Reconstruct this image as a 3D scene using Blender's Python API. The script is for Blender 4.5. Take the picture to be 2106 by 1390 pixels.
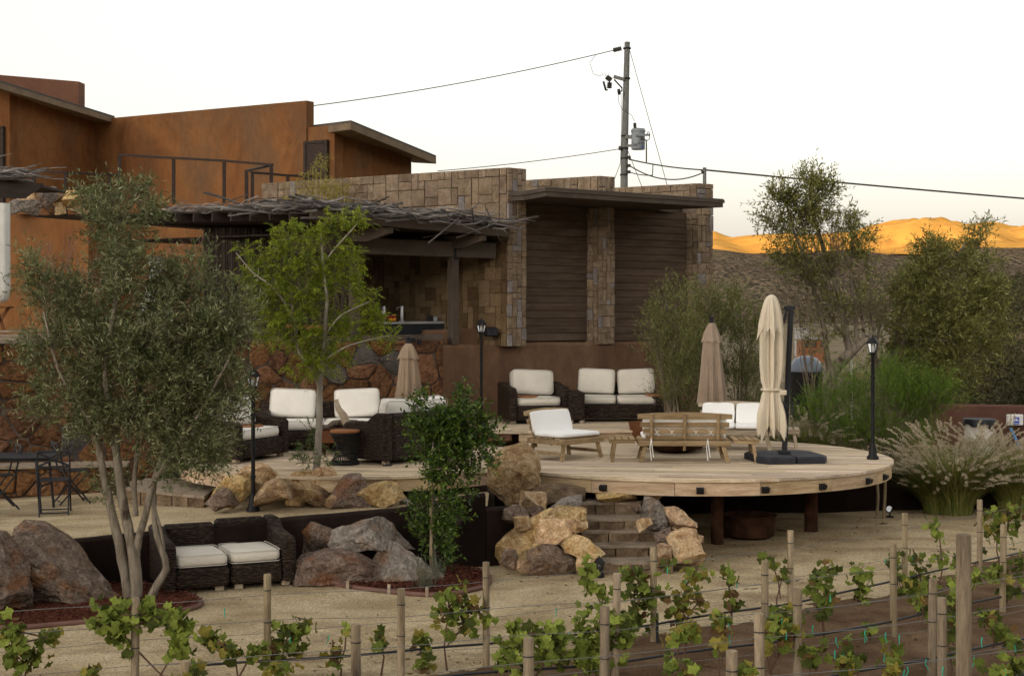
import bpy, bmesh, math, random
import numpy as np
from mathutils import Vector, Matrix, Euler, noise

for o in list(bpy.data.objects): bpy.data.objects.remove(o)
SC = bpy.context.scene
COL = SC.collection
R = math.radians

# ------------------------------------------------------------------ camera
F = 3000.0; HC = 3.1; HZ = 640.0; CX = 1053.0      # focal length in photo pixels, eye height, horizon row, centre column
cd = bpy.data.cameras.new('camera'); cam = bpy.data.objects.new('camera', cd); COL.objects.link(cam)
cam.location = (0, 0, HC); cam.rotation_euler = (R(90), 0, 0)
cd.sensor_width = 36; cd.lens = F/2106*36; cd.shift_y = -(695-HZ)/2106
cd.clip_start = 0.5; cd.clip_end = 20000
SC.camera = cam
# ------------------------------------------------------------------ sky and sun
SUN_AZ = R(218); SUN_EL = R(4.5)                    # low sun behind the camera on the left
W = bpy.data.worlds.new('World'); SC.world = W; W.use_nodes = True
wn = W.node_tree; wn.nodes.clear()
sky = wn.nodes.new('ShaderNodeTexSky'); sky.sky_type = 'NISHITA'; sky.sun_disc = False
sky.sun_elevation = SUN_EL; sky.sun_rotation = SUN_AZ; sky.air_density = 1.0; sky.dust_density = 4.0; sky.ozone_density = 1.0
hs = wn.nodes.new('ShaderNodeHueSaturation'); hs.inputs['Saturation'].default_value = 0.30; hs.inputs['Value'].default_value = 6.2
mx = wn.nodes.new('ShaderNodeMix'); mx.data_type = 'RGBA'; mx.inputs[0].default_value = 0.6
mx.inputs[7].default_value = (4.7, 4.25, 3.75, 1)
bg = wn.nodes.new('ShaderNodeBackground'); bg.inputs[1].default_value = 0.10
wo = wn.nodes.new('ShaderNodeOutputWorld')
wn.links.new(sky.outputs[0], hs.inputs['Color']); wn.links.new(hs.outputs[0], mx.inputs[6])
wn.links.new(mx.outputs[2], bg.inputs[0]); wn.links.new(bg.outputs[0], wo.inputs[0])
sd = bpy.data.lights.new('sun', 'SUN'); sd.energy = 4.2; sd.angle = R(0.6); sd.color = (1.0, 0.60, 0.25)
so = bpy.data.objects.new('sun', sd); COL.objects.link(so)
sv = Vector((math.sin(SUN_AZ)*math.cos(SUN_EL), math.cos(SUN_AZ)*math.cos(SUN_EL), math.sin(SUN_EL)))
so.location = (0, 0, 60); so.rotation_euler = (-sv).to_track_quat('-Z', 'Y').to_euler()
SC.view_settings.view_transform = 'Standard'; SC.view_settings.look = 'None'
SC.view_settings.exposure = 0.78; SC.view_settings.gamma = 1.0
SC.view_settings.use_curve_mapping = False

# ------------------------------------------------------------------ helpers
def at(px, py, Y):                                   # point at depth Y seen at a photo pixel
    return Vector(((px-CX)/F*Y, Y, HC-(py-HZ)/F*Y))
def gnd(px, py, z):                                  # point at height z seen at a photo pixel
    return at(px, py, (HC-z)*F/(py-HZ))
def xof(px, Y): return (px-CX)/F*Y
def zof(py, Y): return HC-(py-HZ)/F*Y
V3 = Vector
def link(o): COL.objects.link(o); return o
def tag(o, label=None, cat=None, group=None, kind=None):
    if label: o['label'] = label
    if cat: o['category'] = cat
    if group: o['group'] = group
    if kind: o['kind'] = kind
    return o
def thing(name, label, cat, loc=(0, 0, 0), rz=0, group=None):
    o = link(bpy.data.objects.new(name, None)); o.location = loc; o.rotation_euler = (0, 0, rz)
    o.empty_display_size = 0.1
    return tag(o, label, cat, group)
def wmat(o):
    m = o.matrix_basis.copy()
    while o.parent: o = o.parent; m = o.matrix_basis @ m
    return m
def dup(o, parent=None):
    c = link(o.copy())
    if parent: c.parent = parent
    for ch in KIDS.get(o.name, []): 
        n = dup(ch, c); KIDS.setdefault(c.name, []).append(n)
    return c
KIDS = {}
def setp(o, p):
    if p: o.parent = p; KIDS.setdefault(p.name, []).append(o)

class MB:
    def __init__(s): s.v = []; s.f = []
    def add(s, v, f):
        b = len(s.v); s.v += [V3(p) for p in v]; s.f += [tuple(i+b for i in q) for q in f]; return s
    def box(s, c, d, bev=0.0, M=None):
        h = [x/2 for x in d]; v = []; f = []
        if bev <= 0:
            v = [V3((x*h[0], y*h[1], z*h[2])) for x in (-1, 1) for y in (-1, 1) for z in (-1, 1)]
            f = [(0, 1, 3, 2), (4, 6, 7, 5), (0, 4, 5, 1), (2, 3, 7, 6), (0, 2, 6, 4), (1, 5, 7, 3)]
        else:
            bev = min(bev, min(h)*0.9)
            idx = {}
            for sx in (-1, 1):
                for sy in (-1, 1):
                    for sz in (-1, 1):
                        sg = (sx, sy, sz)
                        for a in range(3):
                            idx[(sg, a)] = len(v)
                            v.append(V3([sg[k]*(h[k] if k == a else h[k]-bev) for k in range(3)]))
            def sgn(a, sa, b, sb, c_, sc_):
                t = [0, 0, 0]; t[a] = sa; t[b] = sb; t[c_] = sc_; return tuple(t)
            for a in range(3):
                b, c_ = (a+1) % 3, (a+2) % 3
                for sa in (-1, 1):
                    f.append([idx[(sgn(a, sa, b, p, c_, q), a)] for p, q in ((-1, -1), (1, -1), (1, 1), (-1, 1))])
                    for sb in (-1, 1):
                        f.append([idx[(sgn(a, sa, b, sb, c_, -1), a)], idx[(sgn(a, sa, b, sb, c_, 1), a)],
                                  idx[(sgn(a, sa, b, sb, c_, 1), b)], idx[(sgn(a, sa, b, sb, c_, -1), b)]])
            for sx in (-1, 1):
                for sy in (-1, 1):
                    for sz in (-1, 1): f.append([idx[((sx, sy, sz), a)] for a in range(3)])
            for i, q in enumerate(f):
                p = [v[k] for k in q]; n = (p[1]-p[0]).cross(p[2]-p[0])
                if n.dot(sum(p, V3())) < 0: f[i] = q[::-1]
        c = V3(c)
        if M is not None: v = [M @ p + c for p in v]
        else: v = [p + c for p in v]
        return s.add(v, f)
    def beam(s, a, b, w, h, bev=0.004, up=(0, 0, 1)):
        a = V3(a); b = V3(b); d = b-a; L = d.length; x = d.normalized(); u = V3(up)
        y = u.cross(x)
        if y.length < 1e-4: y = V3((0, 1, 0))
        y.normalize(); z = x.cross(y)
        M = Matrix((x, y, z)).transposed()
        return s.box((a+b)/2, (L, w, h), bev, M)
    def tube(s, pts, r, n=6, cap=True):
        pts = [V3(p) for p in pts]; m = len(pts)
        rr = r if isinstance(r, (list, tuple)) else [r]*m
        v = []; f = []; ref = V3((0.31, 0.12, 0.94)); px = None
        for i, p in enumerate(pts):
            t = (pts[min(i+1, m-1)]-pts[max(i-1, 0)])
            t = t.normalized() if t.length > 1e-9 else V3((0, 0, 1))
            if px is None:
                q = ref if abs(t.dot(ref)) < 0.95 else V3((1, 0, 0)); px = t.cross(q).normalized()
            else:
                px = (px - t*px.dot(t)); px = px.normalized() if px.length > 1e-6 else t.cross(ref).normalized()
            py = t.cross(px)
            for k in range(n):
                a = 2*math.pi*k/n; v.append(p + (px*math.cos(a)+py*math.sin(a))*rr[i])
        for i in range(m-1):
            for k in range(n):
                k2 = (k+1) % n; f.append((i*n+k, i*n+k2, (i+1)*n+k2, (i+1)*n+k))
        if cap: f.append(tuple(range(n))[::-1]); f.append(tuple((m-1)*n+k for k in range(n)))
        return s.add(v, f)
    def lathe(s, prof, n=16, c=(0, 0, 0), rot=0, cap=True):
        c = V3(c); v = []; f = []
        for r, z in prof:
            for k in range(n):
                a = 2*math.pi*k/n+rot; v.append(c+V3((r*math.cos(a), r*math.sin(a), z)))
        for i in range(len(prof)-1):
            for k in range(n):
                k2 = (k+1) % n; f.append((i*n+k, i*n+k2, (i+1)*n+k2, (i+1)*n+k))
        if cap: f.append(tuple(range(n))[::-1]); f.append(tuple((len(prof)-1)*n+k for k in range(n)))
        return s.add(v, f)
    def prism(s, poly, z0, z1, M=None):               # poly: (x, y) anticlockwise; z0, z1 numbers or lists
        n = len(poly)
        a = z0 if isinstance(z0, (list, tuple)) else [z0]*n
        b = z1 if isinstance(z1, (list, tuple)) else [z1]*n
        if sum(poly[i][0]*poly[(i+1) % n][1]-poly[(i+1) % n][0]*poly[i][1] for i in range(n)) < 0:
            poly = poly[::-1]; a = a[::-1]; b = b[::-1]
        v = [V3((p[0], p[1], a[i])) for i, p in enumerate(poly)]+[V3((p[0], p[1], b[i])) for i, p in enumerate(poly)]
        f = [tuple(range(n))[::-1], tuple(range(n, 2*n))]+[(i, (i+1) % n, n+(i+1) % n, n+i) for i in range(n)]
        if M is not None: v = [M @ p for p in v]
        return s.add(v, f)
    def mesh(s, name, mat, smooth=None):
        me = bpy.data.meshes.new(name); me.from_pydata([tuple(p) for p in s.v], [], s.f)
        if mat: me.materials.append(mat)
        if smooth is not None:
            me.shade_smooth()
            if smooth < 170: me.set_sharp_from_angle(angle=R(smooth))
        me.update(); return me
    def build(s, name, mat, parent=None, world=False, smooth=None, recenter=False):
        if world and parent:
            Mi = wmat(parent).inverted(); s.v = [Mi @ p for p in s.v]
        off = None
        if recenter:
            lo = [min(p[k] for p in s.v) for k in range(3)]; hi = [max(p[k] for p in s.v) for k in range(3)]
            off = V3(((lo[0]+hi[0])/2, (lo[1]+hi[1])/2, lo[2])); s.v = [p-off for p in s.v]
        o = link(bpy.data.objects.new(name, s.mesh(name, mat, smooth)))
        if off: o.location = off
        setp(o, parent); return o
def inst(name, me, parent, M):
    o = link(bpy.data.objects.new(name, me)); setp(o, parent); o.matrix_basis = M; return o
def frame(x, y, z, o):
    m = Matrix.Identity(4)
    for i in range(3): m[i][0] = x[i]; m[i][1] = y[i]; m[i][2] = z[i]; m[i][3] = o[i]
    return m

# ------------------------------------------------------------------ materials
MATS = {}
def mat(name, stops, scale=4.0, rough=0.8, bump=0.0, bscale=40.0, stretch=(1, 1, 1), ov=0.0, hv=0.0, fine=0.0, fscale=60.0,
        spec=0.3, metal=0.0, detail=6.0, dist=0.02, warp=0.0, island=0.0, bstretch=None, transl=0.0, grime=None, vor=0.0, vscale=8.0, nrough=0.55):
    m = bpy.data.materials.new(name); m.use_nodes = True; nt = m.node_tree; N = nt.nodes; Lk = nt.links; N.clear()
    def nd(t, **k):
        n = N.new(t)
        for a, b in k.items(): setattr(n, a, b)
        return n
    out = nd('ShaderNodeOutputMaterial'); bs = nd('ShaderNodeBsdfPrincipled')
    tc = nd('ShaderNodeTexCoord'); oi = nd('ShaderNodeObjectInfo')
    sc_ = nd('ShaderNodeVectorMath', operation='SCALE'); sc_.inputs[0].default_value = (37, 19, 53); Lk.new(oi.outputs['Random'], sc_.inputs['Scale'])
    ad = nd('ShaderNodeVectorMath', operation='ADD'); Lk.new(tc.outputs['Object'], ad.inputs[0]); Lk.new(sc_.outputs[0], ad.inputs[1])
    mp = nd('ShaderNodeMapping'); mp.inputs['Scale'].default_value = stretch; Lk.new(ad.outputs[0], mp.inputs[0])
    nz = nd('ShaderNodeTexNoise'); nz.inputs['Scale'].default_value = scale; nz.inputs['Detail'].default_value = detail
    nz.inputs['Roughness'].default_value = nrough; nz.inputs['Distortion'].default_value = warp
    Lk.new(mp.outputs[0], nz.inputs['Vector'])
    cr = nd('ShaderNodeValToRGB'); el = cr.color_ramp.elements
    n = len(stops)
    while len(el) < n: el.new(0.5)
    for i, st in enumerate(stops):
        if len(st) == 2: p, c = st
        else: p, c = (0.3+0.4*i/max(1, n-1)), st
        el[i].position = p; el[i].color = (*c, 1)
    Lk.new(nz.outputs['Fac'], cr.inputs[0]); col = cr.outputs[0]
    if island > 0:
        g = nd('ShaderNodeNewGeometry'); mxn = nd('ShaderNodeMix', data_type='FLOAT'); mxn.inputs[0].default_value = island
        Lk.new(nz.outputs['Fac'], mxn.inputs[2]); Lk.new(g.outputs['Random Per Island'], mxn.inputs[3]); Lk.new(mxn.outputs[0], cr.inputs[0])
    if grime:
        gc, gs, glo, ghi, gst = grime
        m2 = nd('ShaderNodeMapping'); m2.inputs['Scale'].default_value = gst; Lk.new(ad.outputs[0], m2.inputs[0])
        n2 = nd('ShaderNodeTexNoise'); n2.inputs['Scale'].default_value = gs; n2.inputs['Detail'].default_value = 7; Lk.new(m2.outputs[0], n2.inputs['Vector'])
        mr = nd('ShaderNodeMapRange'); mr.inputs[1].default_value = glo; mr.inputs[2].default_value = ghi; Lk.new(n2.outputs['Fac'], mr.inputs[0])
        mg = nd('ShaderNodeMix', data_type='RGBA'); Lk.new(mr.outputs[0], mg.inputs[0]); Lk.new(col, mg.inputs[6]); mg.inputs[7].default_value = (*gc, 1); col = mg.outputs[2]
    if fine > 0:
        n3 = nd('ShaderNodeTexNoise'); n3.inputs['Scale'].default_value = fscale; n3.inputs['Detail'].default_value = 4; n3.inputs['Roughness'].default_value = 0.7
        Lk.new(mp.outputs[0], n3.inputs['Vector'])
        mr3 = nd('ShaderNodeMapRange'); mr3.inputs[1].default_value = 0.3; mr3.inputs[2].default_value = 0.7; mr3.inputs[3].default_value = 1-fine; mr3.inputs[4].default_value = 1+fine
        Lk.new(n3.outputs['Fac'], mr3.inputs[0])
        mf = nd('ShaderNodeMix', data_type='RGBA', blend_type='MULTIPLY'); mf.inputs[0].default_value = 1; Lk.new(col, mf.inputs[6]); Lk.new(mr3.outputs[0], mf.inputs[7]); col = mf.outputs[2]
    if ov > 0 or hv > 0:
        h = nd('ShaderNodeHueSaturation'); 
        mr4 = nd('ShaderNodeMapRange'); mr4.inputs[3].default_value = 1-ov; mr4.inputs[4].default_value = 1+ov; Lk.new(oi.outputs['Random'], mr4.inputs[0]); Lk.new(mr4.outputs[0], h.inputs['Value'])
        if hv > 0:
            mm = nd('ShaderNodeMath', operation='MULTIPLY'); mm.inputs[1].default_value = 7.31; Lk.new(oi.outputs['Random'], mm.inputs[0])
            fr = nd('ShaderNodeMath', operation='FRACT'); Lk.new(mm.outputs[0], fr.inputs[0])
            mr5 = nd('ShaderNodeMapRange'); mr5.inputs[3].default_value = 1-hv*12; mr5.inputs[4].default_value = 1+hv*6; Lk.new(fr.outputs[0], mr5.inputs[0]); Lk.new(mr5.outputs[0], h.inputs['Saturation'])
            mr6 = nd('ShaderNodeMapRange'); mr6.inputs[3].default_value = 0.5-hv; mr6.inputs[4].default_value = 0.5+hv; Lk.new(fr.outputs[0], mr6.inputs[0]); Lk.new(mr6.outputs[0], h.inputs['Hue'])
        Lk.new(col, h.inputs['Color']); col = h.outputs[0]
    Lk.new(col, bs.inputs['Base Color'])
    bs.inputs['Roughness'].default_value = rough; bs.inputs['Metallic'].default_value = metal
    bs.inputs['Specular IOR Level'].default_value = spec
    if bump > 0:
        n4 = nd('ShaderNodeTexNoise'); n4.inputs['Scale'].default_value = bscale; n4.inputs['Detail'].default_value = 5; n4.inputs['Roughness'].default_value = 0.65
        if bstretch:
            m5 = nd('ShaderNodeMapping'); m5.inputs['Scale'].default_value = bstretch; Lk.new(ad.outputs[0], m5.inputs[0]); Lk.new(m5.outputs[0], n4.inputs['Vector'])
        else: Lk.new(mp.outputs[0], n4.inputs['Vector'])
        hgt = n4.outputs['Fac']
        if vor > 0:
            vo = nd('ShaderNodeTexVoronoi'); vo.inputs['Scale'].default_value = vscale; Lk.new(mp.outputs[0], vo.inputs['Vector'])
            mv = nd('ShaderNodeMath', operation='MULTIPLY_ADD'); mv.inputs[1].default_value = vor; Lk.new(vo.outputs['Distance'], mv.inputs[0]); Lk.new(hgt, mv.inputs[2]); hgt = mv.outputs[0]
        bp = nd('ShaderNodeBump'); bp.inputs['Strength'].default_value = bump; bp.inputs['Distance'].default_value = dist
        Lk.new(hgt, bp.inputs['Height']); Lk.new(bp.outputs[0], bs.inputs['Normal'])
    if transl > 0:
        tr = nd('ShaderNodeBsdfTranslucent'); ms = nd('ShaderNodeMixShader'); ms.inputs[0].default_value = transl
        Lk.new(col, tr.inputs[0]); Lk.new(bs.outputs[0], ms.inputs[1]); Lk.new(tr.outputs[0], ms.inputs[2]); Lk.new(ms.outputs[0], out.inputs[0])
    else: Lk.new(bs.outputs[0], out.inputs[0])
    MATS[name] = m; return m

mat('gravel', [(.30, (0.3472, 0.2685, 0.1562)), (.5, (0.4744, 0.3762, 0.2315)), (.7, (0.5671, 0.4687, 0.3067))], scale=1.3, rough=.95, bump=1, bscale=55, dist=.03, fine=.55, fscale=46, spec=.05, grime=((.27, .20, .12), .9, .5, .72, (1, 2.2, 1)))
mat('soil', [(.3, (0.09, 0.054, 0.0306)), (.5, (0.1485, 0.0945, 0.0558)), (.7, (0.207, 0.1395, 0.0855))], scale=2.2, rough=1, bump=1, bscale=26, dist=.05, fine=.35, fscale=60, spec=.05)
mat('scrub_ground', [(.3, (.10, .075, .04)), (.7, (.2, .15, .08))], scale=.4, rough=1, bump=.5, bscale=6, dist=.2)
mat('orange_plaster', [(.28, (0.12, 0.04988, 0.0196)), (.45, (0.184, 0.07912, 0.0294)), (.58, (0.228, 0.1032, 0.03724)), (.75, (0.2, 0.1049, 0.049))], scale=.9, rough=.85, bump=.25, bscale=30, stretch=(1, 1, .6), fine=.14, fscale=7, spec=.1, grime=((.14, .082, .045), .9, .48, .72, (1, 1, .5)), nrough=.68, warp=.6)
mat('brown_plaster', [(.3, (0.1025, 0.05549, 0.03082)), (.5, (0.1513, 0.08538, 0.04816)), (.7, (0.1952, 0.1153, 0.06742))], scale=1.0, rough=.85, bump=.3, bscale=26, stretch=(1, 1, .5), fine=.14, fscale=8, spec=.2, grime=((.085, .045, .03), 1.1, .5, .75, (1.4, 1.4, .35)))
mat('rust_plaster', [(.3, (0.112, 0.0496, 0.0288)), (.7, (0.16, 0.076, 0.0448))], scale=1, rough=.85, bump=.2, fine=.1, fscale=8)
mat('red_plaster', [(.3, (.075, .032, .022)), (.7, (.125, .058, .040))], scale=1.5, rough=.85, bump=.2, fine=.12, fscale=8)
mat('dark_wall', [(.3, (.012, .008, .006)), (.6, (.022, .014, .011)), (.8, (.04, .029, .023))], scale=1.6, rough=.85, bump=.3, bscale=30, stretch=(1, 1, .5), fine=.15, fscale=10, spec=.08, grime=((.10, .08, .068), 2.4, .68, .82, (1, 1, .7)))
mat('trim', [(.3, (0.135, 0.0945, 0.0558)), (.7, (0.207, 0.1485, 0.09))], scale=3, rough=.7, bump=.15, fine=.1, fscale=20, ov=.08)
mat('trim_brown', [(.3, (0.0527, 0.03844, 0.02728)), (.7, (0.0837, 0.062, 0.04464))], scale=3, rough=.7, bump=.15, fine=.1, fscale=20)
mat('roof_dark', [(.3, (.06, .055, .05)), (.7, (.10, .09, .08))], scale=3, rough=.8)
mat('board', [(.25, (0.05948, 0.03925, 0.02618)), (.5, (0.09277, 0.06304, 0.04401)), (.75, (0.1285, 0.09159, 0.06542))], scale=1.6, rough=.85, bump=.35, bscale=20, stretch=(1, 1, 5), ov=.10, fine=.15, fscale=14, spec=.1, grime=((.16, .13, .10), .9, .60, .82, (1, 1, 1.6)))
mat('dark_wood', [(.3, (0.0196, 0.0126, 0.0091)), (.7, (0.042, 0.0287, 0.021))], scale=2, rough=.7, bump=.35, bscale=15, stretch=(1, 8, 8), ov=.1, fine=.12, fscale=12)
mat('tile', [(.3, (0.1671, 0.1161, 0.07353)), (.5, (0.2393, 0.1765, 0.1176)), (.7, (0.298, 0.2322, 0.1618))], scale=6, rough=.85, bump=.8, bscale=24, dist=.03, ov=.13, hv=.004, fine=.32, fscale=30, spec=.1, grime=((.12, .085, .06), 1.5, .52, .75, (1, 1, .6)))
mat('tile_grey', [(.3, (.17, .15, .14)), (.7, (.27, .24, .225))], scale=6, rough=.85, bump=.6, bscale=24, dist=.03, ov=.15, fine=.25, fscale=30, spec=.1)
mat('inner_stone_shade', [(.3, (.085, .052, .025)), (.5, (.13, .085, .042)), (.7, (.175, .12, .065))], scale=6, rough=.8, bump=.8, bscale=24, dist=.03, fine=.25, fscale=30, spec=.2, island=.6)  # darker version of tile: the shade inside the bar is put into its colour
mat('mortar', [(.3, (.10, .075, .055)), (.7, (.17, .13, .10))], scale=8, rough=.95, bump=.5)
mat('mortar_grey', [(.3, (.055, .042, .034)), (.7, (.125, .098, .08))], scale=6, rough=.95, bump=.6, bscale=30, spec=.05)
mat('wall_stone', [(.26, (0.04617, 0.0199, 0.01069)), (.42, (0.1179, 0.05238, 0.0243)), (.56, (0.1847, 0.088, 0.03888)), (.74, (0.1539, 0.09219, 0.05346))], scale=4.2, rough=.9, bump=1, bscale=8, dist=.12, ov=.3, hv=.008, fine=.4, fscale=16, spec=.15, warp=1.6, nrough=.65)
mat('wall_stone_dark', [(.3, (.055, .048, .042)), (.7, (.12, .105, .09))], scale=5, rough=.9, bump=.9, bscale=14, dist=.05, ov=.2, fine=.3, fscale=30)
mat('rock_ochre', [(.24, (0.168, 0.07875, 0.0357)), (.38, (0.336, 0.1943, 0.084)), (.50, (0.483, 0.3308, 0.1628)), (.62, (0.5985, 0.4515, 0.2625)), (.76, (0.4935, 0.3045, 0.1785))], scale=5.0, rough=.9, bump=1, bscale=14, dist=.07, ov=.3, hv=.01, fine=.4, fscale=36, spec=.08, warp=1.2, grime=((.15, .088, .055), 2.6, .52, .72, (1, 1, 1)), nrough=.7, vor=.5, vscale=9)
mat('rock_brown', [(.26, (0.0495, 0.03186, 0.02475)), (.40, (0.1287, 0.08708, 0.063)), (.54, (0.2079, 0.154, 0.1181)), (.68, (0.297, 0.2389, 0.1913))], scale=4.6, rough=.9, bump=1, bscale=11, dist=.10, ov=.15, hv=.006, fine=.5, fscale=30, spec=.08, warp=1.8, nrough=.75, grime=((.20, .098, .048), 3.0, .53, .66, (1, 1, 1.5)), vor=.6, vscale=7)
mat('rock_grey', [(.28, (.10, .085, .072)), (.5, (.24, .21, .18)), (.70, (.38, .34, .295))], scale=4.6, rough=.9, bump=1, bscale=11, dist=.10, ov=.12, fine=.45, fscale=30, spec=.08, warp=1.8, nrough=.74, grime=((.22, .14, .088), 3.0, .50, .66, (1, 1, 1)), vor=.6, vscale=7)
mat('step_stone', [(.3, (.09, .06, .038)), (.5, (.185, .13, .082)), (.7, (.27, .205, .135))], scale=4, rough=.9, bump=.9, bscale=9, dist=.06, fine=.3, fscale=24, ov=.2, spec=.08)
mat('step_top', [(.3, (.19, .15, .11)), (.7, (.34, .28, .21))], scale=3, rough=.9, bump=.7, bscale=14, fine=.28, fscale=24, ov=.1, spec=.08, grime=((.13, .095, .065), 3, .5, .7, (1, 1, 1)))
mat('deck_wood', [(.25, (0.3744, 0.2808, 0.182)), (.45, (0.52, 0.4108, 0.286)), (.62, (0.6032, 0.494, 0.3588)), (.8, (0.6552, 0.5512, 0.416))], scale=1.6, rough=.85, bump=.3, bscale=14, stretch=(1, 9, 9), ov=.22, hv=.01, fine=.22, fscale=10, spec=.08, grime=((.29, .20, .12), 1.0, .56, .76, (.6, 4, 4)))
mat('fascia_wood', [(.25, (.30, .19, .10)), (.45, (.45, .32, .19)), (.62, (.54, .41, .265)), (.8, (.58, .46, .32))], scale=1.4, rough=.8, bump=.35, bscale=10, stretch=(1, 1, 9), ov=.12, hv=.008, fine=.2, fscale=8, spec=.2, grime=((.22, .13, .07), 1.3, .57, .72, (1, 1, 5)), warp=1)
mat('acacia', [(.3, (.20, .135, .068)), (.55, (.33, .24, .135)), (.8, (.42, .33, .21))], scale=2.4, rough=.75, bump=.2, bscale=20, stretch=(1, 7, 7), ov=.18, fine=.15, fscale=14, spec=.1)
mat('acacia_grey', [(.3, (.24, .19, .13)), (.7, (.42, .35, .26))], scale=2.4, rough=.75, bump=.2, bscale=20, stretch=(1, 7, 7), ov=.12, fine=.15, fscale=14, spec=.1)
mat('post_wood', [(.3, (0.1805, 0.1349, 0.08075)), (.5, (0.2755, 0.2166, 0.1377)), (.75, (0.3515, 0.285, 0.1947))], scale=3, rough=.88, bump=.6, bscale=16, stretch=(5, 5, .6), ov=.2, hv=.006, fine=.28, fscale=14, spec=.08, grime=((.085, .064, .046), 2.2, .54, .70, (3, 3, .5)))
mat('dead_wood', [(.28, (.055, .048, .045)), (.5, (.15, .135, .125)), (.7, (.30, .275, .25))], scale=3, rough=.9, bump=.5, bscale=20, stretch=(.6, 4, 4), ov=.6, fine=.25, fscale=14)
mat('cushion', [(.3, (0.7632, 0.7314, 0.6572)), (.7, (0.848, 0.8162, 0.7526))], scale=3, rough=.9, bump=.55, bscale=6, dist=.035, fine=.04, fscale=80, spec=.1, grime=((.66, .61, .52), 2.0, .6, .8, (1, 1, 1)))
mat('cushion_beige_shade', [(.3, (.60, .56, .48)), (.7, (.69, .65, .57))], scale=3, rough=.9, bump=.55, bscale=6, dist=.035, fine=.05, fscale=80, spec=.1)  # greyer beige copy of cushion, with shade put into the colour
mat('white_pad', [(.3, (.80, .80, .78)), (.7, (.86, .86, .84))], scale=3, rough=.9, bump=.2, bscale=40, dist=.004, spec=.1)
mat('piping', [(.3, (.50, .47, .42)), (.7, (.56, .53, .47))], rough=.9)
mat('taupe_fabric', [(.3, (0.266, 0.2, 0.15)), (.7, (0.342, 0.265, 0.2))], scale=3, rough=.9, fine=.06, fscale=60, spec=.1)
mat('tan_fabric', [(.3, (.27, .20, .14)), (.7, (.35, .265, .185))], scale=3, rough=.9, fine=.06, fscale=60, spec=.1)
mat('cream_fabric', [(.3, (.56, .49, .37)), (.7, (.65, .58, .46))], scale=2.5, rough=.9, fine=.05, fscale=60, spec=.1)
mat('black_metal', [(.3, (.007, .007, .008)), (.7, (.013, .013, .014))], rough=.5, spec=.2)
mat('grey_metal', [(.3, (.018, .019, .022)), (.7, (.03, .031, .035))], rough=.5, spec=.2)
mat('rail_metal', [(.3, (.022, .013, .009)), (.7, (.042, .025, .017))], scale=12, rough=.7)
mat('plastic_black', [(.3, (.018, .019, .024)), (.7, (.034, .036, .045))], scale=6, rough=.65, spec=.2, bump=.2, bscale=40, dist=.005)
mat('rope_black', [(.3, (.010, .009, .008)), (.7, (.02, .018, .016))], rough=.8)
mat('copper_wood', [(.3, (.22, .085, .03)), (.7, (.33, .14, .05))], scale=5, rough=.55, stretch=(1, 6, 6))
mat('rust_iron', [(.3, (.022, .012, .008)), (.5, (.05, .024, .014)), (.7, (.085, .04, .022))], scale=6, rough=.85, bump=.2, spec=.1)
mat('corten', [(.3, (.10, .042, .02)), (.7, (.17, .072, .032))], scale=5, rough=.8, spec=.1)
mat('driftwood', [(.3, (.05, .038, .03)), (.7, (.16, .12, .09))], scale=5, rough=.9, bump=.7, bscale=12)
mat('concrete_pole', [(.3, (.13, .135, .125)), (.7, (.19, .195, .18))], scale=3, rough=.85, fine=.1, fscale=20)
mat('transformer_grey', [(.3, (.20, .225, .24)), (.7, (.27, .30, .315))], scale=4, rough=.5)
mat('insulator', [(.3, (.055, .05, .042)), (.7, (.085, .08, .07))], rough=.4)
mat('wire', [(.3, (.04, .038, .035)), (.7, (.06, .058, .055))], rough=.6)
mat('steel_wire', [(.3, (0.15, 0.15, 0.145)), (.7, (0.2, 0.2, 0.195))], rough=.5, metal=.3)
mat('drip_tube', [(.3, (.012, .013, .016)), (.7, (.022, .024, .029))], rough=.45, spec=.4)
mat('green_tie', [(.3, (.02, .35, .22)), (.7, (.03, .45, .30))], rough=.5)
mat('white_tape', [(.3, (.6, .6, .58)), (.7, (.7, .7, .68))], rough=.6)
mat('steel', [(.3, (.45, .46, .47)), (.7, (.58, .59, .60))], rough=.3, metal=.7)
mat('white_paint', [(.3, (.68, .68, .66)), (.7, (.76, .76, .74))], rough=.5)
mat('curtain', [(.3, (.60, .60, .56)), (.7, (.70, .70, .66))], rough=.9)
mat('yellow_paint', [(.3, (.6, .45, .05)), (.7, (.7, .5, .07))], rough=.5)
mat('red_petal', [(.3, (.45, .02, .02)), (.7, (.6, .04, .03))], rough=.6)
mat('orange_fruit', [(.3, (.75, .3, .02)), (.7, (.8, .36, .03))], rough=.5)
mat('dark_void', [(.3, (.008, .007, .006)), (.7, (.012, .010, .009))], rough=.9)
mat('blue_label', [(.3, (.02, .07, .42)), (.7, (.03, .09, .5))], rough=.5)
mat('blue_hose', [(.3, (.05, .22, .5)), (.7, (.07, .28, .6))], rough=.5)
mat('ink', [(.3, (.02, .02, .02)), (.7, (.03, .03, .03))], rough=.7)
mat('barrel_white', [(.3, (.50, .46, .40)), (.7, (.62, .58, .51))], scale=4, rough=.6, grime=((.33, .27, .2), 3, .5, .75, (1, 1, .4)))
mat('mulch', [(.25, (.022, .008, .006)), (.5, (.075, .026, .017)), (.75, (.15, .06, .038))], scale=22, rough=1, bump=1, bscale=40, dist=.03, stretch=(1, 1, 1), island=.8, spec=.02)
mat('edging', [(.3, (.11, .055, .042)), (.7, (.16, .085, .066))], rough=.7)
mat('car_blue', [(.3, (0.0935, 0.1155, 0.1485)), (.7, (0.1155, 0.1375, 0.1705))], rough=.35, spec=.5)
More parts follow.
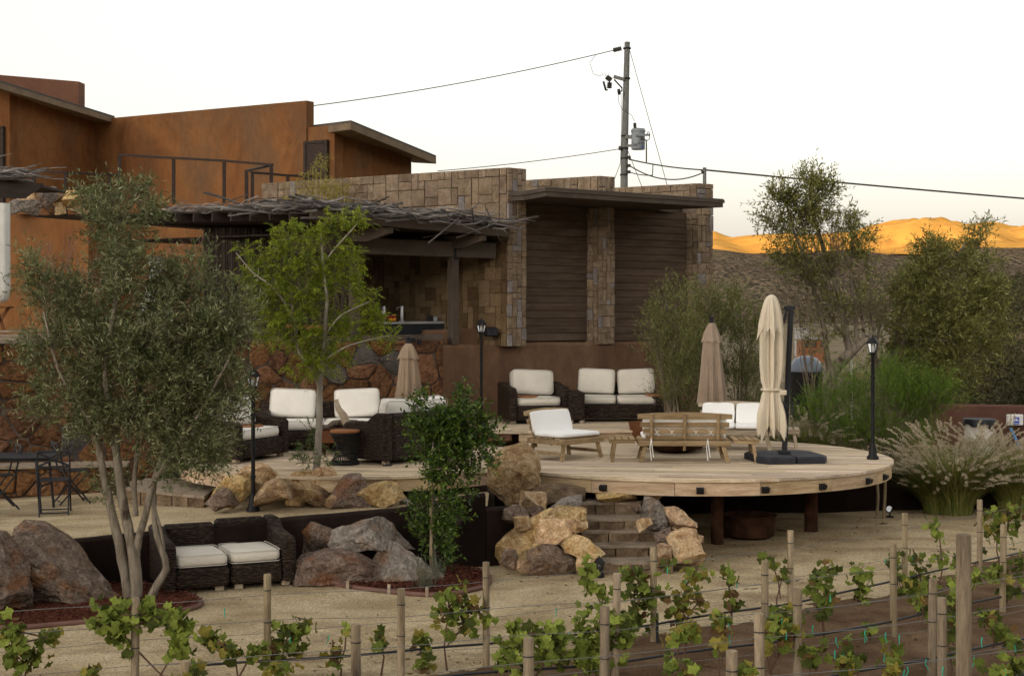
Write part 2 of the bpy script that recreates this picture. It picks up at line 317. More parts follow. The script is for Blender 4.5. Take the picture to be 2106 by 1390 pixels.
mat('house_orange', [(.3, (0.231, 0.0825, 0.033)), (.7, (0.275, 0.11, 0.044))], rough=.8)
mat('house_white', [(.3, (0.36, 0.348, 0.336)), (.7, (0.408, 0.396, 0.384))], rough=.8)
# foliage
mat('olive_leaf', [(.05, (0.044, 0.055, 0.0176)), (.35, (0.1045, 0.1232, 0.044)), (.62, (0.1815, 0.2035, 0.088)), (.9, (0.363, 0.3795, 0.22))], scale=1.2, rough=.6, spec=.12, island=.75, transl=.25)
mat('olive_bark', [(.3, (0.114, 0.0931, 0.0684)), (.5, (0.1995, 0.1691, 0.1283)), (.7, (0.266, 0.228, 0.1757))], scale=7, rough=.92, bump=.9, bscale=20, stretch=(2, 2, .5), fine=.28, fscale=16, spec=.08, grime=((.06, .045, .032), 5, .58, .68, (1, 1, .8)))
mat('twig', [(.3, (.12, .09, .06)), (.7, (.21, .17, .12))], rough=.9)
mat('red_twig', [(.3, (.13, .07, .05)), (.7, (.24, .15, .115))], rough=.9)
mat('green_leaf', [(.05, (0.0944, 0.138, 0.0121)), (.4, (0.1829, 0.2472, 0.022)), (.7, (0.2773, 0.3392, 0.033)), (.93, (0.4248, 0.391, 0.044)), (.98, (0.5428, 0.322, 0.033))], scale=1.5, rough=.6, spec=.1, island=.75, transl=.35)
mat('pale_bark', [(.3, (.19, .165, .13)), (.7, (.33, .30, .25))], scale=6, rough=.85, bump=.4, bscale=14, stretch=(1.5, 1.5, .6))
mat('ficus_leaf', [(.05, (.018, .040, .007)), (.5, (.05, .095, .013)), (.8, (.10, .16, .02)), (.95, (.20, .27, .035))], scale=1.5, rough=.4, spec=.25, island=.8, transl=.2)
mat('acacia_leaf', [(.05, (0.07392, 0.07862, 0.02061)), (.4, (0.1586, 0.166, 0.04379)), (.75, (0.2621, 0.2694, 0.07986)), (.95, (0.4838, 0.5096, 0.2318))], scale=.8, rough=.6, spec=.1, island=.75, transl=.28)
mat('shrub_leaf', [(.05, (.065, .075, .02)), (.5, (.15, .165, .05)), (.9, (.27, .285, .11))], scale=1, rough=.6, spec=.1, island=.75, transl=.28)
mat('bush_leaf', [(.05, (.04, .085, .010)), (.5, (.095, .17, .02)), (.9, (.18, .265, .035))], scale=1, rough=.6, spec=.1, island=.75, transl=.3)
mat('lavender_leaf', [(.05, (.05, .085, .05)), (.9, (.12, .17, .11))], scale=2, rough=.7, island=.8, transl=.15)
mat('bamboo_leaf', [(.05, (.22, .19, .03)), (.9, (.42, .36, .07))], scale=2, rough=.6, island=.8, transl=.3)
mat('grass_blade', [(.05, (.08, .11, .02)), (.5, (.16, .18, .04)), (.9, (.32, .29, .10))], scale=2, rough=.6, island=.8, transl=.25)
mat('plume', [(.05, (0.285, 0.235, 0.1568)), (.5, (0.437, 0.375, 0.266)), (.9, (0.589, 0.53, 0.3895))], scale=2, rough=.9, island=.8, transl=.3, spec=.02)
mat('scrub_leaf', [(.05, (.035, .035, .014)), (.5, (.075, .072, .028)), (.9, (.14, .12, .05))], scale=.5, rough=.8, island=.6, transl=.15)
for nm, a, b, c in (('vine_green', (0.08, 0.11, 0.016), (0.14, 0.18, 0.03), (0.21, 0.255, 0.055)), ('vine_lime', (0.14, 0.185, 0.026), (0.225, 0.275, 0.048), (0.33, 0.37, 0.085)),
                    ('vine_dark', (0.038, 0.05, 0.01), (0.07, 0.085, 0.017), (0.105, 0.125, 0.028)), ('vine_yellow', (0.15, 0.135, 0.024), (0.26, 0.22, 0.042), (0.35, 0.295, 0.07)),
                    ('vine_brown', (0.085, 0.05, 0.02), (0.155, 0.09, 0.034), (0.21, 0.135, 0.052))):
    mat(nm, [(.3, a), (.5, b), (.75, c)], scale=9, rough=.6, spec=.1, ov=.25, transl=.3, bump=.3, bscale=30, dist=.01)
mat('vine_wood', [(.3, (0.081, 0.045, 0.0288)), (.7, (0.153, 0.09, 0.0585))], scale=8, rough=.9, bump=.5)

def wicker():
    m = mat('wicker', [(.25, (.012, .009, .0075)), (.48, (.028, .019, .014)), (.62, (.065, .043, .030)), (.78, (.13, .092, .066))], scale=16, rough=.6, spec=.12, stretch=(1, 1, 3.2), detail=3)
    nt = m.node_tree; N = nt.nodes; Lk = nt.links
    bs = next(n for n in N if n.type == 'BSDF_PRINCIPLED'); tc = next(n for n in N if n.type == 'TEX_COORD')
    sp = N.new('ShaderNodeSeparateXYZ'); Lk.new(tc.outputs['Object'], sp.inputs[0])
    def M(op, a, b=None, c=None):
        n = N.new('ShaderNodeMath'); n.operation = op
        for i, x in enumerate((a, b, c)):
            if x is None: continue
            if isinstance(x, (int, float)): n.inputs[i].default_value = x
            else: Lk.new(x, n.inputs[i])
        return n.outputs[0]
    u = M('MULTIPLY', M('ADD', sp.outputs[0], sp.outputs[1]), math.pi/0.055)
    v = M('MULTIPLY', M('ADD', sp.outputs[2], M('MULTIPLY', sp.outputs[1], .21)), 1/0.020)
    fl = M('FLOOR', v); ph = M('MULTIPLY', fl, math.pi)
    a = M('ABSOLUTE', M('SINE', M('MULTIPLY', v, math.pi)))
    b = M('MULTIPLY_ADD', M('SINE', M('ADD', u, ph)), .5, .5)
    h = M('MULTIPLY', a, M('MULTIPLY_ADD', b, .7, .3))
    bp = N.new('ShaderNodeBump'); bp.inputs['Strength'].default_value = 1.0; bp.inputs['Distance'].default_value = .02
    Lk.new(h, bp.inputs['Height']); Lk.new(bp.outputs[0], bs.inputs['Normal'])
wicker()
def glassy():
    m = bpy.data.materials.new('glass'); m.use_nodes = True; b = m.node_tree.nodes['Principled BSDF']
    b.inputs['Base Color'].default_value = (.85, .88, .88, 1); b.inputs['Roughness'].default_value = .08; b.inputs['Transmission Weight'].default_value = .9; b.inputs['IOR'].default_value = 1.2
    MATS['glass'] = m
glassy()
def hill_mat(name, a, b, spot, sscale, lo, hi):
    m = bpy.data.materials.new(name); m.use_nodes = True; nt = m.node_tree; N = nt.nodes; Lk = nt.links
    bs = N['Principled BSDF']; bs.inputs['Roughness'].default_value = 1; bs.inputs['Specular IOR Level'].default_value = 0
    tc = N.new('ShaderNodeTexCoord')
    n1 = N.new('ShaderNodeTexNoise'); n1.inputs['Scale'].default_value = .012; n1.inputs['Detail'].default_value = 8; Lk.new(tc.outputs['Object'], n1.inputs[0])
    c1 = N.new('ShaderNodeValToRGB'); c1.color_ramp.elements[0].position = .35; c1.color_ramp.elements[1].position = .65
    c1.color_ramp.elements[0].color = (*a, 1); c1.color_ramp.elements[1].color = (*b, 1); Lk.new(n1.outputs[0], c1.inputs[0])
    n2 = N.new('ShaderNodeTexNoise'); n2.inputs['Scale'].default_value = sscale; n2.inputs['Detail'].default_value = 4; n2.inputs['Roughness'].default_value = .6; Lk.new(tc.outputs['Object'], n2.inputs[0])
    mr = N.new('ShaderNodeMapRange'); mr.inputs[1].default_value = lo; mr.inputs[2].default_value = hi; Lk.new(n2.outputs[0], mr.inputs[0])
    mx = N.new('ShaderNodeMix'); mx.data_type = 'RGBA'; Lk.new(mr.outputs[0], mx.inputs[0]); Lk.new(c1.outputs[0], mx.inputs[6]); mx.inputs[7].default_value = (*spot, 1)
    Lk.new(mx.outputs[2], bs.inputs['Base Color']); MATS[name] = m
hill_mat('hill_dry', (.50, .265, .06), (.60, .34, .085), (.36, .18, .05), .03, .5, .72)
hill_mat('hill_scrub', (.15, .105, .075), (.19, .15, .095), (.045, .038, .028), .55, .44, .55)
hill_mat('bank_scrub', (.13, .10, .055), (.18, .13, .075), (.05, .05, .022), .5, .46, .58)
# ================================================================== terrain
rnd = random.Random(7)
def grid_mesh(name, xs, ys, zf, m, smooth=True):
    nx, ny = len(xs), len(ys)
    v = [(x, y, zf(x, y)) for y in ys for x in xs]
    f = [(j*nx+i, j*nx+i+1, (j+1)*nx+i+1, (j+1)*nx+i) for j in range(ny-1) for i in range(nx-1)]
    me = bpy.data.meshes.new(name); me.from_pydata(v, [], f); me.materials.append(m)
    if smooth: me.shade_smooth()
    return link(bpy.data.objects.new(name, me))
def lin(a, b, n): return [a+(b-a)*i/(n-1) for i in range(n)]
def nz(x, y, s, seed=0): return noise.noise(V3((x*s+seed*13.7, y*s-seed*7.1, seed*3.3)))
def interp(pts, x):
    if x <= pts[0][0]: return pts[0][1]
    for (a, b), (c, d) in zip(pts, pts[1:]):
        if x <= c: return b+(d-b)*(x-a)/(c-a)
    return pts[-1][1]
def sinterp(pts, x):
    if x <= pts[0][0]: return pts[0][1]
    for (a, b), (c, d) in zip(pts, pts[1:]):
        if x <= c:
            t = (x-a)/(c-a); t = t*t*(3-2*t); return b+(d-b)*t
    return pts[-1][1]

g = grid_mesh('ground', [-6000, -60, 60, 6000], [-6000, -40, 48, 9000], lambda x, y: -.35, MATS['scrub_ground']); tag(g, kind='structure')
def soil_edge(x):                                    # Y of the line between gravel and vineyard soil
    return interp([(-8, 9.6), (-2, 11.6), (-.67, 12.6), (.93, 13.9), (1.5, 14.2), (2.0, 14.6), (2.6, 14.9), (3.05, 15.4), (3.95, 15.95), (4.8, 16.8), (6.5, 18.6), (9, 20.4), (16, 24)], x)
def gz(x, y):
    return .012*nz(x, y, .9)+.006*nz(x, y, 3.1, 2)
g = grid_mesh('gravel_yard', lin(-24, 24, 193), lin(2, 36, 137), gz, MATS['gravel']); tag(g, kind='structure')
def soz(x, y):
    d = soil_edge(x)-y+.35*nz(x, y, .9, 5)+.12*nz(x, y, 4, 6)
    h = -.03+.075*max(0, min(1, d/.5+.25))
    return h+.03*nz(x, y, 2.2, 3)+.02*nz(x, y, 6, 4)+.012*nz(x, y, 15, 8)
g = grid_mesh('vineyard_soil', lin(-4, 15, 380), lin(7, 26, 360), soz, MATS['soil']); tag(g, kind='structure')
# middle gravel terrace: slopes gently up to the right
def midz(x): return .5+.05*(max(-9, min(x, 1))+5)
WL = [(-9.0, 15.6), (-4.95, 16.25), (-2.38, 17.25), (-0.32, 17.72)]   # front line of the dark retaining wall
def wly(x): return interp(WL, x)
nx, ny = 90, 40
v = []; f = []
for i in range(nx):
    x = -11+(10.7)*i/(nx-1); y0 = wly(x)+.06
    for j in range(ny):
        y = y0+(23-y0)*j/(ny-1); v.append((x, y, midz(x)-.012+.014*nz(x, y, 1.1, 3)+.004*nz(x, y, 4)))
for i in range(nx-1):
    for j in range(ny-1): f.append((i*ny+j, (i+1)*ny+j, (i+1)*ny+j+1, i*ny+j+1))
me = bpy.data.meshes.new('gravel_terrace'); me.from_pydata(v, [], f); me.materials.append(MATS['gravel']); me.shade_smooth()
tag(link(bpy.data.objects.new('gravel_terrace', me)), kind='structure')

# hills: ridges with real depth
def hill(name, m, prof, Yr, Yb, zb, px0, px1, amp, seed, nx=160, ny=40, back=1.25, kind='structure'):
    v = []; f = []
    for j in range(ny):
        t = j/(ny-1)
        for i in range(nx):
            px = px0+(px1-px0)*i/(nx-1); zr = zof(sinterp(prof, px), Yr)
            if t < .75: s = t/.75; Y = Yb+(Yr-Yb)*s; z = zb+(zr-zb)*(s**1.15)*(1+.0*s)
            else: s = (t-.75)/.25; Y = Yr*(1+(back-1)*s); z = zr*(1-.8*s*s)+zb*.8*s*s
            X = (px-CX)/F*Y
            e = math.sin(min(1, t/.75)*math.pi) if t < .75 else 0
            k = amp*((.45-abs(noise.noise(V3((X/Yr*34+seed, Y/Yr*5, seed+3)))))*.8+noise.noise(V3((X/Yr*9+seed, Y/Yr*9, seed)))+.5*noise.noise(V3((X/Yr*24+seed, Y/Yr*24, seed)))+.22*noise.noise(V3((X/Yr*70, Y/Yr*70, seed))))
            v.append((X, Y, z+k*(e*.9+.06)))
    for j in range(ny-1):
        for i in range(nx-1): f.append((j*nx+i, j*nx+i+1, (j+1)*nx+i+1, (j+1)*nx+i))
    me = bpy.data.meshes.new(name); me.from_pydata(v, [], f); me.materials.append(m); me.shade_smooth()
    o = link(bpy.data.objects.new(name, me)); tag(o, kind=kind); return o
hill('far_hill', MATS['hill_dry'], [(900, 520), (1480, 500), (1560, 486), (1660, 483), (1740, 479), (1800, 463), (1870, 454), (1950, 459), (1990, 465), (2040, 460), (2110, 476), (2400, 466)], 2600, 1500, 60, 700, 2700, 34, 3, nx=260, ny=80)
hill('farthest_hill', MATS['hill_dry'], [(900, 515), (1463, 503), (1600, 484), (1700, 488), (2000, 500), (2080, 488), (2150, 473), (2400, 480)], 4300, 3300, 120, 700, 2700, 24, 9)
hill('scrub_hill', MATS['hill_scrub'], [(700, 560), (1300, 520), (1463, 511), (1560, 521), (1640, 521), (1740, 514), (1880, 528), (1960, 517), (2030, 509), (2106, 509), (2600, 490)], 620, 330, -8, 500, 2800, 7, 5, nx=220, ny=60)
hill('scrub_bank', MATS['bank_scrub'], [(1500, 900), (1800, 850), (1900, 760), (1960, 650), (2020, 605), (2106, 590), (2500, 560)], 62, 34, 0.1, 1500, 2800, .6, 12, nx=90, ny=30)
# unseen ridge added behind the camera to keep the low sun off the foreground
v = []; f = []; n1, n2 = 120, 14
for i in range(n1):
    a = math.pi*(1.0+ (i/(n1-1)))+0.0
    dx, dy = math.cos(a), math.sin(a)
    for j in range(n2):
        t = j/(n2-1); d = 420+900*t
        z = -2+(150+18*math.sin(a*7)+10*math.sin(a*17+1))*math.sin(math.pi*min(1, t*1.05))**1.2+6*noise.noise(V3((dx*d*.01, dy*d*.01, 4)))
        v.append((dx*d*1.6, dy*d, z))
for i in range(n1-1):
    for j in range(n2-1): f.append((i*n2+j, (i+1)*n2+j, (i+1)*n2+j+1, i*n2+j+1))
me = bpy.data.meshes.new('sun_block_ridge'); me.from_pydata(v, [], f); me.materials.append(MATS['hill_scrub']); me.shade_smooth()
tag(link(bpy.data.objects.new('sun_block_ridge', me)), kind='structure')

# ================================================================== low walls
def wall_line(name, label, pts, z0, ztop, th, m, cat='wall', round_top=.03):
    # pts: front line (x, y), left to right; thickness goes away from the camera
    o = MB(); n = len(pts)
    for i in range(n-1):
        pass
    fr = [V3((p[0], p[1], 0)) for p in pts]; nrm = []
    for i in range(n):
        d = (fr[min(i+1, n-1)]-fr[max(i-1, 0)]).normalized(); nrm.append(V3((-d.y, d.x, 0)))
    zt = ztop if isinstance(ztop, (list, tuple)) else [ztop]*n
    v = []; f = []
    prof = [(0, 'b'), (0, -round_top), (round_top, 0), (th-round_top, 0), (th, -round_top), (th, 'b')]
    for i in range(n):
        for off, h in prof:
            p = fr[i]+nrm[i]*off; p.z = z0 if h == 'b' else zt[i]+h; v.append(p)
    k = len(prof)
    for i in range(n-1):
        for q in range(k-1): f.append((i*k+q, (i+1)*k+q, (i+1)*k+q+1, i*k+q+1))
    f.append(tuple(range(k))); f.append(tuple((n-1)*k+q for q in range(k))[::-1])
    o.add(v, f); ob = o.build(name, m, smooth=40); tag(ob, label, cat); return ob
def dens(pts, step=.25, amp=0, seed=0):
    out = []
    for (a, b), (c, d) in zip(pts, pts[1:]):
        L = math.hypot(c-a, d-b); k = max(1, int(L/step))
        for i in range(k): out.append((a+(c-a)*i/k, b+(d-b)*i/k))
    out.append(pts[-1]); return out
P = dens(WL)
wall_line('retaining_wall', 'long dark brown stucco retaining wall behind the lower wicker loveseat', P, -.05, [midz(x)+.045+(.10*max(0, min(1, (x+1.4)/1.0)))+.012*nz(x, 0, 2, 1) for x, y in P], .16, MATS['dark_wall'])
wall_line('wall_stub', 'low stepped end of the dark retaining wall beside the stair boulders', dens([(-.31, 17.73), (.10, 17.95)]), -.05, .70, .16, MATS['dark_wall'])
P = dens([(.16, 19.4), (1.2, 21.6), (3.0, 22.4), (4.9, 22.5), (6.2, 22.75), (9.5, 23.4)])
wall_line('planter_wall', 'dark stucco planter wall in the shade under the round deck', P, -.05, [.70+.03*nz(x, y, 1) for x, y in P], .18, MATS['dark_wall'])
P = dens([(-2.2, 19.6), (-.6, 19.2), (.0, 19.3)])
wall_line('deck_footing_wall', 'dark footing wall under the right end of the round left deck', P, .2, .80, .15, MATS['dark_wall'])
pb = MB()
pb.prism([(3.1, 22.7), (5.0, 22.75), (9.6, 23.6), (14, 24.5), (14, 33), (3.1, 33)], .3, .62)
tag(pb.build('planter_bed', MATS['soil']), kind='structure')
rw = wall_line('garden_wall', 'dark red stucco garden wall behind the white barrel', dens([(xof(1900, 27.5), 27.5), (xof(2300, 26.5), 26.5)]), .3, [zof(834, 27)]*len(dens([(xof(1900, 27.5), 27.5), (xof(2300, 26.5), 26.5)])), .2, MATS['red_plaster'])

# ================================================================== decks
def clip(poly, p, n):                                # keep the side where (q-p).n >= 0
    out = []
    for i in range(len(poly)):
        a, b = poly[i], poly[(i+1) % len(poly)]
        da = (a[0]-p[0])*n[0]+(a[1]-p[1])*n[1]; db = (b[0]-p[0])*n[0]+(b[1]-p[1])*n[1]
        if da >= 0: out.append(a)
        if (da >= 0) != (db >= 0):
            t = da/(da-db); out.append((a[0]+(b[0]-a[0])*t, a[1]+(b[1]-a[1])*t))
    return out
def deck(name, label, c, poly, ztop, ang, w=.14, seed=1, mname='deck_wood'):
    r = random.Random(seed)
    t = thing(name, label, 'deck', (c[0], c[1], 0), ang)
    ca, sa = math.cos(-ang), math.sin(-ang)
    loc = [((x-c[0])*ca-(y-c[1])*sa, (x-c[0])*sa+(y-c[1])*ca) for x, y in poly]
    y0 = min(p[1] for p in loc); y1 = max(p[1] for p in loc); x0 = min(p[0] for p in loc); x1 = max(p[0] for p in loc)
    k = 0; y = y0
    while y < y1:
        strip = clip(clip(loc, (0, y+.0045), (0, 1)), (0, y+w-.0045), (0, -1))
        y += w
        if len(strip) < 3: continue
        sx0 = min(p[0] for p in strip); sx1 = max(p[0] for p in strip)
        cuts = [sx0-1]; xx = x0+r.uniform(.8, 2.6)
        while xx < sx1-.4:
            if xx > sx0+.4: cuts.append(xx)
            xx += r.uniform(1.8, 2.8)
        cuts.append(sx1+1)
        for a, b in zip(cuts, cuts[1:]):
            pc = clip(clip(strip, (a+.002, 0), (1, 0)), (b-.002, 0), (-1, 0))
            pc = [p for i, p in enumerate(pc) if math.hypot(p[0]-pc[i-1][0], p[1]-pc[i-1][1]) > 1e-5]
            if len(pc) < 3: continue
            A = abs(sum(pc[i][0]*pc[(i+1) % len(pc)][1]-pc[(i+1) % len(pc)][0]*pc[i][1] for i in range(len(pc))))/2
            if A < .0008: continue
            dz = r.uniform(-.003, .003)
            MB().prism(pc, ztop-.036+dz, ztop+dz).build('plank', MATS[mname], t, recenter=True)
    return t
def arc(c, rad, a0, a1, n): return [(c[0]+rad*math.cos(a0+(a1-a0)*i/n), c[1]+rad*math.sin(a0+(a1-a0)*i/n)) for i in range(n+1)]
def fascia(t, c, rad, a0, a1, nseg, z0, z1, th=.035):
    for k in range(nseg):
        p0 = a0+(a1-a0)*k/nseg+.0012; p1 = a0+(a1-a0)*(k+1)/nseg-.0012
        o = arc(c, rad, p0, p1, 8); i = arc(c, rad-th, p0, p1, 8)
        m = MB(); v = []; f = []
        for q in range(9):
            v += [(*o[q], z0), (*o[q], z1), (*i[q], z1), (*i[q], z0)]
        for q in range(8):
            for e in range(4): f.append((q*4+e, (q+1)*4+e, (q+1)*4+(e+1) % 4, q*4+(e+1) % 4))
        f += [(0, 1, 2, 3), (35, 34, 33, 32)]
        m.add(v, f); m.build('fascia_board', MATS['fascia_wood'], t, world=True, smooth=30)
RC = (2.45, 21.2); RR = 3.0; LC = (-2.2, 21.05); LR = 2.57
rp = clip(arc(RC, RR, 0, 2*math.pi, 120)[:-1], (.09, 0), (1, 0))
rd = deck('round_deck', 'large round timber deck with wooden loungers and cantilever parasol', RC, rp, 1.0, R(-7), seed=3)
fascia(rd, RC, RR-.03, R(-140), R(28), 8, .79, .962)
lp = clip(arc(LC, LR, 0, 2*math.pi, 120)[:-1], (.07, 0), (-1, 0))
ld = deck('round_deck', 'round timber deck with wicker sofas around the fire pit', LC, lp, 1.0, R(-4), seed=5)
fascia(ld, LC, LR-.03, R(-160), R(-31), 6, .80, .962)
up = [(-.95, 23.45), (.1, 23.42), (1.2, 23.5), (2.4, 23.75), (3.1, 24.2), (3.3, 27.6), (-.95, 26.0)]
ud = deck('upper_deck', 'raised timber deck along the brown stucco wall', (1, 25), up, 1.17, R(3), seed=8)
for a, b in zip(up[1:4], up[2:5]):
    MB().beam((a[0]+.01, a[1]+.05, 1.065), (b[0]-.01, b[1]+.05, 1.065), .03, .13).build('fascia_board', MATS['fascia_wood'], ud, world=True)
# stones of the riser at the left of the upper deck
for k, (x, w_) in enumerate(((-.80, .34), (-.44, .30), (-.13, .26), (-1.1, .22))):
    m = MB(); m.box((x, 23.50, 1.06), (w_, .12, .13), .03); m.build('riser_stone', MATS['wall_stone'], ud, world=True)
# joists and posts
jm = MB(); jm.beam((1.75, 18.62, .70), (2.5, 22.0, .70), .13, .15); jm.build('joist', MATS['fascia_wood'], rd, world=True)
jm = MB(); jm.beam((.75, 18.9, .70), (1.3, 22.0, .70), .1, .15); jm.build('joist', MATS['fascia_wood'], rd, world=True)
for px, py, r_ in ((1475, 1118, .085), (1668, 1092, .095), (1300, 1096, .085)):
    p = gnd(px, py, 0); m = MB(); m.lathe([(r_*1.05, -.03), (r_, .03), (r_, .8)], 14, p-V3((0, 0, p.z))); m.build('support_post', MATS['rust_iron'], rd, world=True, smooth=40)
for px in (1803, 1817):
    p = gnd(px, 1066, 0); m = MB(); m.tube([p-V3((0, 0, .05)), p+V3((.02, .0, .35)), p+V3((-.01 if px < 1810 else .03, 0, .79))], [.026, .024, .022], 7); m.build('prop_pole', MATS['post_wood'], rd, world=True, smooth=60)
for px, Y in ((1010, 19.15), (985, 19.3)):
    x = xof(px, Y); m = MB(); m.box((x, Y, .5), (.09, .09, .6), .008); m.build('support_post', MATS['trim_brown'], ld, world=True)
# low lamps on the rim
def rim_lamp(px, k):
    y_ = 990
    best = None
    for i in range(2000):
        a = R(-150)+R(150)*i/2000; X = RC[0]+RR*math.cos(a); Y = RC[1]+RR*math.sin(a)
        q = CX+X/Y*F
        if best is None or abs(q-px) < best[0]: best = (abs(q-px), a)
    a = best[1]; d = V3((math.cos(a), math.sin(a), 0)); p = V3((RC[0], RC[1], 0))+d*(RR-.03)
    o = thing('deck_light', 'small black wall light on the rim of the large round deck, %s from the stairs' % k, 'light', p+V3((0, 0, .86)), a+math.pi/2, 'lights on the deck rim')
    MB().prism([(0, -.04), (.028, -.04), (.06, -.012), (.06, .03), (0, .03)], -.045, .045, Matrix.Rotation(-math.pi/2, 4, 'Z') @ Matrix(((1, 0, 0, 0), (0, 0, 1, 0), (0, 1, 0, 0), (0, 0, 0, 1)))).build('hood', MATS['black_metal'], o)
    MB().box((0, -.0, .036), (.098, .04, .010), .002).build('mounting_plate', MATS['grey_metal'], o)
for px, k in ((1240, 'first'), (1440, 'second'), (1575, 'third'), (1693, 'fourth'), (1788, 'fifth'), (1822, 'sixth')): rim_lamp(px, k)
m = MB(); p = gnd(796, 957, 1.0); m.lathe([(.07, 1.0), (.07, 1.008), (.05, 1.012), (.0, 1.012)], 18, (p.x, p.y, 0)); tag(m.build('floor_cap', MATS['grey_metal']), 'round grey cap set into the left deck floor', 'floor cap')
# slab step at the left of the left deck
m = MB(); a = gnd(262, 1000, .72); 
stp = thing('slab_step', 'pale slab step on stones at the left deck edge', 'step', (a.x, a.y-.1, .45))
sp = [gnd(258, 1003, .70), gnd(420, 1020, .70), gnd(470, 985, .70), gnd(300, 983, .70)]
MB().prism([(q.x, q.y) for q in sp], .66, .70).build('slab', MATS['step_top'], stp, world=True)
for i in range(5):
    t0 = i/5; t1 = (i+1)/5-.012
    A = sp[0].lerp(sp[1], t0); B = sp[0].lerp(sp[1], t1); d = V3((.02, .12, 0))
    MB().prism([(A.x, A.y+.03), (B.x, B.y+.03), (B.x+d.x, B.y+.4), (A.x+d.x, A.y+.4)], .4, .655).build('riser_stone', MATS['step_stone'], stp, world=True)

# ================================================================== stone cladding and masonry
def mosaic(t, O, U, Vv, w, h, u=.105, th=.04, seed=1, grey=.08, skip=None, joined=None):
    r = random.Random(seed); nu = int(round(w/u)); nv = int(round(h/u)); su = w/nu; sv = h/nv
    occ = [[False]*nv for _ in range(nu)]; N = U.cross(Vv).normalized(); cache = {}; J = MB(); MJ = Matrix((U, Vv, N)).transposed()
    for j in range(nv):
        for i in range(nu):
            if occ[i][j]: continue
            sizes = [(2, 2), (1, 2), (2, 1), (1, 2), (2, 2), (1, 1), (1, 3), (2, 1)]
            r.shuffle(sizes); sizes.append((1, 1))
            for a, b in sizes:
                if i+a <= nu and j+b <= nv and not any(occ[i+p][j+q] for p in range(a) for q in range(b)): break
            for p in range(a):
                for q in range(b): occ[i+p][j+q] = True
            c = O+U*((i+a/2)*su)+Vv*((j+b/2)*sv)
            if skip and skip(c): continue
            if joined: J.box(c+N*(th/2+r.uniform(-.008, .012)), (a*su-.005, b*sv-.005, th), .006, MJ); continue
            g_ = r.random() < grey
            key = (a, b, g_)
            if key not in cache:
                m = MB(); m.box((0, 0, 0), (a*su-.008, b*sv-.008, th), .007); cache[key] = m.mesh('tile', MATS['tile_grey' if g_ else 'tile'])
            pr = r.uniform(-.008, .013)
            inst('tile', cache[key], t, wmat(t).inverted() @ frame(U, Vv, N, c+N*(th/2+pr)))
    if joined: tag(J.build(joined, MATS['inner_stone_shade'], t, world=True), kind='stuff')
def vor_cells(w, h, cell, r, jit=.56):
    nu = max(1, int(w/cell)); nv = max(1, int(h/(cell*.85))); pts = []
    for j in range(-1, nv+1):
        for i in range(-1, nu+1):
            pts.append(((i+.5+(.25 if j % 2 else -.25)+r.uniform(-jit, jit))*w/nu, (j+.5+r.uniform(-jit, jit))*h/nv))
    out = []
    for k, p in enumerate(pts):
        poly = [(0, 0), (w, 0), (w, h), (0, h)]
        for q in pts:
            if q is p: continue
            dx, dy = q[0]-p[0], q[1]-p[1]; L = math.hypot(dx, dy)
            if L > 4*cell or L < 1e-6: continue
            poly = clip(poly, ((p[0]+q[0])/2, (p[1]+q[1])/2), (-dx/L, -dy/L))
            if len(poly) < 3: break
        if len(poly) >= 3: out.append(poly)
    return out
def shrink(poly, d):
    out = poly; n = len(poly)
    for i in range(n):
        a, b = poly[i], poly[(i+1) % n]; dx, dy = b[0]-a[0], b[1]-a[1]; L = math.hypot(dx, dy)
        if L < 1e-6: continue
        nx_, ny_ = -dy/L, dx/L
        out = clip(out, (a[0]+nx_*d, a[1]+ny_*d), (nx_, ny_))
        if len(out) < 3: return []
    return out
def masonry(t, O, U, Vv, w, h, cell=.42, seed=1, dark=.10, joint=.008, nm='stone'):
    r = random.Random(seed); N = U.cross(Vv).normalized()
    for poly in vor_cells(w, h, cell, r):
        p = shrink(poly, joint)
        p = [q for i, q in enumerate(p) if math.hypot(q[0]-p[i-1][0], q[1]-p[i-1][1]) > .02] if p else []
        if len(p) < 3: continue
        cx = sum(q[0] for q in p)/len(p); cy = sum(q[1] for q in p)/len(p)
        # round the corners, then base ring, shoulder ring, face ring and a crown
        pts = []
        for i in range(len(p)):
            a, b, c = p[i-1], p[i], p[(i+1) % len(p)]
            pts += [(b[0]+(a[0]-b[0])*.13, b[1]+(a[1]-b[1])*.13), (b[0]+(c[0]-b[0])*.13, b[1]+(c[1]-b[1])*.13)]
        n = len(pts); v = []; tx, ty = r.uniform(-.09, .09), r.uniform(-.09, .09); pr = r.uniform(.015, .05)
        for s_, d_ in ((1, -.05), (1, .25), (.9, 1), (.5, 1.25)):
            for x, y in pts:
                X = cx+(x-cx)*s_; Y_ = cy+(y-cy)*s_
                z = d_ if d_ <= 0 else pr*d_+(X-cx)*tx+(Y_-cy)*ty+r.uniform(-.014, .014)
                v.append(V3((X-cx, Y_-cy, z)))
        v.append(V3((0, 0, pr*1.3+r.uniform(-.01, .012))))
        f = []
        for k in range(3):
            for i in range(n): f.append((k*n+i, k*n+(i+1) % n, (k+1)*n+(i+1) % n, (k+1)*n+i))
        for i in range(n): f.append((3*n+i, 3*n+(i+1) % n, 4*n))
        m = MB().add(v, f); me = m.mesh(nm, MATS['wall_stone_dark' if r.random() < dark else 'wall_stone'], 28)
        inst(nm, me, t, wmat(t).inverted() @ frame(U, Vv, N, O+U*cx+Vv*cy))
UP = V3((0, 0, 1))
def flat(p): return V3((p.x, p.y, 0))
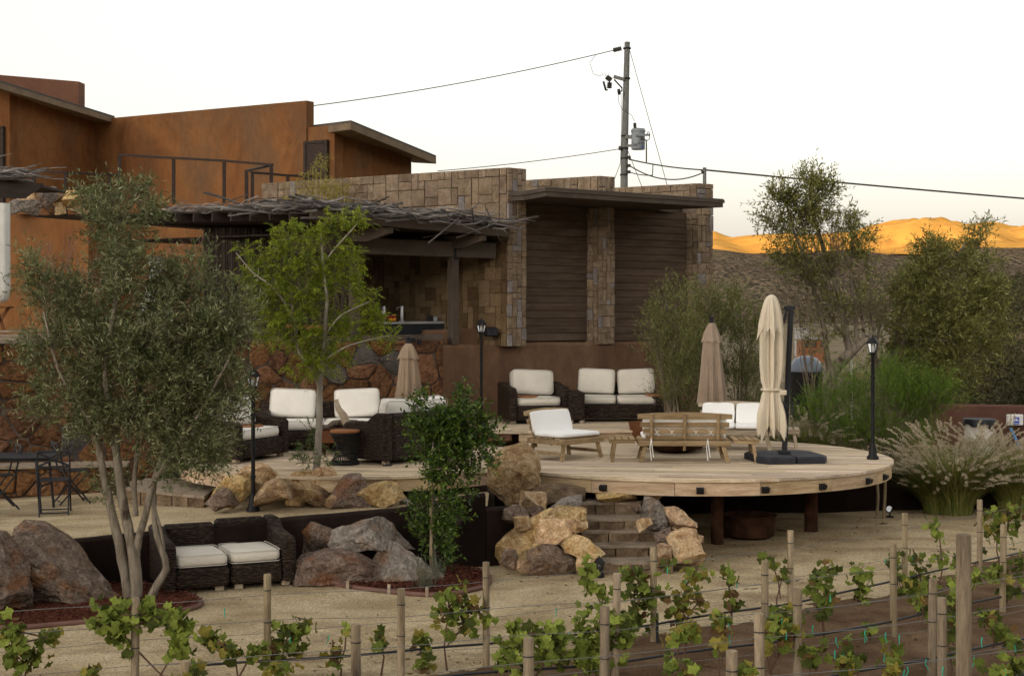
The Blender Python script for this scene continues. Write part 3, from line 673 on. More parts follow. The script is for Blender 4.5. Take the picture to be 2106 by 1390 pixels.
# big masonry wall under the bar terrace
A = flat(at(-60, 0, 21.9)); B = flat(at(911, 0, 25.25)); U = (B-A).normalized(); w = (B-A).length
mw = thing('stone_wall', 'rubble stone terrace wall with rust-brown stones behind the sofas', 'wall', (A.x, A.y, .3))
N = U.cross(UP).normalized()
m = MB(); q = [A-N*.0, B-N*.0, B-N*.45, A-N*.45]; m.prism([(p.x, p.y) for p in q], .3, [2.60, 2.70, 2.70, 2.60]); m.build('mortar_core', MATS['mortar_grey'], mw, world=True)
masonry(mw, A+V3((0, 0, .45)), U, UP, w, 2.16, .40, 4)
# side return at the right end
U2 = -N*-1; 
m = MB()
# low seat wall in front, left
A2 = flat(at(-60, 0, 21.2)); B2 = flat(at(262, 0, 21.6)); U2 = (B2-A2).normalized(); N2 = U2.cross(UP).normalized(); w2 = (B2-A2).length
sw = thing('seat_wall', 'low stone seat wall behind the black folding chairs', 'wall', (A2.x, A2.y, .3))
m = MB(); q = [A2, B2, B2-N2*.4, A2-N2*.4]; m.prism([(p.x, p.y) for p in q], .3, .80); m.build('mortar_core', MATS['mortar_grey'], sw, world=True)
m = MB(); q = [A2+N2*.07, B2+N2*.07, B2-N2*.45, A2-N2*.45]; m.prism([(p.x, p.y) for p in q], .803, .845); m.build('coping_slab', MATS['step_top'], sw, world=True)
masonry(sw, A2+V3((0, 0, .38)), U2, UP, w2, .42, .34, 9, .05)

# ---- bar building: three stone fins, board panels, canopy
DF = V3((-.835, .55, 0)).normalized()
def fin_pts(pl, Yl, pr, Yr, L):
    l = flat(at(pl, 0, Yl)); r_ = flat(at(pr, 0, Yr)); return l, r_, r_+DF*L, l+DF*L
ZT = 5.66; ZB = 2.47
bar = thing('bar_building', 'stone clad bar building with dark board panels and flat canopy', 'building', tuple(flat(at(1060, 0, 26.5))+V3((0, 0, 2.4))))
fins = [fin_pts(1044, 26.0, 1078, 26.27, 5.9), fin_pts(1231, 27.6, 1260, 27.83, 3.4), fin_pts(1435, 29.2, 1463, 29.43, 3.4)]
for k, (l, r_, rb, lb) in enumerate(fins):
    i = .004
    m = MB(); m.prism([(p.x, p.y) for p in (l, r_, rb, lb)], ZB+.01, ZT-.01); m.build('wall_core', MATS['mortar'], bar, world=True)
    U = (r_-l).normalized(); W_ = (r_-l).length
    mosaic(bar, l+V3((0, 0, ZB))-U*.03, U, UP, W_+.05, ZT-ZB, .105, .04, 20+k, .13)
    # left face, seen obliquely
    U = (l-lb).normalized(); L = (l-lb).length
    if k == 0:
        mosaic(bar, lb+V3((0, 0, 4.72)), U, UP, L, ZT-4.72, .15, .04, 30, .05)
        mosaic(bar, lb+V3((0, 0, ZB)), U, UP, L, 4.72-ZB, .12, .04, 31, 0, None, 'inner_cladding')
    else:
        mosaic(bar, lb+V3((0, 0, 5.22)), U, UP, L, ZT-5.22, .15, .04, 30+k, .08)
        mosaic(bar, l-U*.30+V3((0, 0, ZB)), U, UP, .30, 5.05-ZB, .11, .04, 40+k, .08)
def board_panel(l, r_, zb, zt, n, seed):
    U = (r_-l).normalized(); N = U.cross(UP).normalized(); w = (r_-l).length; h = (zt-zb)/n; r = random.Random(seed)
    m = MB(); m.prism([(p.x, p.y) for p in (l-N*.02, r_-N*.02, r_-N*.2, l-N*.2)], zb-.15, zt+.02); m.build('panel_core', MATS['board'], bar, world=True)
    for k in range(n):
        d = r.uniform(-.003, .004)
        inst('board', (lambda mm: (mm.box((0, 0, 0), (w-.02, .05, h-.005), .004), mm.mesh('board', MATS['board']))[1])(MB()), bar, wmat(bar).inverted() @ frame(U, -N, UP, (l+r_)/2+V3((0, 0, zb+h*(k+.5)))+N*(d)) @ Matrix.Rotation(R(-3.2), 4, 'X'))
pk = .24
board_panel(fins[0][1]+DF*pk, fins[1][0]+DF*pk, 2.55, 5.06, 18, 1)
board_panel(fins[1][1]+DF*pk, fins[2][0]+DF*pk, 2.52, 5.06, 18, 2)
# canopy
ca = flat(at(1076, 0, 25.85)); cb = flat(at(1123, 0, 24.95)); cc = flat(at(1487, 0, 27.65)); 
cp = [ca, cb, cc, cc+DF*1.4, fins[2][1]+DF*.5, fins[0][1]+DF*.8, ca+DF*.3]
def off(poly, d):
    c = sum(poly, V3())/len(poly); return [p+(p-c).normalized()*d for p in poly]
m = MB(); m.prism([(p.x, p.y) for p in cp], 5.065, 5.145); m.build('canopy_soffit', MATS['trim_brown'], bar, world=True)
m = MB(); m.prism([(p.x, p.y) for p in off(cp, .035)], 5.148, 5.205); m.build('canopy_edge', MATS['trim_brown'], bar, world=True)
m = MB(); m.prism([(p.x, p.y) for p in off(cp, .015)], 5.208, 5.225); m.build('canopy_roof', MATS['roof_dark'], bar, world=True)
# stucco base
b0 = flat(at(908, 0, 25.45)); b1 = flat(at(1044, 0, 26.2)); b2 = flat(at(1466, 0, 29.6))
pts = dens([(b0.x, b0.y), (b1.x, b1.y), (b2.x, b2.y)], .15)
bw = wall_line('stucco_wall', 'brown stucco wall behind the raised deck sofas', pts, .2, [2.50+.02*nz(x, y, 1.2, 3)+.03*max(0, nz(x, y, .7, 8))+(.02 if x > 0 else 0) for x, y in pts], .5, MATS['brown_plaster'], round_top=.05)
c0 = flat(at(885, 0, 25.9)); c1 = flat(at(1036, 0, 26.55))
wall_line('bar_counter_wall', 'rounded brown stucco counter wall below the bar opening', dens([(c0.x, c0.y), (c1.x, c1.y)], .15), 2.3, [2.76+.05*i/8 for i in range(len(dens([(c0.x, c0.y), (c1.x, c1.y)], .15)))], .4, MATS['brown_plaster'], round_top=.05)

# ---- terrace floor and upper level
A = flat(at(-160, 0, 21.7)); B = flat(at(880, 0, 25.35))
m = MB(); q = [A+V3((0, .35, 0)), B+V3((0, .35, 0)), flat(at(1040, 0, 29)), flat(at(900, 0, 33)), flat(at(-200, 0, 36))]; m.prism([(p.x, p.y) for p in q], 2.3, 2.56)
tag(m.build('terrace_floor', MATS['step_top']), kind='structure')
te = thing('terrace_edge', 'weathered plank edging along the terrace at the left', 'planks', tuple(at(20, 700, 21.9)))
for k in range(3):
    m = MB(); a = at(-40, 683+k*8, 21.8); b = at(96, 680+k*8, 22.3); m.beam(a, b, .16, .035, .006); m.build('plank', MATS['acacia_grey'], te, world=True)
def upwall(name, label, pts, z0, z1, th, m, cat='wall'):
    o = MB(); n = len(pts); z1 = z1 if isinstance(z1, (list, tuple)) else [z1]*n
    return wall_line(name, label, [(p.x, p.y) for p in pts], z0, z1, th, m, cat, round_top=.015)
# lower parapet, orange
pl = [flat(at(-120, 0, 34.6)), flat(at(183, 0, 33.0)), flat(at(330, 0, 32.2)), flat(at(470, 0, 31.4)), flat(at(640, 0, 30.4))]
upwall('parapet_wall', 'orange plaster parapet wall under the iron railing', pl, 2.5, [zof(440, 34.6)-.05, 5.50, 5.46, 5.42, 5.35], .25, MATS['orange_plaster'])
m = MB(); q = [p+V3((0, .2, 0)) for p in pl]+[flat(at(800, 0, 44)), flat(at(-200, 0, 46))]
m.prism([(p.x, p.y) for p in q], 2.4, 5.25); tag(m.build('upper_terrace', MATS['gravel']), kind='structure')
pl = [flat(at(-60, 0, 32.6)), flat(at(19, 0, 32.2)), flat(at(182, 0, 31.6))]
upwall('ledge_wall', 'lower orange plaster ledge holding the upper rock pile', pl, 2.5, [zof(438, 32.6), zof(440, 32.2), zof(445, 31.6)], .9, MATS['orange_plaster'])
# main building
ob = thing('orange_building', 'tall rust-orange plaster building with slanted roofs at the upper left', 'building', tuple(flat(at(400, 0, 38))+V3((0, 0, 5.2))))
def bwall(nm, pts, z0, z1, th=.3, mt='orange_plaster'):
    o = wall_line(nm, None, [(p.x, p.y) for p in pts], z0, z1, th, MATS[mt], None, round_top=.01)
    Mi = wmat(ob).inverted(); o.data.transform(Mi); setp(o, ob); return o
w0 = at(195, 0, 39.6); w1 = at(630, 0, 36.0)
bwall('wall', [flat(w0), flat(w1)], 5.2, [zof(246, 39.6), zof(207, 36.0)])
w2 = at(688, 0, 35.5)
bwall('wall', [flat(w1)+V3((.012, .05, 0)), flat(w2)], 5.2, [zof(262, 36.0), zof(257, 35.5)])
bwall('wall', [flat(w2)+V3((.0, .02, 0)), flat(at(846, 0, 38.5))], 5.2, [zof(262, 35.5), zof(322, 38.5)], .25)
# left wing
bwall('wall', [flat(at(22, 0, 36.2)), flat(at(195, 0, 39.55))], 5.2, [zof(178, 36.2), zof(243, 39.55)])
bwall('wall', [flat(at(-120, 0, 36.8)), flat(at(20, 0, 36.15))], 5.2, [zof(150, 36.8), zof(182, 36.15)])
bwall('parapet', [flat(at(-100, 0, 44.3)), flat(at(162, 0, 44.0))], 6, [zof(146, 44.3), zof(168, 44.0)], .5, 'rust_plaster')
def slab(nm, pts, th, mt, parent):                   # pts: 3D top corners in order
    m = MB(); n = len(pts); v = [V3(p) for p in pts]+[V3(p)-V3((0, 0, th)) for p in pts]
    f = [tuple(range(n)), tuple(range(n, 2*n))[::-1]]+[(i, n+i, n+(i+1) % n, (i+1) % n) for i in range(n)]
    m.add(v, f); o = m.build(nm, MATS[mt], parent, world=True); return o
def lift(P, d): return [p+V3((0, 0, d)) for p in P]
rl = [at(-90, 141, 34.6), at(0, 170, 35.0), at(236, 243, 39.4), at(200, 243, 40.5), at(-120, 140, 37)]
rl[3].z = rl[2].z+.05; rl[4].z = rl[0].z+.05
slab('roof_fascia', rl, .14, 'trim', ob); slab('roof', lift(rl, .05), .046, 'roof_dark', ob)
rr = [at(686, 257, 35.3), at(722, 252, 34.9), at(897, 324, 38.2), at(850, 322, 39.4), at(640, 262, 36.6)]
slab('roof_fascia', rr, .17, 'trim', ob); slab('roof', lift(rr, .05), .046, 'roof_dark', ob)
# doors
def door(px0, px1, y0, y1, Ya, Yb):
    a = at(px0, 0, Ya); b = at(px1, 0, Yb); zt = zof(y0, Ya); zb = 5.25
    U = (flat(b)-flat(a)).normalized(); N = U.cross(UP); w = (flat(b)-flat(a)).length
    m = MB(); c = (flat(a)+flat(b))/2+N*.05; Mx = Matrix((U, -N, UP)).transposed()
    m.box(c+V3((0, 0, (zt+zb)/2)), (w-.14, .06, zt-zb-.08), .005, Mx); dr = m.build('door', MATS['rail_metal'], ob, world=True)
    m = MB()
    m.box(c-U*(w/2-.04)+V3((0, 0, (zt+zb)/2)), (.08, .11, zt-zb), .005, Mx); m.box(c+U*(w/2-.04)+V3((0, 0, (zt+zb)/2)), (.08, .11, zt-zb), .005, Mx); m.box(c+V3((0, 0, zt-.035)), (w-.165, .105, .07), .005, Mx)
    m.build('door_frame', MATS['dark_wood'], dr, world=True)
door(629, 678, 292, 400, 36.0, 35.6)
door(-40, 12, 264, 420, 36.5, 36.2)
# railings
def railing(label, posts, group='iron railings'):
    # posts: (px, ytop, Y) ; rail joins the tops
    base = at(posts[0][0], posts[0][1], posts[0][2]); t = thing('railing', label, 'railing', (base.x, base.y, 5.3), 0, group)
    tops = [at(*p) for p in posts]
    for p, q in zip(tops, posts):
        m = MB(); m.box((p.x, p.y, (p.z+5.2)/2), (.07, .07, p.z-5.2), .006); m.build('post', MATS['rail_metal'], t, world=True)
    for a, b in zip(tops, tops[1:]):
        m = MB(); d = (b-a).normalized()*.04; m.beam(a-d+V3((0, 0, .032)), b+d+V3((0, 0, .032)), .07, .05, .005); m.build('top_rail', MATS['rail_metal'], t, world=True)
railing('tall black iron railing in front of the orange wall', [(246, 322, 33.0), (357, 328, 32.5), (461, 334, 32.0), (558, 342, 31.4)])
railing('short square iron railing at the stair landing by the stick roof', [(558, 343, 31.7), (507, 355, 30.6)])
railing('low iron railing behind the square landing rail', [(519, 358, 33.0), (592, 364, 33.4), (650, 366, 33.8)])
railing('low iron railing above the upper rock pile', [(70, 354, 32.8), (135, 358, 32.7), (226, 362, 33.2), (246, 364, 33.3)])
# ================================================================== stick pergola
pg = thing('pergola', 'dark timber pergola roofed with grey branches over the bar', 'pergola', tuple(flat(at(730, 0, 25))+V3((0, 0, 2.56))))
K0 = at(641, 433, 23.3); KR = at(1050, 469, 25.75); KL = at(350, 440, 24.9)          # nearest corner, right end, left end of the roof edge
KB = KL+(KR-K0)
def rp_(u, v, h=0):                                   # u along the right edge, v along the left edge
    return K0+(KR-K0)*u+(KL-K0)*v+V3((0, 0, h))
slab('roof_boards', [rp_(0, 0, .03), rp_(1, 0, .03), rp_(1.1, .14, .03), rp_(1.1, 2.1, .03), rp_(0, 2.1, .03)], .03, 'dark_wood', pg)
# edge beam, rafters with cut tails
m = MB(); m.beam(rp_(0.0, .01, -.075), rp_(1.0, .01, -.085), .06, .15); m.build('edge_beam', MATS['trim_brown'], pg, world=True)
dR = (KR-K0).normalized(); dL = (KL-K0).normalized()
for k in range(9):
    v_ = .12+k*.135
    a = rp_(-.02, v_, -.075); b = rp_(1.0, v_, -.075)
    m = MB(); m.beam(a, b, .055, .15); m.build('rafter', MATS['dark_wood'], pg, world=True)
# cross beams that carry the rafters, tails reach the front edge
def cut_beam(p0, p1, w, h, cut, mt='trim_brown'):     # horizontal beam, far end slanted underneath
    d = (p1-p0); L = d.length; x = d.normalized(); y = UP.cross(x).normalized(); z = x.cross(y)
    pts = [(0, 0), (L-cut, 0), (L, h*.62), (L, h), (0, h)]
    v = [p0+x*a+z*b+y*s*w/2 for s in (-1, 1) for a, b in pts]; n = 5
    f = [tuple(range(n)), tuple(range(n, 2*n))[::-1]]+[(i, n+i, n+(i+1) % n, (i+1) % n) for i in range(n)]
    m = MB().add(v, f); return m.build('cross_beam', MATS[mt], pg, world=True)
for u_, dz in ((.36, -.40), (.84, -.40)):
    cut_beam(rp_(u_, 1.2, dz), rp_(u_, -.02, dz), .12, .22, .45)
# main beam on posts
pa = at(700, 488, 24.75); pb_ = at(1016, 501, 26.05); hb = .27
mb = MB(); mb.beam(pa+(pa-pb_)*.35-V3((0, 0, hb/2)), pb_-V3((0, 0, hb/2)), .16, hb); mb.build('main_beam', MATS['trim_brown'], pg, world=True)
d4 = DF*4.2; zc4 = pa.z+.02
cl_ = [pa+(pa-pb_)*.30, pb_+(pb_-pa)*.06]; cl_ = [cl_[0], cl_[1], cl_[1]+d4, cl_[0]+d4]
for q_ in cl_: q_.z += .03
slab('light_stop_boards', cl_, .025, 'dark_wood', pg)  # dropped ceiling added to keep daylight out of the bar
for px, Yp in ((729, 24.87), (932, 25.7)):
    z1 = (pa+(pb_-pa)*((px-700)/316)).z-hb-.004; x = xof(px, Yp)
    m = MB(); m.box((x, Yp, (z1+2.5)/2), (.15, .15, z1-2.5), .008, Matrix.Rotation(R(38), 3, 'Z')); p = m.build('post', MATS['trim_brown'], pg, world=True)
    m = MB(); 
    d = V3((.62, -.79, 0))*.085
    m.box(V3((x, Yp, z1+.06))+d, (.09, .012, .2), .004, Matrix.Rotation(R(38), 3, 'Z')); m.build('bracket', MATS['black_metal'], p, world=True)
# dark slatted screen at the back left of the bar and dark doorway
sc0 = flat(at(420, 0, 25.4)); sc1 = flat(at(716, 0, 25.1))
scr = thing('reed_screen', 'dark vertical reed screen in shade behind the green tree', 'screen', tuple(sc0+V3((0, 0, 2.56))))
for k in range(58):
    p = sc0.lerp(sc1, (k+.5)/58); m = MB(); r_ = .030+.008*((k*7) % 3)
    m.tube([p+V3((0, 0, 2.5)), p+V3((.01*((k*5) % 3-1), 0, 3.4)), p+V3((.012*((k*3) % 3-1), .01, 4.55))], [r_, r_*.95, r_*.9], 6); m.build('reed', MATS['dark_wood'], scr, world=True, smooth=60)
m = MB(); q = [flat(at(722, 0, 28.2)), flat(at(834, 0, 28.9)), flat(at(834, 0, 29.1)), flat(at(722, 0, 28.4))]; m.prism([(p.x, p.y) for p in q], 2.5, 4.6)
tag(m.build('doorway_dark', MATS['dark_void']), 'black panel standing for the dark doorway at the back of the bar', 'door')  # black sheet painting the darkness of the open doorway
# branches
def stick_mesh(seed, L, r0):
    r = random.Random(seed); pts = []; y = z = 0; n = 7
    for i in range(n):
        pts.append((L*(i/(n-1)-.5), y, z)); y += r.uniform(-.035, .035)*L; z += r.uniform(-.02, .02)*L
    m = MB(); m.tube(pts, [r0*(1-.55*i/(n-1)) for i in range(n)], 5)
    if r.random() < .8:
        i = r.randint(2, 4); p = V3(pts[i]); d = V3((r.uniform(.12, .25)*L, r.uniform(-.1, .1)*L, r.uniform(-.04, .06)*L))
        m.tube([p, p+d*.5+V3((0, 0, r.uniform(-.02, .02))), p+d], [r0*.6, r0*.45, r0*.2], 4)
    return m.mesh('branch', MATS['dead_wood'], 60)
SM = [stick_mesh(k, L, r0) for k, (L, r0) in enumerate(((1.3, .020), (1.7, .023), (1.0, .017), (1.5, .018), (.8, .015), (2.0, .021)))]
def sticks(t, n, pos, ang, seed, tilt=6, sc=(.7, 1.15)):
    r = random.Random(seed); Mi = wmat(t).inverted()
    for k in range(n):
        p = pos(r, k/n); M = Matrix.Translation(p) @ Euler((r.uniform(0, 6.28), R(r.gauss(0, tilt)), ang(r)), 'XYZ').to_matrix().to_4x4()
        M = Matrix.Translation(p) @ Matrix.Rotation(ang(r), 4, 'Z') @ Matrix.Rotation(R(r.gauss(0, tilt)), 4, 'Y') @ Matrix.Rotation(r.uniform(0, 6.28), 4, 'X') @ Matrix.Scale(r.uniform(*sc), 4)
        inst('branch', SM[r.randrange(len(SM))], t, Mi @ M)
aR = math.atan2(dR.y, dR.x); aL = math.atan2(dL.y, dL.x)
sticks(pg, 170, lambda r, t: rp_(r.uniform(-.0, .97), r.uniform(-.05, .35), .05+abs(r.gauss(0, .055))), lambda r: aR+r.gauss(0, .22)+(math.pi if r.random() < .5 else 0), 3)
sticks(pg, 130, lambda r, t: rp_(r.uniform(-.05, .4), r.uniform(-.02, .98), .05+abs(r.gauss(0, .045))), lambda r: aL+r.gauss(0, .25)+(math.pi if r.random() < .5 else 0), 4)
sticks(pg, 16, lambda r, t: rp_(r.uniform(.1, .98), -.06, .0), lambda r: aR+r.gauss(0, .5), 5, 16, (.6, .9))
sticks(pg, 6, lambda r, t: rp_(1.02, r.uniform(-.05, .2), .04), lambda r: aR+r.gauss(0, .2), 6, 8, (.6, .8))
# second pergola at the left edge
p2 = thing('pergola', 'corner of a second branch-roofed pergola at the left edge', 'pergola', tuple(flat(at(-60, 0, 24))+V3((0, 0, 2.56))))
cb0 = at(-160, 395, 23.6); cb1 = at(88, 378, 24.2)
def cut_beam2(p0, p1, w, h, cut):
    d = (p1-p0); d.z = 0; L = d.length; x = d.normalized(); y = UP.cross(x).normalized(); p0 = p0.copy(); p0.z = p1.z-h
    pts = [(0, 0), (L-cut, 0), (L, h*.8), (L, h), (0, h)]; v = [p0+x*a+UP*b+y*s*w/2 for s in (-1, 1) for a, b in pts]; n = 5
    f = [tuple(range(n)), tuple(range(n, 2*n))[::-1]]+[(i, n+i, n+(i+1) % n, (i+1) % n) for i in range(n)]
    return MB().add(v, f).build('cross_beam', MATS['dark_wood'], p2, world=True)
cut_beam2(cb0, cb1, .14, .25, .28)
m = MB(); a = at(-60, 0, 24.0); m.box((a.x, 24.0, 3.7), (.15, .15, 2.3), .01); m.build('post', MATS['dark_wood'], p2, world=True)
q = at(-200, 372, 24.4); slab('roof_boards', [V3((q.x-.5, 23.8, q.z)), V3((xof(40, 24), 23.8, q.z)), V3((xof(40, 24), 26.4, q.z)), V3((q.x-.5, 26.4, q.z))], .04, 'dark_wood', p2)
sticks(p2, 70, lambda r, t: V3((xof(r.uniform(-90, 38), 24), r.uniform(23.7, 25.0), zof(372, 24.2)+.05+abs(r.gauss(0, .10)))), lambda r: r.gauss(0, .35)+(math.pi if r.random() < .3 else 0), 8, 9, (.45, .8))
cu = thing('rolled_curtain', 'pale rolled curtain hanging from the left pergola beam', 'curtain', tuple(at(6, 622, 23.9)))
m = MB(); c = at(4, 622, 23.9); n = 20; v = []; f = []
prof = [(.0, .03), (.05, .10), (.25, .125), (1.0, .12), (1.55, .125), (1.62, .12)]
m2 = [(r_, h) for h, r_ in prof]
for h, r_ in prof:
    for k in range(n):
        a = 2*math.pi*k/n; rr_ = r_*(1+.10*math.cos(7*a)+.05*math.cos(3*a+h)); v.append(c+V3((rr_*math.cos(a), rr_*math.sin(a), h)))
for i in range(len(prof)-1):
    for k in range(n): f.append((i*n+k, i*n+(k+1) % n, (i+1)*n+(k+1) % n, (i+1)*n+k))
f += [tuple(range(n))[::-1], tuple((len(prof)-1)*n+k for k in range(n))]
m.add(v, f); m.build('fabric', MATS['curtain'], cu, world=True, smooth=80)

# ================================================================== bar things
Yb = 26.7
bc = thing('bar_counter', 'steel topped bar counter with black front under the pergola', 'counter', tuple(flat(at(850, 0, Yb))+V3((0, 0, 2.56))))
a = at(780, 664, 26.3); b = at(900, 663, 26.9)
m = MB(); m.beam(a, b, .55, .045); m.build('top', MATS['steel'], bc, world=True)
m = MB(); m.beam(a-V3((0, 0, .17)), b-V3((0, 0, .17)), .50, .28); m.build('front', MATS['grey_metal'], bc, world=True)
zc = a.z+.024
def tap(px, Y, label):
    p = at(px, 0, Y); t = thing('beer_tap', label, 'tap', (p.x, Y, zc), 0, 'beer taps')
    MB().lathe([(.05, 0), (.05, .015), (.03, .02), (.03, .27), (.026, .28)], 12).build('column', MATS['steel'], t, smooth=40)
    MB().tube([(0, 0, .255), (-.09, -.01, .255), (-.095, -.01, .21)], .011, 6).build('spout', MATS['steel'], t, smooth=50)
    MB().tube([(-.09, -.01, .26), (-.1, -.01, .34)], [.008, .013], 6).build('handle', MATS['black_metal'], t, smooth=50)
tap(827, 26.5, 'steel beer tap standing free on the bar counter'); tap(790, 26.4, 'steel beer tap beside the green tree leaves')
bs_ = thing('back_shelf', 'dark back counter carrying the drinking glasses', 'shelf', tuple(flat(at(900, 0, 27.6))+V3((0, 0, 2.56))))
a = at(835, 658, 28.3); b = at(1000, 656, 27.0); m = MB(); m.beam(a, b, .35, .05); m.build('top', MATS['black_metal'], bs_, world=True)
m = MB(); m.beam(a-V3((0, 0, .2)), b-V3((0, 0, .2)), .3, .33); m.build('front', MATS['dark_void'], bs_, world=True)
gme = MB().lathe([(.024, 0), (.03, .002), (.036, .12), (.034, .12), (.028, .01), (0, .01)], 10, cap=False).mesh('drinking_glass', MATS['glass'], 40)
k = 0
ab = (b-a)
for i in range(13):
    t = .04+i*.042; p = a+ab*t+V3((0, -.08+.07*(i % 2), .026)); o = inst('drinking_glass', gme, None, Matrix.Translation(p)); k += 1
    tag(o, '%s clear glass from the left in the single row on the back counter' % ['first', 'second', 'third', 'fourth', 'fifth', 'sixth', 'seventh', 'eighth', 'ninth', 'tenth', 'eleventh', 'twelfth', 'thirteenth'][i], 'glass', 'glasses on the back counter')
for i in range(4):
    for j in range(3):
        p = a+ab*(.56+i*.034)+V3((0, -.06, .026+j*.122)); o = inst('drinking_glass', gme, None, Matrix.Translation(p))
        tag(o, '%s clear glass in the %s stack from the left beside the bar post' % (['bottom', 'middle', 'top'][j], ['first', 'second', 'third', 'fourth'][i]), 'glass', 'stacked glasses left of the post')
p = at(927, 672, 25.75); cdn = thing('table_lantern', 'small cream lantern with yellow mark beside the pergola post', 'lantern', tuple(p))
MB().lathe([(.048, 0), (.046, .06), (.038, .085), (.036, .1)], 4, rot=R(40)).build('body', MATS['cream_fabric'], cdn); MB().box((.004, -.038, .022), (.03, .012, .02), .002).build('mark', MATS['yellow_paint'], cdn)
p = at(800, 661, 26.2); fl = thing('flower_bunch', 'red flowers on the bar counter next to the tree', 'flowers', (p.x, p.y, zc))
r = random.Random(2)
for i in range(14):
    MB().lathe([(.005, 0), (.028, .012), (.024, .03), (.0, .036)], 7, (r.uniform(-.09, .10), r.uniform(-.05, .05), r.uniform(.0, .11)+.0)).build('flower', MATS['red_petal'], fl, smooth=60)
MB().box((0, 0, .02), (.16, .08, .04), .01).build('tray', MATS['black_metal'], fl)
for k, (px, lab) in enumerate(((804, 'left of the two oranges on the bar counter'), (811, 'right of the two oranges, next to the free tap'))):
    p = at(px, 0, 26.15); m = MB(); m.lathe([(.004, 0), (.03, .012), (.04, .036), (.03, .06), (.004, .072)], 12, cap=True); o = m.build('orange', MATS['orange_fruit'], smooth=80); o.location = (p.x, p.y-.05, zc); tag(o, lab, 'orange', 'oranges')
p = at(890, 664, 26.6); bx = thing('menu_box', 'small black box with pale blue label on the counter end', 'box', (p.x, p.y, zc)); MB().box((-.05, 0, .055), (.11, .1, .11), .004).build('body', MATS['black_metal'], bx); MB().box((.05, -.01, .045), (.07, .06, .09), .003).build('label', MATS['transformer_grey'], bx)
p = at(952, 655, 27.0); mo = thing('till_screen', 'black till screen in the dark right corner of the bar', 'screen', tuple(p)); MB().box((0, 0, .22), (.26, .04, .22), .01).build('screen', MATS['black_metal'], mo); MB().box((0, .02, .06), (.05, .05, .13), .005).build('stand', MATS['black_metal'], mo); MB().box((.0, 0, -.003), (.2, .15, .012), .003).build('base', MATS['black_metal'], mo)
MB().box((.02, -.09, .10), (.07, .01, .10), .001, Matrix.Rotation(R(14), 3, 'Y')).build('receipt', MATS['white_paint'], mo)
p = at(1009, 683, 25.95); spk = thing('outdoor_speaker', 'black outdoor speaker on the stucco wall beside the stone pillar', 'speaker', tuple(p), R(35)); MB().box((0, 0, 0), (.22, .16, .16), .02).build('cabinet', MATS['black_metal'], spk); MB().box((0, -.083, 0), (.18, .008, .12), .004).build('grille', MATS['plastic_black'], spk); MB().box((0, .1, 0), (.05, .06, .05), .005).build('bracket', MATS['black_metal'], spk)
p = at(852, 700, 24.5); fld = thing('floodlight', 'black twin floodlight at the top of the stone wall', 'floodlight', tuple(p), R(10))
MB().box((-.03, -.05, .0), (.10, .09, .07), .012, Matrix.Rotation(R(-25), 3, 'Y')).build('lamp_head', MATS['black_metal'], fld); MB().box((.08, -.03, -.03), (.08, .09, .09), .012).build('lamp_head', MATS['black_metal'], fld); MB().beam((0, 0, 0), (0, .42, -.03), .04, .04).build('arm', MATS['black_metal'], fld)
p = at(700, 694, 24.0)
ct = thing('terrace_bench', 'wooden bench top on the bar terrace behind the green tree', 'bench', tuple(flat(at(620, 0, 25.0))+V3((0, 0, 2.56)))); m = MB(); m.beam(at(590, 672, 24.9), at(672, 674, 25.1), .3, .07); m.build('seat', MATS['copper_wood'], ct, world=True)
for px in (600, 662):
    a = at(px, 676, 25.0); m = MB(); m.box((a.x, a.y, (a.z+2.56)/2-.02), (.07, .2, a.z-2.56-.04), .005); m.build('leg', MATS['dark_wood'], ct, world=True)
# white chiminea on the terrace
p = at(322, 0, 25.5); ch = thing('chiminea', 'white bottle-shaped chiminea on the terrace behind the olive tree', 'chiminea', (p.x, p.y, 2.56))
MB().lathe([(.22, 0), (.28, .12), (.33, .4), (.30, .62), (.20, .82), (.13, 1.0), (.11, 1.32), (.14, 1.38), (.14, 1.44), (.11, 1.44)], 18).build('body', MATS['white_paint'], ch, smooth=60)
MB().lathe([(.16, 1.42), (.16, 1.47), (.1, 1.5)], 18).build('rim', MATS['rock_grey'], ch, smooth=40)
ft = thing('folding_table', 'rusty folding frame under the left pergola', 'frame', tuple(flat(at(20, 0, 23.6))+V3((0, 0, 2.56))))
for (a, b) in (((-20, 690), (18, 632)), ((12, 690), (-10, 626))):
    m = MB(); m.beam(at(a[0], a[1], 23.6), at(b[0], b[1], 23.6), .03, .05); m.build('leg', MATS['corten'], ft, world=True)
m = MB(); m.beam(at(-30, 632, 23.62), at(22, 632, 23.62), .3, .03); m.build('seat', MATS['corten'], ft, world=True)

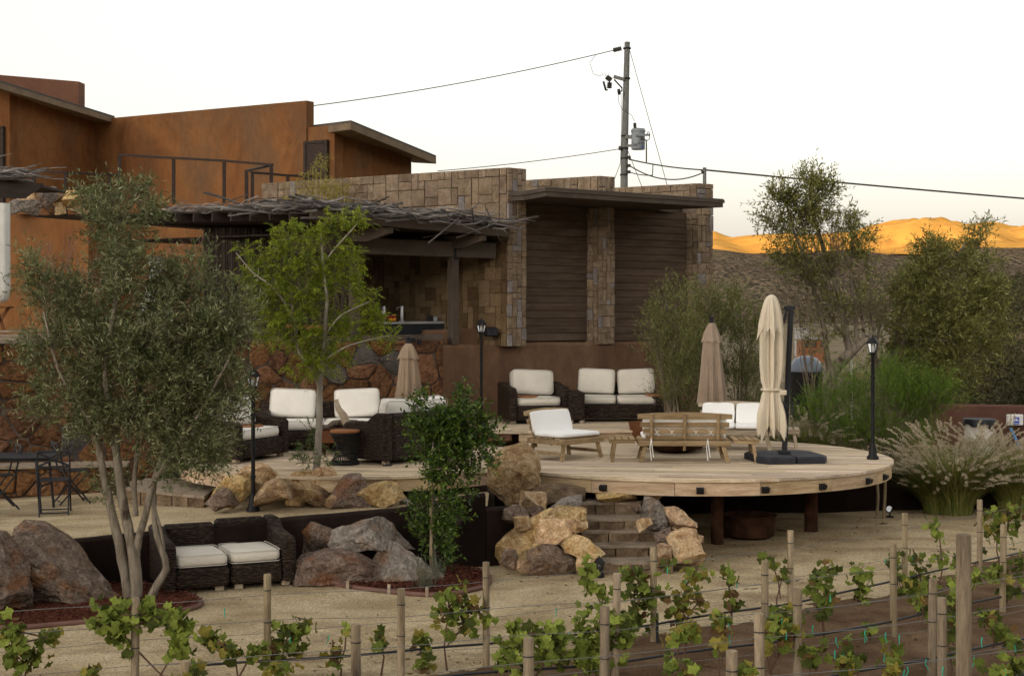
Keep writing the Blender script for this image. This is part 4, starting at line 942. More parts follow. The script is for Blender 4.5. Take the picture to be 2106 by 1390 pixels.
# ================================================================== rocks
def rock_mesh(dim, seed, npts=14, cuts=3, box=.62, rough=1.0, prof=None):
    r = random.Random(seed); bm = bmesh.new()
    for i in range(npts):
        while True:
            d = V3((r.gauss(0, 1), r.gauss(0, 1), r.gauss(0, 1)))
            if d.length > .1: break
        d.normalize(); mx_ = max(abs(c) for c in d); d = d*(1-box)+d/mx_*box; bm.verts.new(d)
    res = bmesh.ops.convex_hull(bm, input=bm.verts)
    for v in [v for v in bm.verts if not v.link_faces]: bm.verts.remove(v)
    bmesh.ops.dissolve_limit(bm, angle_limit=R(8), verts=bm.verts, edges=bm.edges)
    bmesh.ops.triangulate(bm, faces=bm.faces)
    bmesh.ops.subdivide_edges(bm, edges=bm.edges, cuts=cuts, use_grid_fill=True)
    bmesh.ops.triangulate(bm, faces=bm.faces)
    bmesh.ops.smooth_vert(bm, verts=bm.verts, factor=.05, use_axis_x=True, use_axis_y=True, use_axis_z=True)
    lo = [min(v.co[k] for v in bm.verts) for k in range(3)]; hi = [max(v.co[k] for v in bm.verts) for k in range(3)]
    for v in bm.verts: v.co = V3([(v.co[k]-lo[k])/(hi[k]-lo[k])-(.5 if k < 2 else 0) for k in range(3)])
    sx, sy, sz = dim; mean = (sx*sy*sz)**(1/3)
    if prof:
        for v in bm.verts: v.co.z *= interp(prof, v.co.x+.5)
    for v in bm.verts: v.co = V3((v.co.x*sx, v.co.y*sy, v.co.z*sz))
    bm.normal_update()
    for v in bm.verts:
        p = v.co*(1/mean)+V3((seed*1.7, seed*.9, 0)); n_ = v.normal
        rd_ = noise.noise(p*1.4)*.022+abs(noise.noise(p*2.6+V3((5, 0, 0))))*-.045+abs(noise.noise(p*6.5))*-.035+noise.noise(p*11)*.014+noise.noise(p*23)*.012
        v.co += n_*(rd_*mean*rough)
    bmesh.ops.recalc_face_normals(bm, faces=bm.faces)
    me = bpy.data.meshes.new('rock'); bm.to_mesh(me); bm.free(); me.shade_smooth(); me.set_sharp_from_angle(angle=R(14)); return me
def rock(label, bb, Y, dep, mt, seed, group=None, name='rock', cat='rock', prof=None, rz=0, **k):
    x0, y0, x1, y1 = bb; gx, gy = (x1-x0)*.08, (y1-y0)*.10; x0 -= gx; x1 += gx; y0 -= gy; y1 += gy*.5; w = (x1-x0)/F*Y; h = (y1-y0)/F*Y
    me = rock_mesh((w, dep, h), seed, prof=prof, **k); me.materials.append(MATS[mt])
    o = link(bpy.data.objects.new(name, me)); p = at((x0+x1)/2, y1, Y); o.location = p; o.rotation_euler = (0, 0, rz)
    return tag(o, label, cat, group)
g1 = 'boulders beside the olive tree'
rock('largest rust-brown boulder with a peak left of the olive tree', (2, 1062, 240, 1268), 15.6, 1.0, 'rock_brown', 11, g1, 'boulder', 'boulder', prof=[(0, .5), (.08, .85), (.18, 1.0), (.36, .93), (.6, .66), (.82, .46), (1, .3)], npts=16, cuts=6, rough=1.7)
rock('grey-brown boulder cut by the left edge of the picture', (-90, 1112, 60, 1272), 15.0, .8, 'rock_brown', 23, g1, 'boulder', 'boulder', prof=[(0, 1), (.6, 1), (.8, .85), (1, .6)], cuts=6, rough=1.7)
g2 = 'boulders in the mulch bed by the loveseat'
rock('brown rounded boulder against the arm of the lower loveseat', (603, 1077, 694, 1142), 17.2, .5, 'rock_brown', 31, g2, 'boulder', 'boulder', cuts=5, rough=1.5)
rock('flat grey boulder lying on top of the bed boulders', (684, 1066, 838, 1134), 16.9, .7, 'rock_grey', 35, g2, 'boulder', 'boulder', prof=[(0, .6), (.2, .85), (.5, .95), (.75, 1), (1, .75)], cuts=6, npts=16, rough=1.6)
rock('long brown boulder at the bottom of the bed pile', (600, 1128, 780, 1206), 16.7, .7, 'rock_brown', 42, g2, 'boulder', 'boulder', prof=[(0, .7), (.3, .9), (.7, 1), (1, .75)], cuts=6, rough=1.6)
rock('slanting pale boulder sloping down to the lavender', (764, 1112, 934, 1222), 16.6, .6, 'rock_grey', 58, g2, 'boulder', 'boulder', prof=[(0, .75), (.15, 1), (.35, .85), (.6, .62), (.85, .35), (1, .12)], cuts=6, npts=16, rough=1.6)
g3 = 'ochre rocks along the left deck'
row = [('lying red-brown stone left of the lamp post foot', (428, 1008, 486, 1048), 18.45, 'rock_brown', 3), ('ochre rock behind the lamp post', (446, 985, 520, 1042), 18.6, 'rock_ochre', 6),
       ('pointed ochre rock on top behind the lamp post', (488, 958, 568, 1005), 18.75, 'rock_ochre', 8), ('round ochre rock right of the lamp post', (530, 988, 598, 1044), 18.4, 'rock_ochre', 13),
       ('small blocky ochre rock between two larger ones', (590, 998, 628, 1038), 18.5, 'rock_ochre', 17), ('ochre rock on top in the middle of the row', (588, 972, 648, 1012), 18.7, 'rock_ochre', 19),
       ('squat ochre rock with flat top in the row', (626, 1005, 680, 1040), 18.4, 'rock_ochre', 27), ('pale pinkish rock on top below the tree trunk', (640, 968, 692, 1008), 18.65, 'rock_ochre', 29),
       ('tall dark-topped rock standing upright in the row', (685, 966, 752, 1047), 18.35, 'rock_brown', 37), ('rightmost ochre rock of the row under the left deck', (746, 996, 828, 1046), 18.3, 'rock_ochre', 39),
       ('low ochre rock peeping out at the middle foot of the row', (676, 1022, 706, 1044), 18.3, 'rock_ochre', 41)]
for lab, bx_, Y, mt, sd_ in row: rock(lab, (bx_[0]-5, bx_[1]-5, bx_[2]+5, bx_[3]+1), Y, (bx_[2]-bx_[0])/F*Y*.8, mt, sd_, g3, cuts=4, npts=13, rz=random.Random(sd_).uniform(-.4, .4), prof=[(0, .6), (.25, .95), (.5, 1), (.8, .95), (1, .6)] if sd_ != 37 else [(0, .5), (.35, 1), (.7, .85), (1, .6)])
rock('grey concrete block at the foot of the left deck', (823, 1026, 843, 1040), 18.4, .15, 'rock_grey', 44, None, 'block', 'block', cuts=2)
ORDN = ['first', 'second', 'third', 'fourth', 'fifth', 'sixth', 'seventh', 'eighth', 'ninth', 'tenth', 'eleventh', 'twelfth']
g4 = 'boulders beside the stone stairs'
st = [('huge ochre boulder left of the stone stairs', (1026, 1052, 1160, 1170), 17.85, .8, 'rock_ochre', 51, [(0, .4), (.15, .62), (.5, .85), (.75, 1), (1, .9)]), ('dark ochre boulder at the bottom left of the stairs', (1088, 1122, 1196, 1180), 17.3, .6, 'rock_brown', 53, None),
      ('brown wedge rock on the end of the dark wall', (1034, 1040, 1086, 1080), 17.9, .35, 'rock_brown', 55, None), ('ochre wedge rock above the huge boulder', (1068, 1012, 1122, 1058), 18.2, .4, 'rock_ochre', 57, None),
      ('grey flat topped rock at the top left of the stairs', (1128, 1020, 1194, 1062), 18.0, .5, 'rock_grey', 59, [(0, .6), (.3, .9), (1, 1)]), ('pale ochre rock beside the second stair tread', (1130, 1042, 1202, 1080), 17.75, .4, 'rock_ochre', 61, None),
      ('ochre rock with a dark patch left of the middle stairs', (1106, 1070, 1188, 1126), 17.4, .4, 'rock_ochre', 63, None), ('pink-ochre rock leaning on the lower stairs', (1154, 1086, 1240, 1146), 17.3, .45, 'rock_ochre', 65, [(0, .5), (.3, .95), (.6, 1), (1, .7)]),
      ('rounded ochre rock at the top of the stairs under the deck', (1230, 1012, 1304, 1038), 18.5, .4, 'rock_ochre', 67, None), ('grey slab rock standing upright right of the stairs', (1318, 1024, 1370, 1088), 17.95, .3, 'rock_grey', 69, [(0, 1), (.3, 1), (.7, .88), (1, .7)]),
      ('ochre block rock behind the right end of the stairs', (1358, 1046, 1430, 1100), 17.9, .4, 'rock_ochre', 71, [(0, 1), (.5, 1), (1, .75)]), ('large upright ochre rock at the foot of the stairs on the right', (1372, 1090, 1446, 1164), 17.5, .45, 'rock_ochre', 73, [(0, .85), (.5, 1), (.8, .95), (1, .7)]),
      ('small red-brown stone at the far right foot of the stairs', (1425, 1134, 1452, 1158), 17.6, .2, 'rock_brown', 75, None)]
for lab, bx_, Y, dep, mt, sd_, pf in st: rock(lab, bx_, Y, dep, mt, sd_, g4, cuts=5 if bx_[2]-bx_[0] > 90 else 4, npts=13, prof=pf)
fl_ = [((1056, 1064, 1092, 1092), 17.6), ((1090, 1040, 1124, 1066), 17.95), ((1120, 1060, 1150, 1084), 17.6), ((1176, 1070, 1208, 1096), 17.35), ((1030, 1130, 1064, 1172), 17.25), ((1186, 1140, 1226, 1176), 17.15), ((1310, 1066, 1340, 1092), 17.7), ((1346, 1086, 1378, 1118), 17.6), ((1350, 1120, 1380, 1160), 17.3), ((1418, 1100, 1446, 1130), 17.75), ((1300, 1030, 1330, 1056), 18.1), ((1064, 1150, 1096, 1176), 17.1)]
for k_, (bx_, Y_) in enumerate(fl_): rock('small broken stone wedged among the stair boulders, %s from the left' % ORDN[sorted(range(12), key=lambda q: fl_[q][0][0]).index(k_)], bx_, Y_, .22, ('rock_ochre', 'rock_brown', 'rock_ochre')[k_ % 3], 300+k_, g4, cuts=3, npts=12)
rock('tall ochre rock between the two round decks', (1008, 918, 1106, 1046), 18.75, .6, 'rock_ochre', 77, g4, 'boulder', 'boulder', prof=[(0, .9), (.3, 1), (.7, .97), (1, .85)], cuts=5, npts=22, box=.8)
g5 = 'rocks piled on the orange ledge'
ur = [((20, 412, 46, 442), 'rock_grey', 'leftmost'), ((36, 408, 66, 432), 'rock_ochre', 'second'), ((42, 414, 92, 444), 'rock_grey', 'third'), ((58, 398, 84, 420), 'rock_ochre', 'fourth'), ((78, 385, 112, 420), 'rock_grey', 'fifth'), ((92, 398, 130, 422), 'rock_ochre', 'sixth'),
      ((88, 416, 110, 444), 'rock_brown', 'seventh'), ((104, 418, 136, 445), 'rock_ochre', 'eighth'), ((128, 394, 178, 424), 'rock_ochre', 'ninth'), ((140, 405, 190, 446), 'rock_ochre', 'rightmost and largest')]
for k, (bx_, mt, o_) in enumerate(ur): rock('%s of the rocks piled on the orange ledge' % o_ if k in (0, 9) else '%s rock from the left in the pile on the orange ledge' % o_, bx_, 31.9+.25*(k % 2), .38, mt, 80+k, g5, cuts=3, npts=12)

# ================================================================== stone stairs
ss = thing('stone_stairs', 'rough stone stairs between ochre boulders up to the round deck', 'stairs', tuple(gnd(1290, 1180, 0)))
tr = [(1218, 1385, 1157, .14), (1206, 1382, 1123, .27), (1196, 1368, 1093, .40), (1184, 1340, 1068, .53), (1176, 1312, 1034, .68)]
for k, (xa, xb, py, z) in enumerate(tr):
    a = gnd(xa, py, z); b = gnd(xb, py-2, z); dpt = .55
    zl = z-.135
    r = random.Random(90+k)
    n = 9; top = []; 
    fr = [a.lerp(b, i/n)+V3((0, .02*math.sin(i*1.7+k)+r.uniform(-.015, .015), 0)) for i in range(n+1)]
    poly = [(p.x, p.y) for p in fr]+[(b.x+.03, b.y+dpt), (a.x-.02, a.y+dpt)]
    zt = [z+r.uniform(-.008, .008) for _ in poly]
    MB().prism(poly, z-.028, zt).build('tread', MATS['step_top'], ss, world=True)
    m = 3; xs_ = sorted([0]+[ (i+r.uniform(-.2, .2))/m for i in range(1, m)]+[1])
    for s0, s1 in zip(xs_, xs_[1:]):
        p = a.lerp(b, s0+.006); q = a.lerp(b, s1-.006); o_ = r.uniform(-.015, .012)
        MB().prism([(p.x, p.y+o_), (q.x, q.y+o_+.01), (q.x, q.y+.5), (p.x, p.y+.5)], -.03 if k == 0 else zl-.02, z-.030).build('riser_stone', MATS['step_stone'], ss, world=True)
rock('big brown stone forming the top step under the deck rim', (1100, 994, 1198, 1036), 18.6, .55, 'step_stone', 97, None, 'step_stone', 'stone', prof=[(0, .85), (.3, .95), (.7, .95), (1, .8)], box=.9, npts=24, cuts=3, rough=.6)

# ================================================================== utility pole
PY = 40.0
up_ = thing('utility_pole', 'tall grey concrete utility pole behind the bar building', 'utility pole', (xof(1283, PY), PY, 0))
pt = at(1290, 87, PY); pbm = at(1279.5, 640, PY); pbm = V3((xof(1281, PY), PY, 2.5))
m = MB(); m.tube([V3((xof(1279.5, PY), PY, -.3)), pbm, at(1284, 330, PY), pt], [.135, .12, .10, .075], 12); m.build('shaft', MATS['concrete_pole'], up_, world=True, smooth=50)
for y in (100, 162, 280, 306, 326, 360):
    x = 1290-(y-87)*.0255; p = at(x, y, PY); m = MB(); m.lathe([(.11, -.02), (.11, .02)], 14, p); m.build('band', MATS['black_metal'], up_, world=True, smooth=40)
m = MB(); m.beam(at(1262, 158, PY-.1), at(1284, 164, PY-.1), .06, .09); m.build('crossarm', MATS['concrete_pole'], up_, world=True)
m = MB(); m.tube([at(1263, 164, PY-.1), at(1279, 181, PY-.1), at(1279, 188, PY-.1), at(1273, 189, PY-.1)], .022, 6); m.build('arm_brace', MATS['black_metal'], up_, world=True, smooth=50)
def insul(a, b, r0=.035, r1=.06, n=6, par=None, nm='insulator'):
    d = b-a; pts = []; rr_ = []
    for i in range(n*2+1):
        pts.append(a+d*(i/(n*2))); rr_.append(r1 if i % 2 else r0)
    return MB().tube(pts, rr_, 8).build(nm, MATS['insulator'], par, world=True, smooth=40)
insul(at(1261, 104, PY), at(1278, 100, PY), .05, .075, 6, up_); insul(at(1247, 158, PY-.15), at(1257, 166, PY-.15), .06, .09, 4, up_)
insul(at(1253, 182, PY-.15), at(1254, 170, PY-.15), .05, .085, 4, up_); insul(at(1270, 190, PY-.15), at(1276, 189, PY-.15), .07, .1, 3, up_)
m = MB(); m.tube([at(1241, 168, PY-.15), at(1246, 186, PY-.15), at(1250, 185, PY-.15)], .03, 6); m.build('fuse_cutout', MATS['black_metal'], up_, world=True, smooth=50)
for y in (324, 341, 354):
    insul(at(1293, y-3, PY-.1), at(1293, y+3, PY-.1), .05, .07, 2, up_)
insul(at(1272, 305, PY-.1), at(1278, 305, PY-.1), .05, .07, 2, up_)
# transformer hung on the pole
tf = thing('transformer', 'grey can transformer with black lettering hung on the utility pole', 'transformer', tuple(at(1313, 308, PY-.2)))
c = at(1312.5, 308, PY-.2); hT = 41/F*PY; rT = 14/F*PY
MB().lathe([(rT*.97, 0), (rT, .02), (rT, hT-.07), (rT*.99, hT-.06)], 24, c).build('tank', MATS['transformer_grey'], tf, world=True, smooth=40)
MB().lathe([(rT*1.09, hT-.06), (rT*1.09, hT-.04), (rT*.95, hT+.02), (rT*.3, hT+.04)], 24, c).build('lid', MATS['transformer_grey'], tf, world=True, smooth=40)
insul(at(1306, 266, PY-.2), at(1305.5, 253, PY-.2), .03, .055, 6, tf, 'bushing')
m = MB(); m.beam(at(1288, 282, PY-.1), at(1300, 282, PY-.18), .1, .1); m.beam(at(1288, 300, PY-.1), at(1299, 300, PY-.18), .06, .07); m.build('bracket', MATS['concrete_pole'], tf, world=True)
m = MB(); m.beam(at(1307, 278, PY-.42), at(1337, 278, PY-.38), .03, .06); m.build('terminal_bar', MATS['transformer_grey'], tf, world=True)
m = MB(); m.tube([at(1331, 277, PY-.4), at(1333, 271, PY-.4), at(1336, 274, PY-.4), at(1336, 286, PY-.4), at(1330, 290, PY-.4)], .012, 5); m.tube([at(1319, 280, PY-.5), at(1320, 286, PY-.5), at(1329, 289, PY-.4), at(1329.5, 300, PY-.35), at(1329.5, 334, PY-.3)], .02, 5); m.build('lead', MATS['wire'], tf, world=True, smooth=60)
def text(s, size, mt, parent, M, nm='lettering'):
    cu_ = bpy.data.curves.new(nm, 'FONT'); cu_.body = s; cu_.size = size; cu_.align_x = 'CENTER'; cu_.extrude = .0
    o = bpy.data.objects.new(nm, cu_); COL.objects.link(o)
    dg = bpy.context.evaluated_depsgraph_get(); me = bpy.data.meshes.new_from_object(o.evaluated_get(dg)); bpy.data.objects.remove(o)
    me.materials.clear(); me.materials.append(MATS[mt]); return me
def wrap_text(s, size, mt, parent, cyl, rad, ang0, z):
    me = text(s, size, mt, parent, None)
    for v in me.vertices:
        a = ang0+v.co.x/rad; x, y, z_ = cyl.x+math.sin(a)*rad, cyl.y-math.cos(a)*rad, cyl.z+z+v.co.y; v.co = wmat(parent).inverted() @ V3((x, y, z_))
    setp(link(bpy.data.objects.new('lettering', me)), parent)
wrap_text('25 K', .085, 'ink', tf, c, rT+.004, .5, .235); wrap_text('TIPO CO', .06, 'ink', tf, c, rT+.004, .45, .13); wrap_text('240', .10, 'ink', tf, c, rT+.004, -.55, .075)
m = MB(); 
for i in range(4):
    pass
v = []
for i in range(5):
    a = .42+.33*i/4
    for zz in (.03, .08): v.append(V3((c.x+math.sin(a)*(rT+.005), c.y-math.cos(a)*(rT+.005), c.z+zz)))
m.add(v, [(2*i, 2*i+2, 2*i+3, 2*i+1) for i in range(4)]); m.build('label', MATS['blue_label'], tf, world=True)
# wires
def wire(label, pts, r_=.012, sag=0, mt='wire', name='power_line', cat='wire', group='overhead wires', n=24):
    P_ = []
    for a, b in zip(pts, pts[1:]):
        for i in range(n):
            t = i/n; p = a.lerp(b, t); p.z -= sag*4*t*(1-t); P_.append(p)
    P_.append(pts[-1]); o0 = P_[0].copy()
    o = MB().tube([p-o0 for p in P_], r_, 5).build(name, MATS[mt], smooth=80); o.location = o0
    return tag(o, label, cat, group)
wire('long overhead wire from the pole top down to the orange building', [at(1262, 104, PY), at(636, 219, 38)], .013, .12)
wire('lower overhead wire from the pole to behind the stone wall', [at(1272, 307, PY), at(900, 352, 39)], .011, .05)
wire('thick twisted cable leaving to the right above the trees', [at(1450, 350, 40), at(3300, 492, 40)], .026, .12)
wire('cable from the pole to the small roof mast', [at(1293, 328, PY), at(1450, 350, 40)], .02, .05)
wire('sagging cable below the main cable at the roof mast', [at(1293, 340, PY), at(1445, 356, 40)], .018, .28)
wire('lowest cable looping from the pole insulators', [at(1293, 354, PY), at(1342, 361, 40), at(1343, 337, 40)], .014, .03)
wire('steel guy wire slanting from the pole top to the right', [at(1294, 100, PY), at(1373, 384, 39)], .009, 0)
wire('short guy wire left of the pole foot', [at(1276, 336, PY), at(1258, 384, 39)], .009, 0)
wire('short guy wire right of the pole foot', [at(1292, 312, PY), at(1320, 384, 39)], .009, 0)
wire('thin looping jumper wire left of the pole', [at(1226, 112, PY), at(1213, 130, PY), at(1220, 152, PY), at(1232, 157, PY), at(1245, 152, PY), at(1246, 158, PY)], .007, 0, n=3)
wire('thin jumper wire running down to the transformer bushing', [at(1272, 192, PY), at(1272, 210, PY), at(1280, 226, PY-.3), at(1298, 236, PY-.3), at(1305, 250, PY-.2)], .007, 0, n=3)
wire('thin ground wire running down the left of the pole', [at(1279, 192, PY), at(1277, 300, PY), at(1276, 336, PY)], .007, 0)
rm = thing('roof_mast', 'short metal mast on the bar roof holding the cable', 'mast', tuple(at(1449, 392, 30.5))); m = MB(); m.tube([at(1449, 392, 30.5), at(1449, 345, 30.5)], .04, 8); m.build('tube', MATS['concrete_pole'], rm, world=True, smooth=50); insul(at(1443, 355, 30.5), at(1446, 353, 30.5), .03, .05, 2, rm)
# ================================================================== furniture
def cushion(name, c, size, mt, parent, M=None, seed=0, e1=.42, e2=.22, pipe=True, sag=0):
    nu, nv = 40, 14; sx, sy, sz = [q/2 for q in size]; v = []; f = []
    sp_ = lambda t, e: math.copysign(abs(t)**e, t)
    for j in range(nv+1):
        b = -math.pi/2+math.pi*j/nv
        for i in range(nu):
            a = 2*math.pi*i/nu
            p = V3((sx*sp_(math.cos(b), e1)*sp_(math.cos(a), e2), sy*sp_(math.cos(b), e1)*sp_(math.sin(a), e2), sz*sp_(math.sin(b), e1*1.2)))
            q = p*4.3+V3((seed*3.1, seed, 0)); k = .012*noise.noise(q)+.006*noise.noise(q*3)
            p += V3((p.x, p.y, p.z)).normalized()*k
            if sag: p.z -= sag*(1-(p.x/sx)**2)*max(0, p.y/sy) if False else 0
            v.append(p)
    for j in range(nv):
        for i in range(nu): f.append((j*nu+i, j*nu+(i+1) % nu, (j+1)*nu+(i+1) % nu, (j+1)*nu+i))
    c = V3(c); M = M or Matrix.Identity(3)
    o = MB().add([M @ p+c for p in v], f).build(name, MATS[mt], parent, smooth=80)
    if pipe:
        for s in (-1, 1):
            ring = []
            for i in range(33):
                a = 2*math.pi*i/32; ring.append(M @ V3((sx*.985*sp_(math.cos(a), .2), sy*.985*sp_(math.sin(a), .2), s*sz*.80))+c)
            MB().tube(ring, .006, 4, cap=False).build('piping', MATS['piping'], o, smooth=80)
    return o
def sofa(label, loc, rz, w=1.45, d=.85, hb=.68, arms=(1, 1), seats=2, backs=2, cush='cushion', seat_h=.30, group='wicker sofas', bc=True, ah=.56, sc=1.0, bh=.46, bgap=0):
    t = thing('wicker_sofa', label, 'sofa', loc, rz, group); wk = MATS['wicker']; a = .15
    xi0 = -w/2+(a if arms[0] else 0); xi1 = w/2-(a if arms[1] else 0)
    MB().box(((xi0+xi1)/2, -.02, .06+seat_h/2-.03), (xi1-xi0-.004, d-.05, seat_h-.06), .03).build('base', wk, t)
    m = MB(); m.box(((xi0+xi1)/2, d/2-.08, (hb+.06)/2), (xi1-xi0-.004, .15, hb-.06), .035); m.build('back', wk, t)
    for s, on in zip((-1, 1), arms):
        if not on: continue
        x = s*(w/2-a/2)
        prof = [(-d/2, .06), (d/2, .06), (d/2, hb+.004), (d/2-.2, hb+.004), (d/2-.36, ah+.03), (-d/2+.06, ah), (-d/2, ah-.05)]
        n = len(prof); v = []; f = []
        inset = [(x-a/2, .03), (x-a/2+.03, 0), (x+a/2-.03, 0), (x+a/2, .03)]
        cy = sum(p[0] for p in prof)/n; cz = sum(p[1] for p in prof)/n
        for X, ins in inset:
            for y, z in prof: v.append((X, y+(cy-y)/abs(cy-y+1e-6)*ins*.7, z+(cz-z)/abs(cz-z+1e-6)*ins*.7))
        for k in range(3):
            for i in range(n): f.append((k*n+i, k*n+(i+1) % n, (k+1)*n+(i+1) % n, (k+1)*n+i))
        f += [tuple(range(n))[::-1], tuple(3*n+i for i in range(n))]
        f = [q[::-1] for q in f]
        mm = MB().add(v, f); mm.build('arm', wk, t, smooth=30)
    for sx_ in (-1, 1):
        for sy_ in (-1, 1): MB().box((sx_*(w/2-.10), sy_*(d/2-.1), .03), (.09, .07, .06), .006).build('foot', MATS['acacia_grey'], t)
    W_ = xi1-xi0; sw_ = W_/seats
    for k in range(seats):
        cushion('seat_cushion', (xi0+sw_*(k+.5), -.06, .06+seat_h+.02), (sw_-.012, d-.2, .15), cush, t, seed=k+loc[0])
    if bc:
        bw_ = W_/backs
        for k in range(backs):
            M = Matrix.Rotation(R(-14+3*(k % 2)), 3, 'X') @ Matrix.Rotation(R((-1)**k*2.5), 3, 'Y') @ Matrix.Rotation(R(90), 3, 'X')
            cushion('back_cushion', (xi0+bw_*(k+.5)+bgap*(k-.5)*.8, d/2-.27, .06+seat_h+.09+bh/2), (bw_-.05-bgap*.4, bh-.03, .19), cush, t, M, seed=k*2+loc[1])
    return t
zd = 1.002
sofa('wicker sofa with two white back cushions facing us across the fire pit', (xof(667, 22.35), 22.35, zd), R(3), 1.95, .85, .70, (1, 1), 2, 2, bgap=.2)
sofa('wicker armchair sofa at the left behind the olive branches facing right', (xof(492, 20.75), 20.75, zd), R(66), 1.3, .85, .66, (1, 1), 1, 1)
sofa('wicker sofa seen from behind beside the dark green sapling', (xof(832, 20.75), 20.65, zd), R(-132), 1.55, .88, .70, (1, 1), 2, 2, bh=.44)
zu = 1.173
sofa('wicker corner sofa with beige cushions next to the black lamp post', (xof(1098, 25.3), 25.35, zu), R(14), 1.10, .85, .68, (1, 1), 1, 1, 'cushion_beige_shade', ah=.62)
sofa('wicker loveseat with two beige back cushions on the raised deck', (xof(1268, 25.75), 25.8, zu), R(-3), 1.40, .80, .66, (0, 0), 2, 2, 'cushion_beige_shade')
m = thing('wicker_side_unit', 'plain dark wicker end unit between the two raised deck sofas', 'side unit', (xof(1181, 25.4), 25.4, zu), R(4))
MB().box((0, 0, .30), (.28, .8, .48), .03).build('body', MATS['wicker'], m)
for sx_ in (-1, 1):
    for sy_ in (-1, 1): MB().box((sx_*.09, sy_*.32, .03), (.07, .07, .06), .006).build('foot', MATS['acacia_grey'], m)
# lower loveseat: two modules
lc = gnd(466, 1180, 0); lc = V3((xof(455, 16.55), 16.55, 0)); rz = R(24)
def loc2(dx, dy): 
    c_, s_ = math.cos(rz), math.sin(rz); return (lc.x+dx*c_-dy*s_, lc.y+dx*s_+dy*c_, .005)
sofa('left half of the black wicker loveseat on the gravel behind the olive trunk', loc2(-.37, 0), rz, .74, .9, .66, (1, 0), 1, 1, 'cushion_beige_shade', bc=False, group='lower loveseat halves', seat_h=.27)
sofa('right half of the black wicker loveseat on the gravel next to the boulders', loc2(.385, .03), rz+R(1), .74, .9, .69, (0, 1), 1, 1, 'cushion_beige_shade', bc=False, group='lower loveseat halves', seat_h=.27)

# drum side tables
def drum(label, loc):
    t = thing('drum_table', label, 'side table', loc, 0, 'rope drum tables')
    MB().lathe([(.0, .44), (.20, .44), (.205, .45), (.205, .468), (.2, .472), (.0, .472)], 20, cap=False).build('top', MATS['copper_wood'], t, smooth=40)
    MB().lathe([(.19, .40), (.20, .41), (.20, .435), (.19, .44)], 20, cap=False).build('top_ring', MATS['black_metal'], t, smooth=40)
    MB().lathe([(.19, 0), (.20, .005), (.20, .03), (.19, .035)], 20, cap=False).build('base_ring', MATS['black_metal'], t, smooth=40)
    m = MB(); n = 34
    for k in range(n):
        for s in (1, -1):
            a = 2*math.pi*k/n; pts = []
            for i in range(5):
                q = i/4; aa = a+s*.5*(q-.5); r_ = .195-.075*math.sin(math.pi*q); pts.append((r_*math.cos(aa), r_*math.sin(aa), .02+.40*q))
            m.tube(pts, .0055, 4, cap=False)
    tag(m.build('rope_side', MATS['rope_black'], t, smooth=80), kind='stuff')
    return t
p = gnd(706, 958, 1.0); drum('black rope drum table with round wooden top in front of the fire pit', (p.x, p.y+.2, zd))
p = gnd(507, 945, 1.0); drum('black rope drum table half hidden behind the lamp post', (p.x, p.y+.2, zd))
p = gnd(1082, 872, 1.17); drum('black rope drum table in front of the corner sofa', (p.x, p.y+.2, zu))
p = gnd(1352, 868, 1.17); drum('black rope drum table at the right end of the raised deck loveseat', (p.x, p.y+.2, zu))
# fire pit left
p = gnd(700, 935, 1.0); fp = thing('fire_pit', 'square rusty fire pit filled with driftwood on the left deck', 'fire pit', (p.x+.0, p.y+.25, zd))
MB().box((0, 0, .27), (.62, .62, .20), .01).build('body', MATS['corten'], fp)
MB().box((0, 0, .38), (.70, .70, .02), .004).build('rim', MATS['rust_iron'], fp)
for sx_ in (-1, 1):
    for sy_ in (-1, 1): MB().box((sx_*.24, sy_*.24, .085), (.05, .05, .17), .004).build('leg', MATS['rust_iron'], fp)
r = random.Random(5)
for k in range(9):
    a = r.uniform(0, 6.28); rr_ = r.uniform(.05, .22); L = r.uniform(.2, .42)
    p0 = V3((math.cos(a)*rr_, math.sin(a)*rr_, .40)); d = V3((r.uniform(-1, 1), r.uniform(-1, 1), r.uniform(.0, .35))).normalized()*L
    MB().tube([p0-d*.4, p0+V3((0, 0, .04)), p0+d*.5+V3((0, 0, .03))], [.035, .045, .02], 7).build('log', MATS['driftwood'], fp, smooth=50)
MB().tube([(.10, -.18, .39), (.04, -.16, .56), (-.04, -.14, .66), (-.08, -.13, .80)], [.055, .06, .045, .03], 8).build('log', MATS['acacia_grey'], fp, smooth=50)
# fire bowls
p = gnd(1450, 940, 1.0); fb = thing('fire_bowl', 'dark rusty fire bowl standing behind the bench on the right deck', 'fire bowl', (p.x-.35, p.y+.8, zd))
MB().lathe([(.22, 0), (.40, .06), (.52, .2), (.54, .24), (.50, .24), (.36, .09), (0, .06)], 28).build('bowl', MATS['rust_iron'], fb, smooth=40)
p = gnd(1323, 905, 1.0); fb = thing('planter_bowl', 'rust-brown round pot behind the left end of the bench', 'pot', (p.x, p.y, zd))
MB().lathe([(.17, 0), (.20, .05), (.235, .26), (.245, .30), (.225, .30), (.21, .1), (0, .08)], 24).build('pot', MATS['corten'], fb, smooth=40)
p = gnd(1548, 1112, 0); fb = thing('fire_bowl', 'large dark iron bowl in the shade under the round deck', 'fire bowl', (p.x, p.y+.3, 0))
MB().lathe([(.26, 0), (.34, .04), (.36, .28), (.38, .32), (.35, .32), (.33, .1), (0, .06)], 28).build('bowl', MATS['rust_iron'], fb, smooth=40)

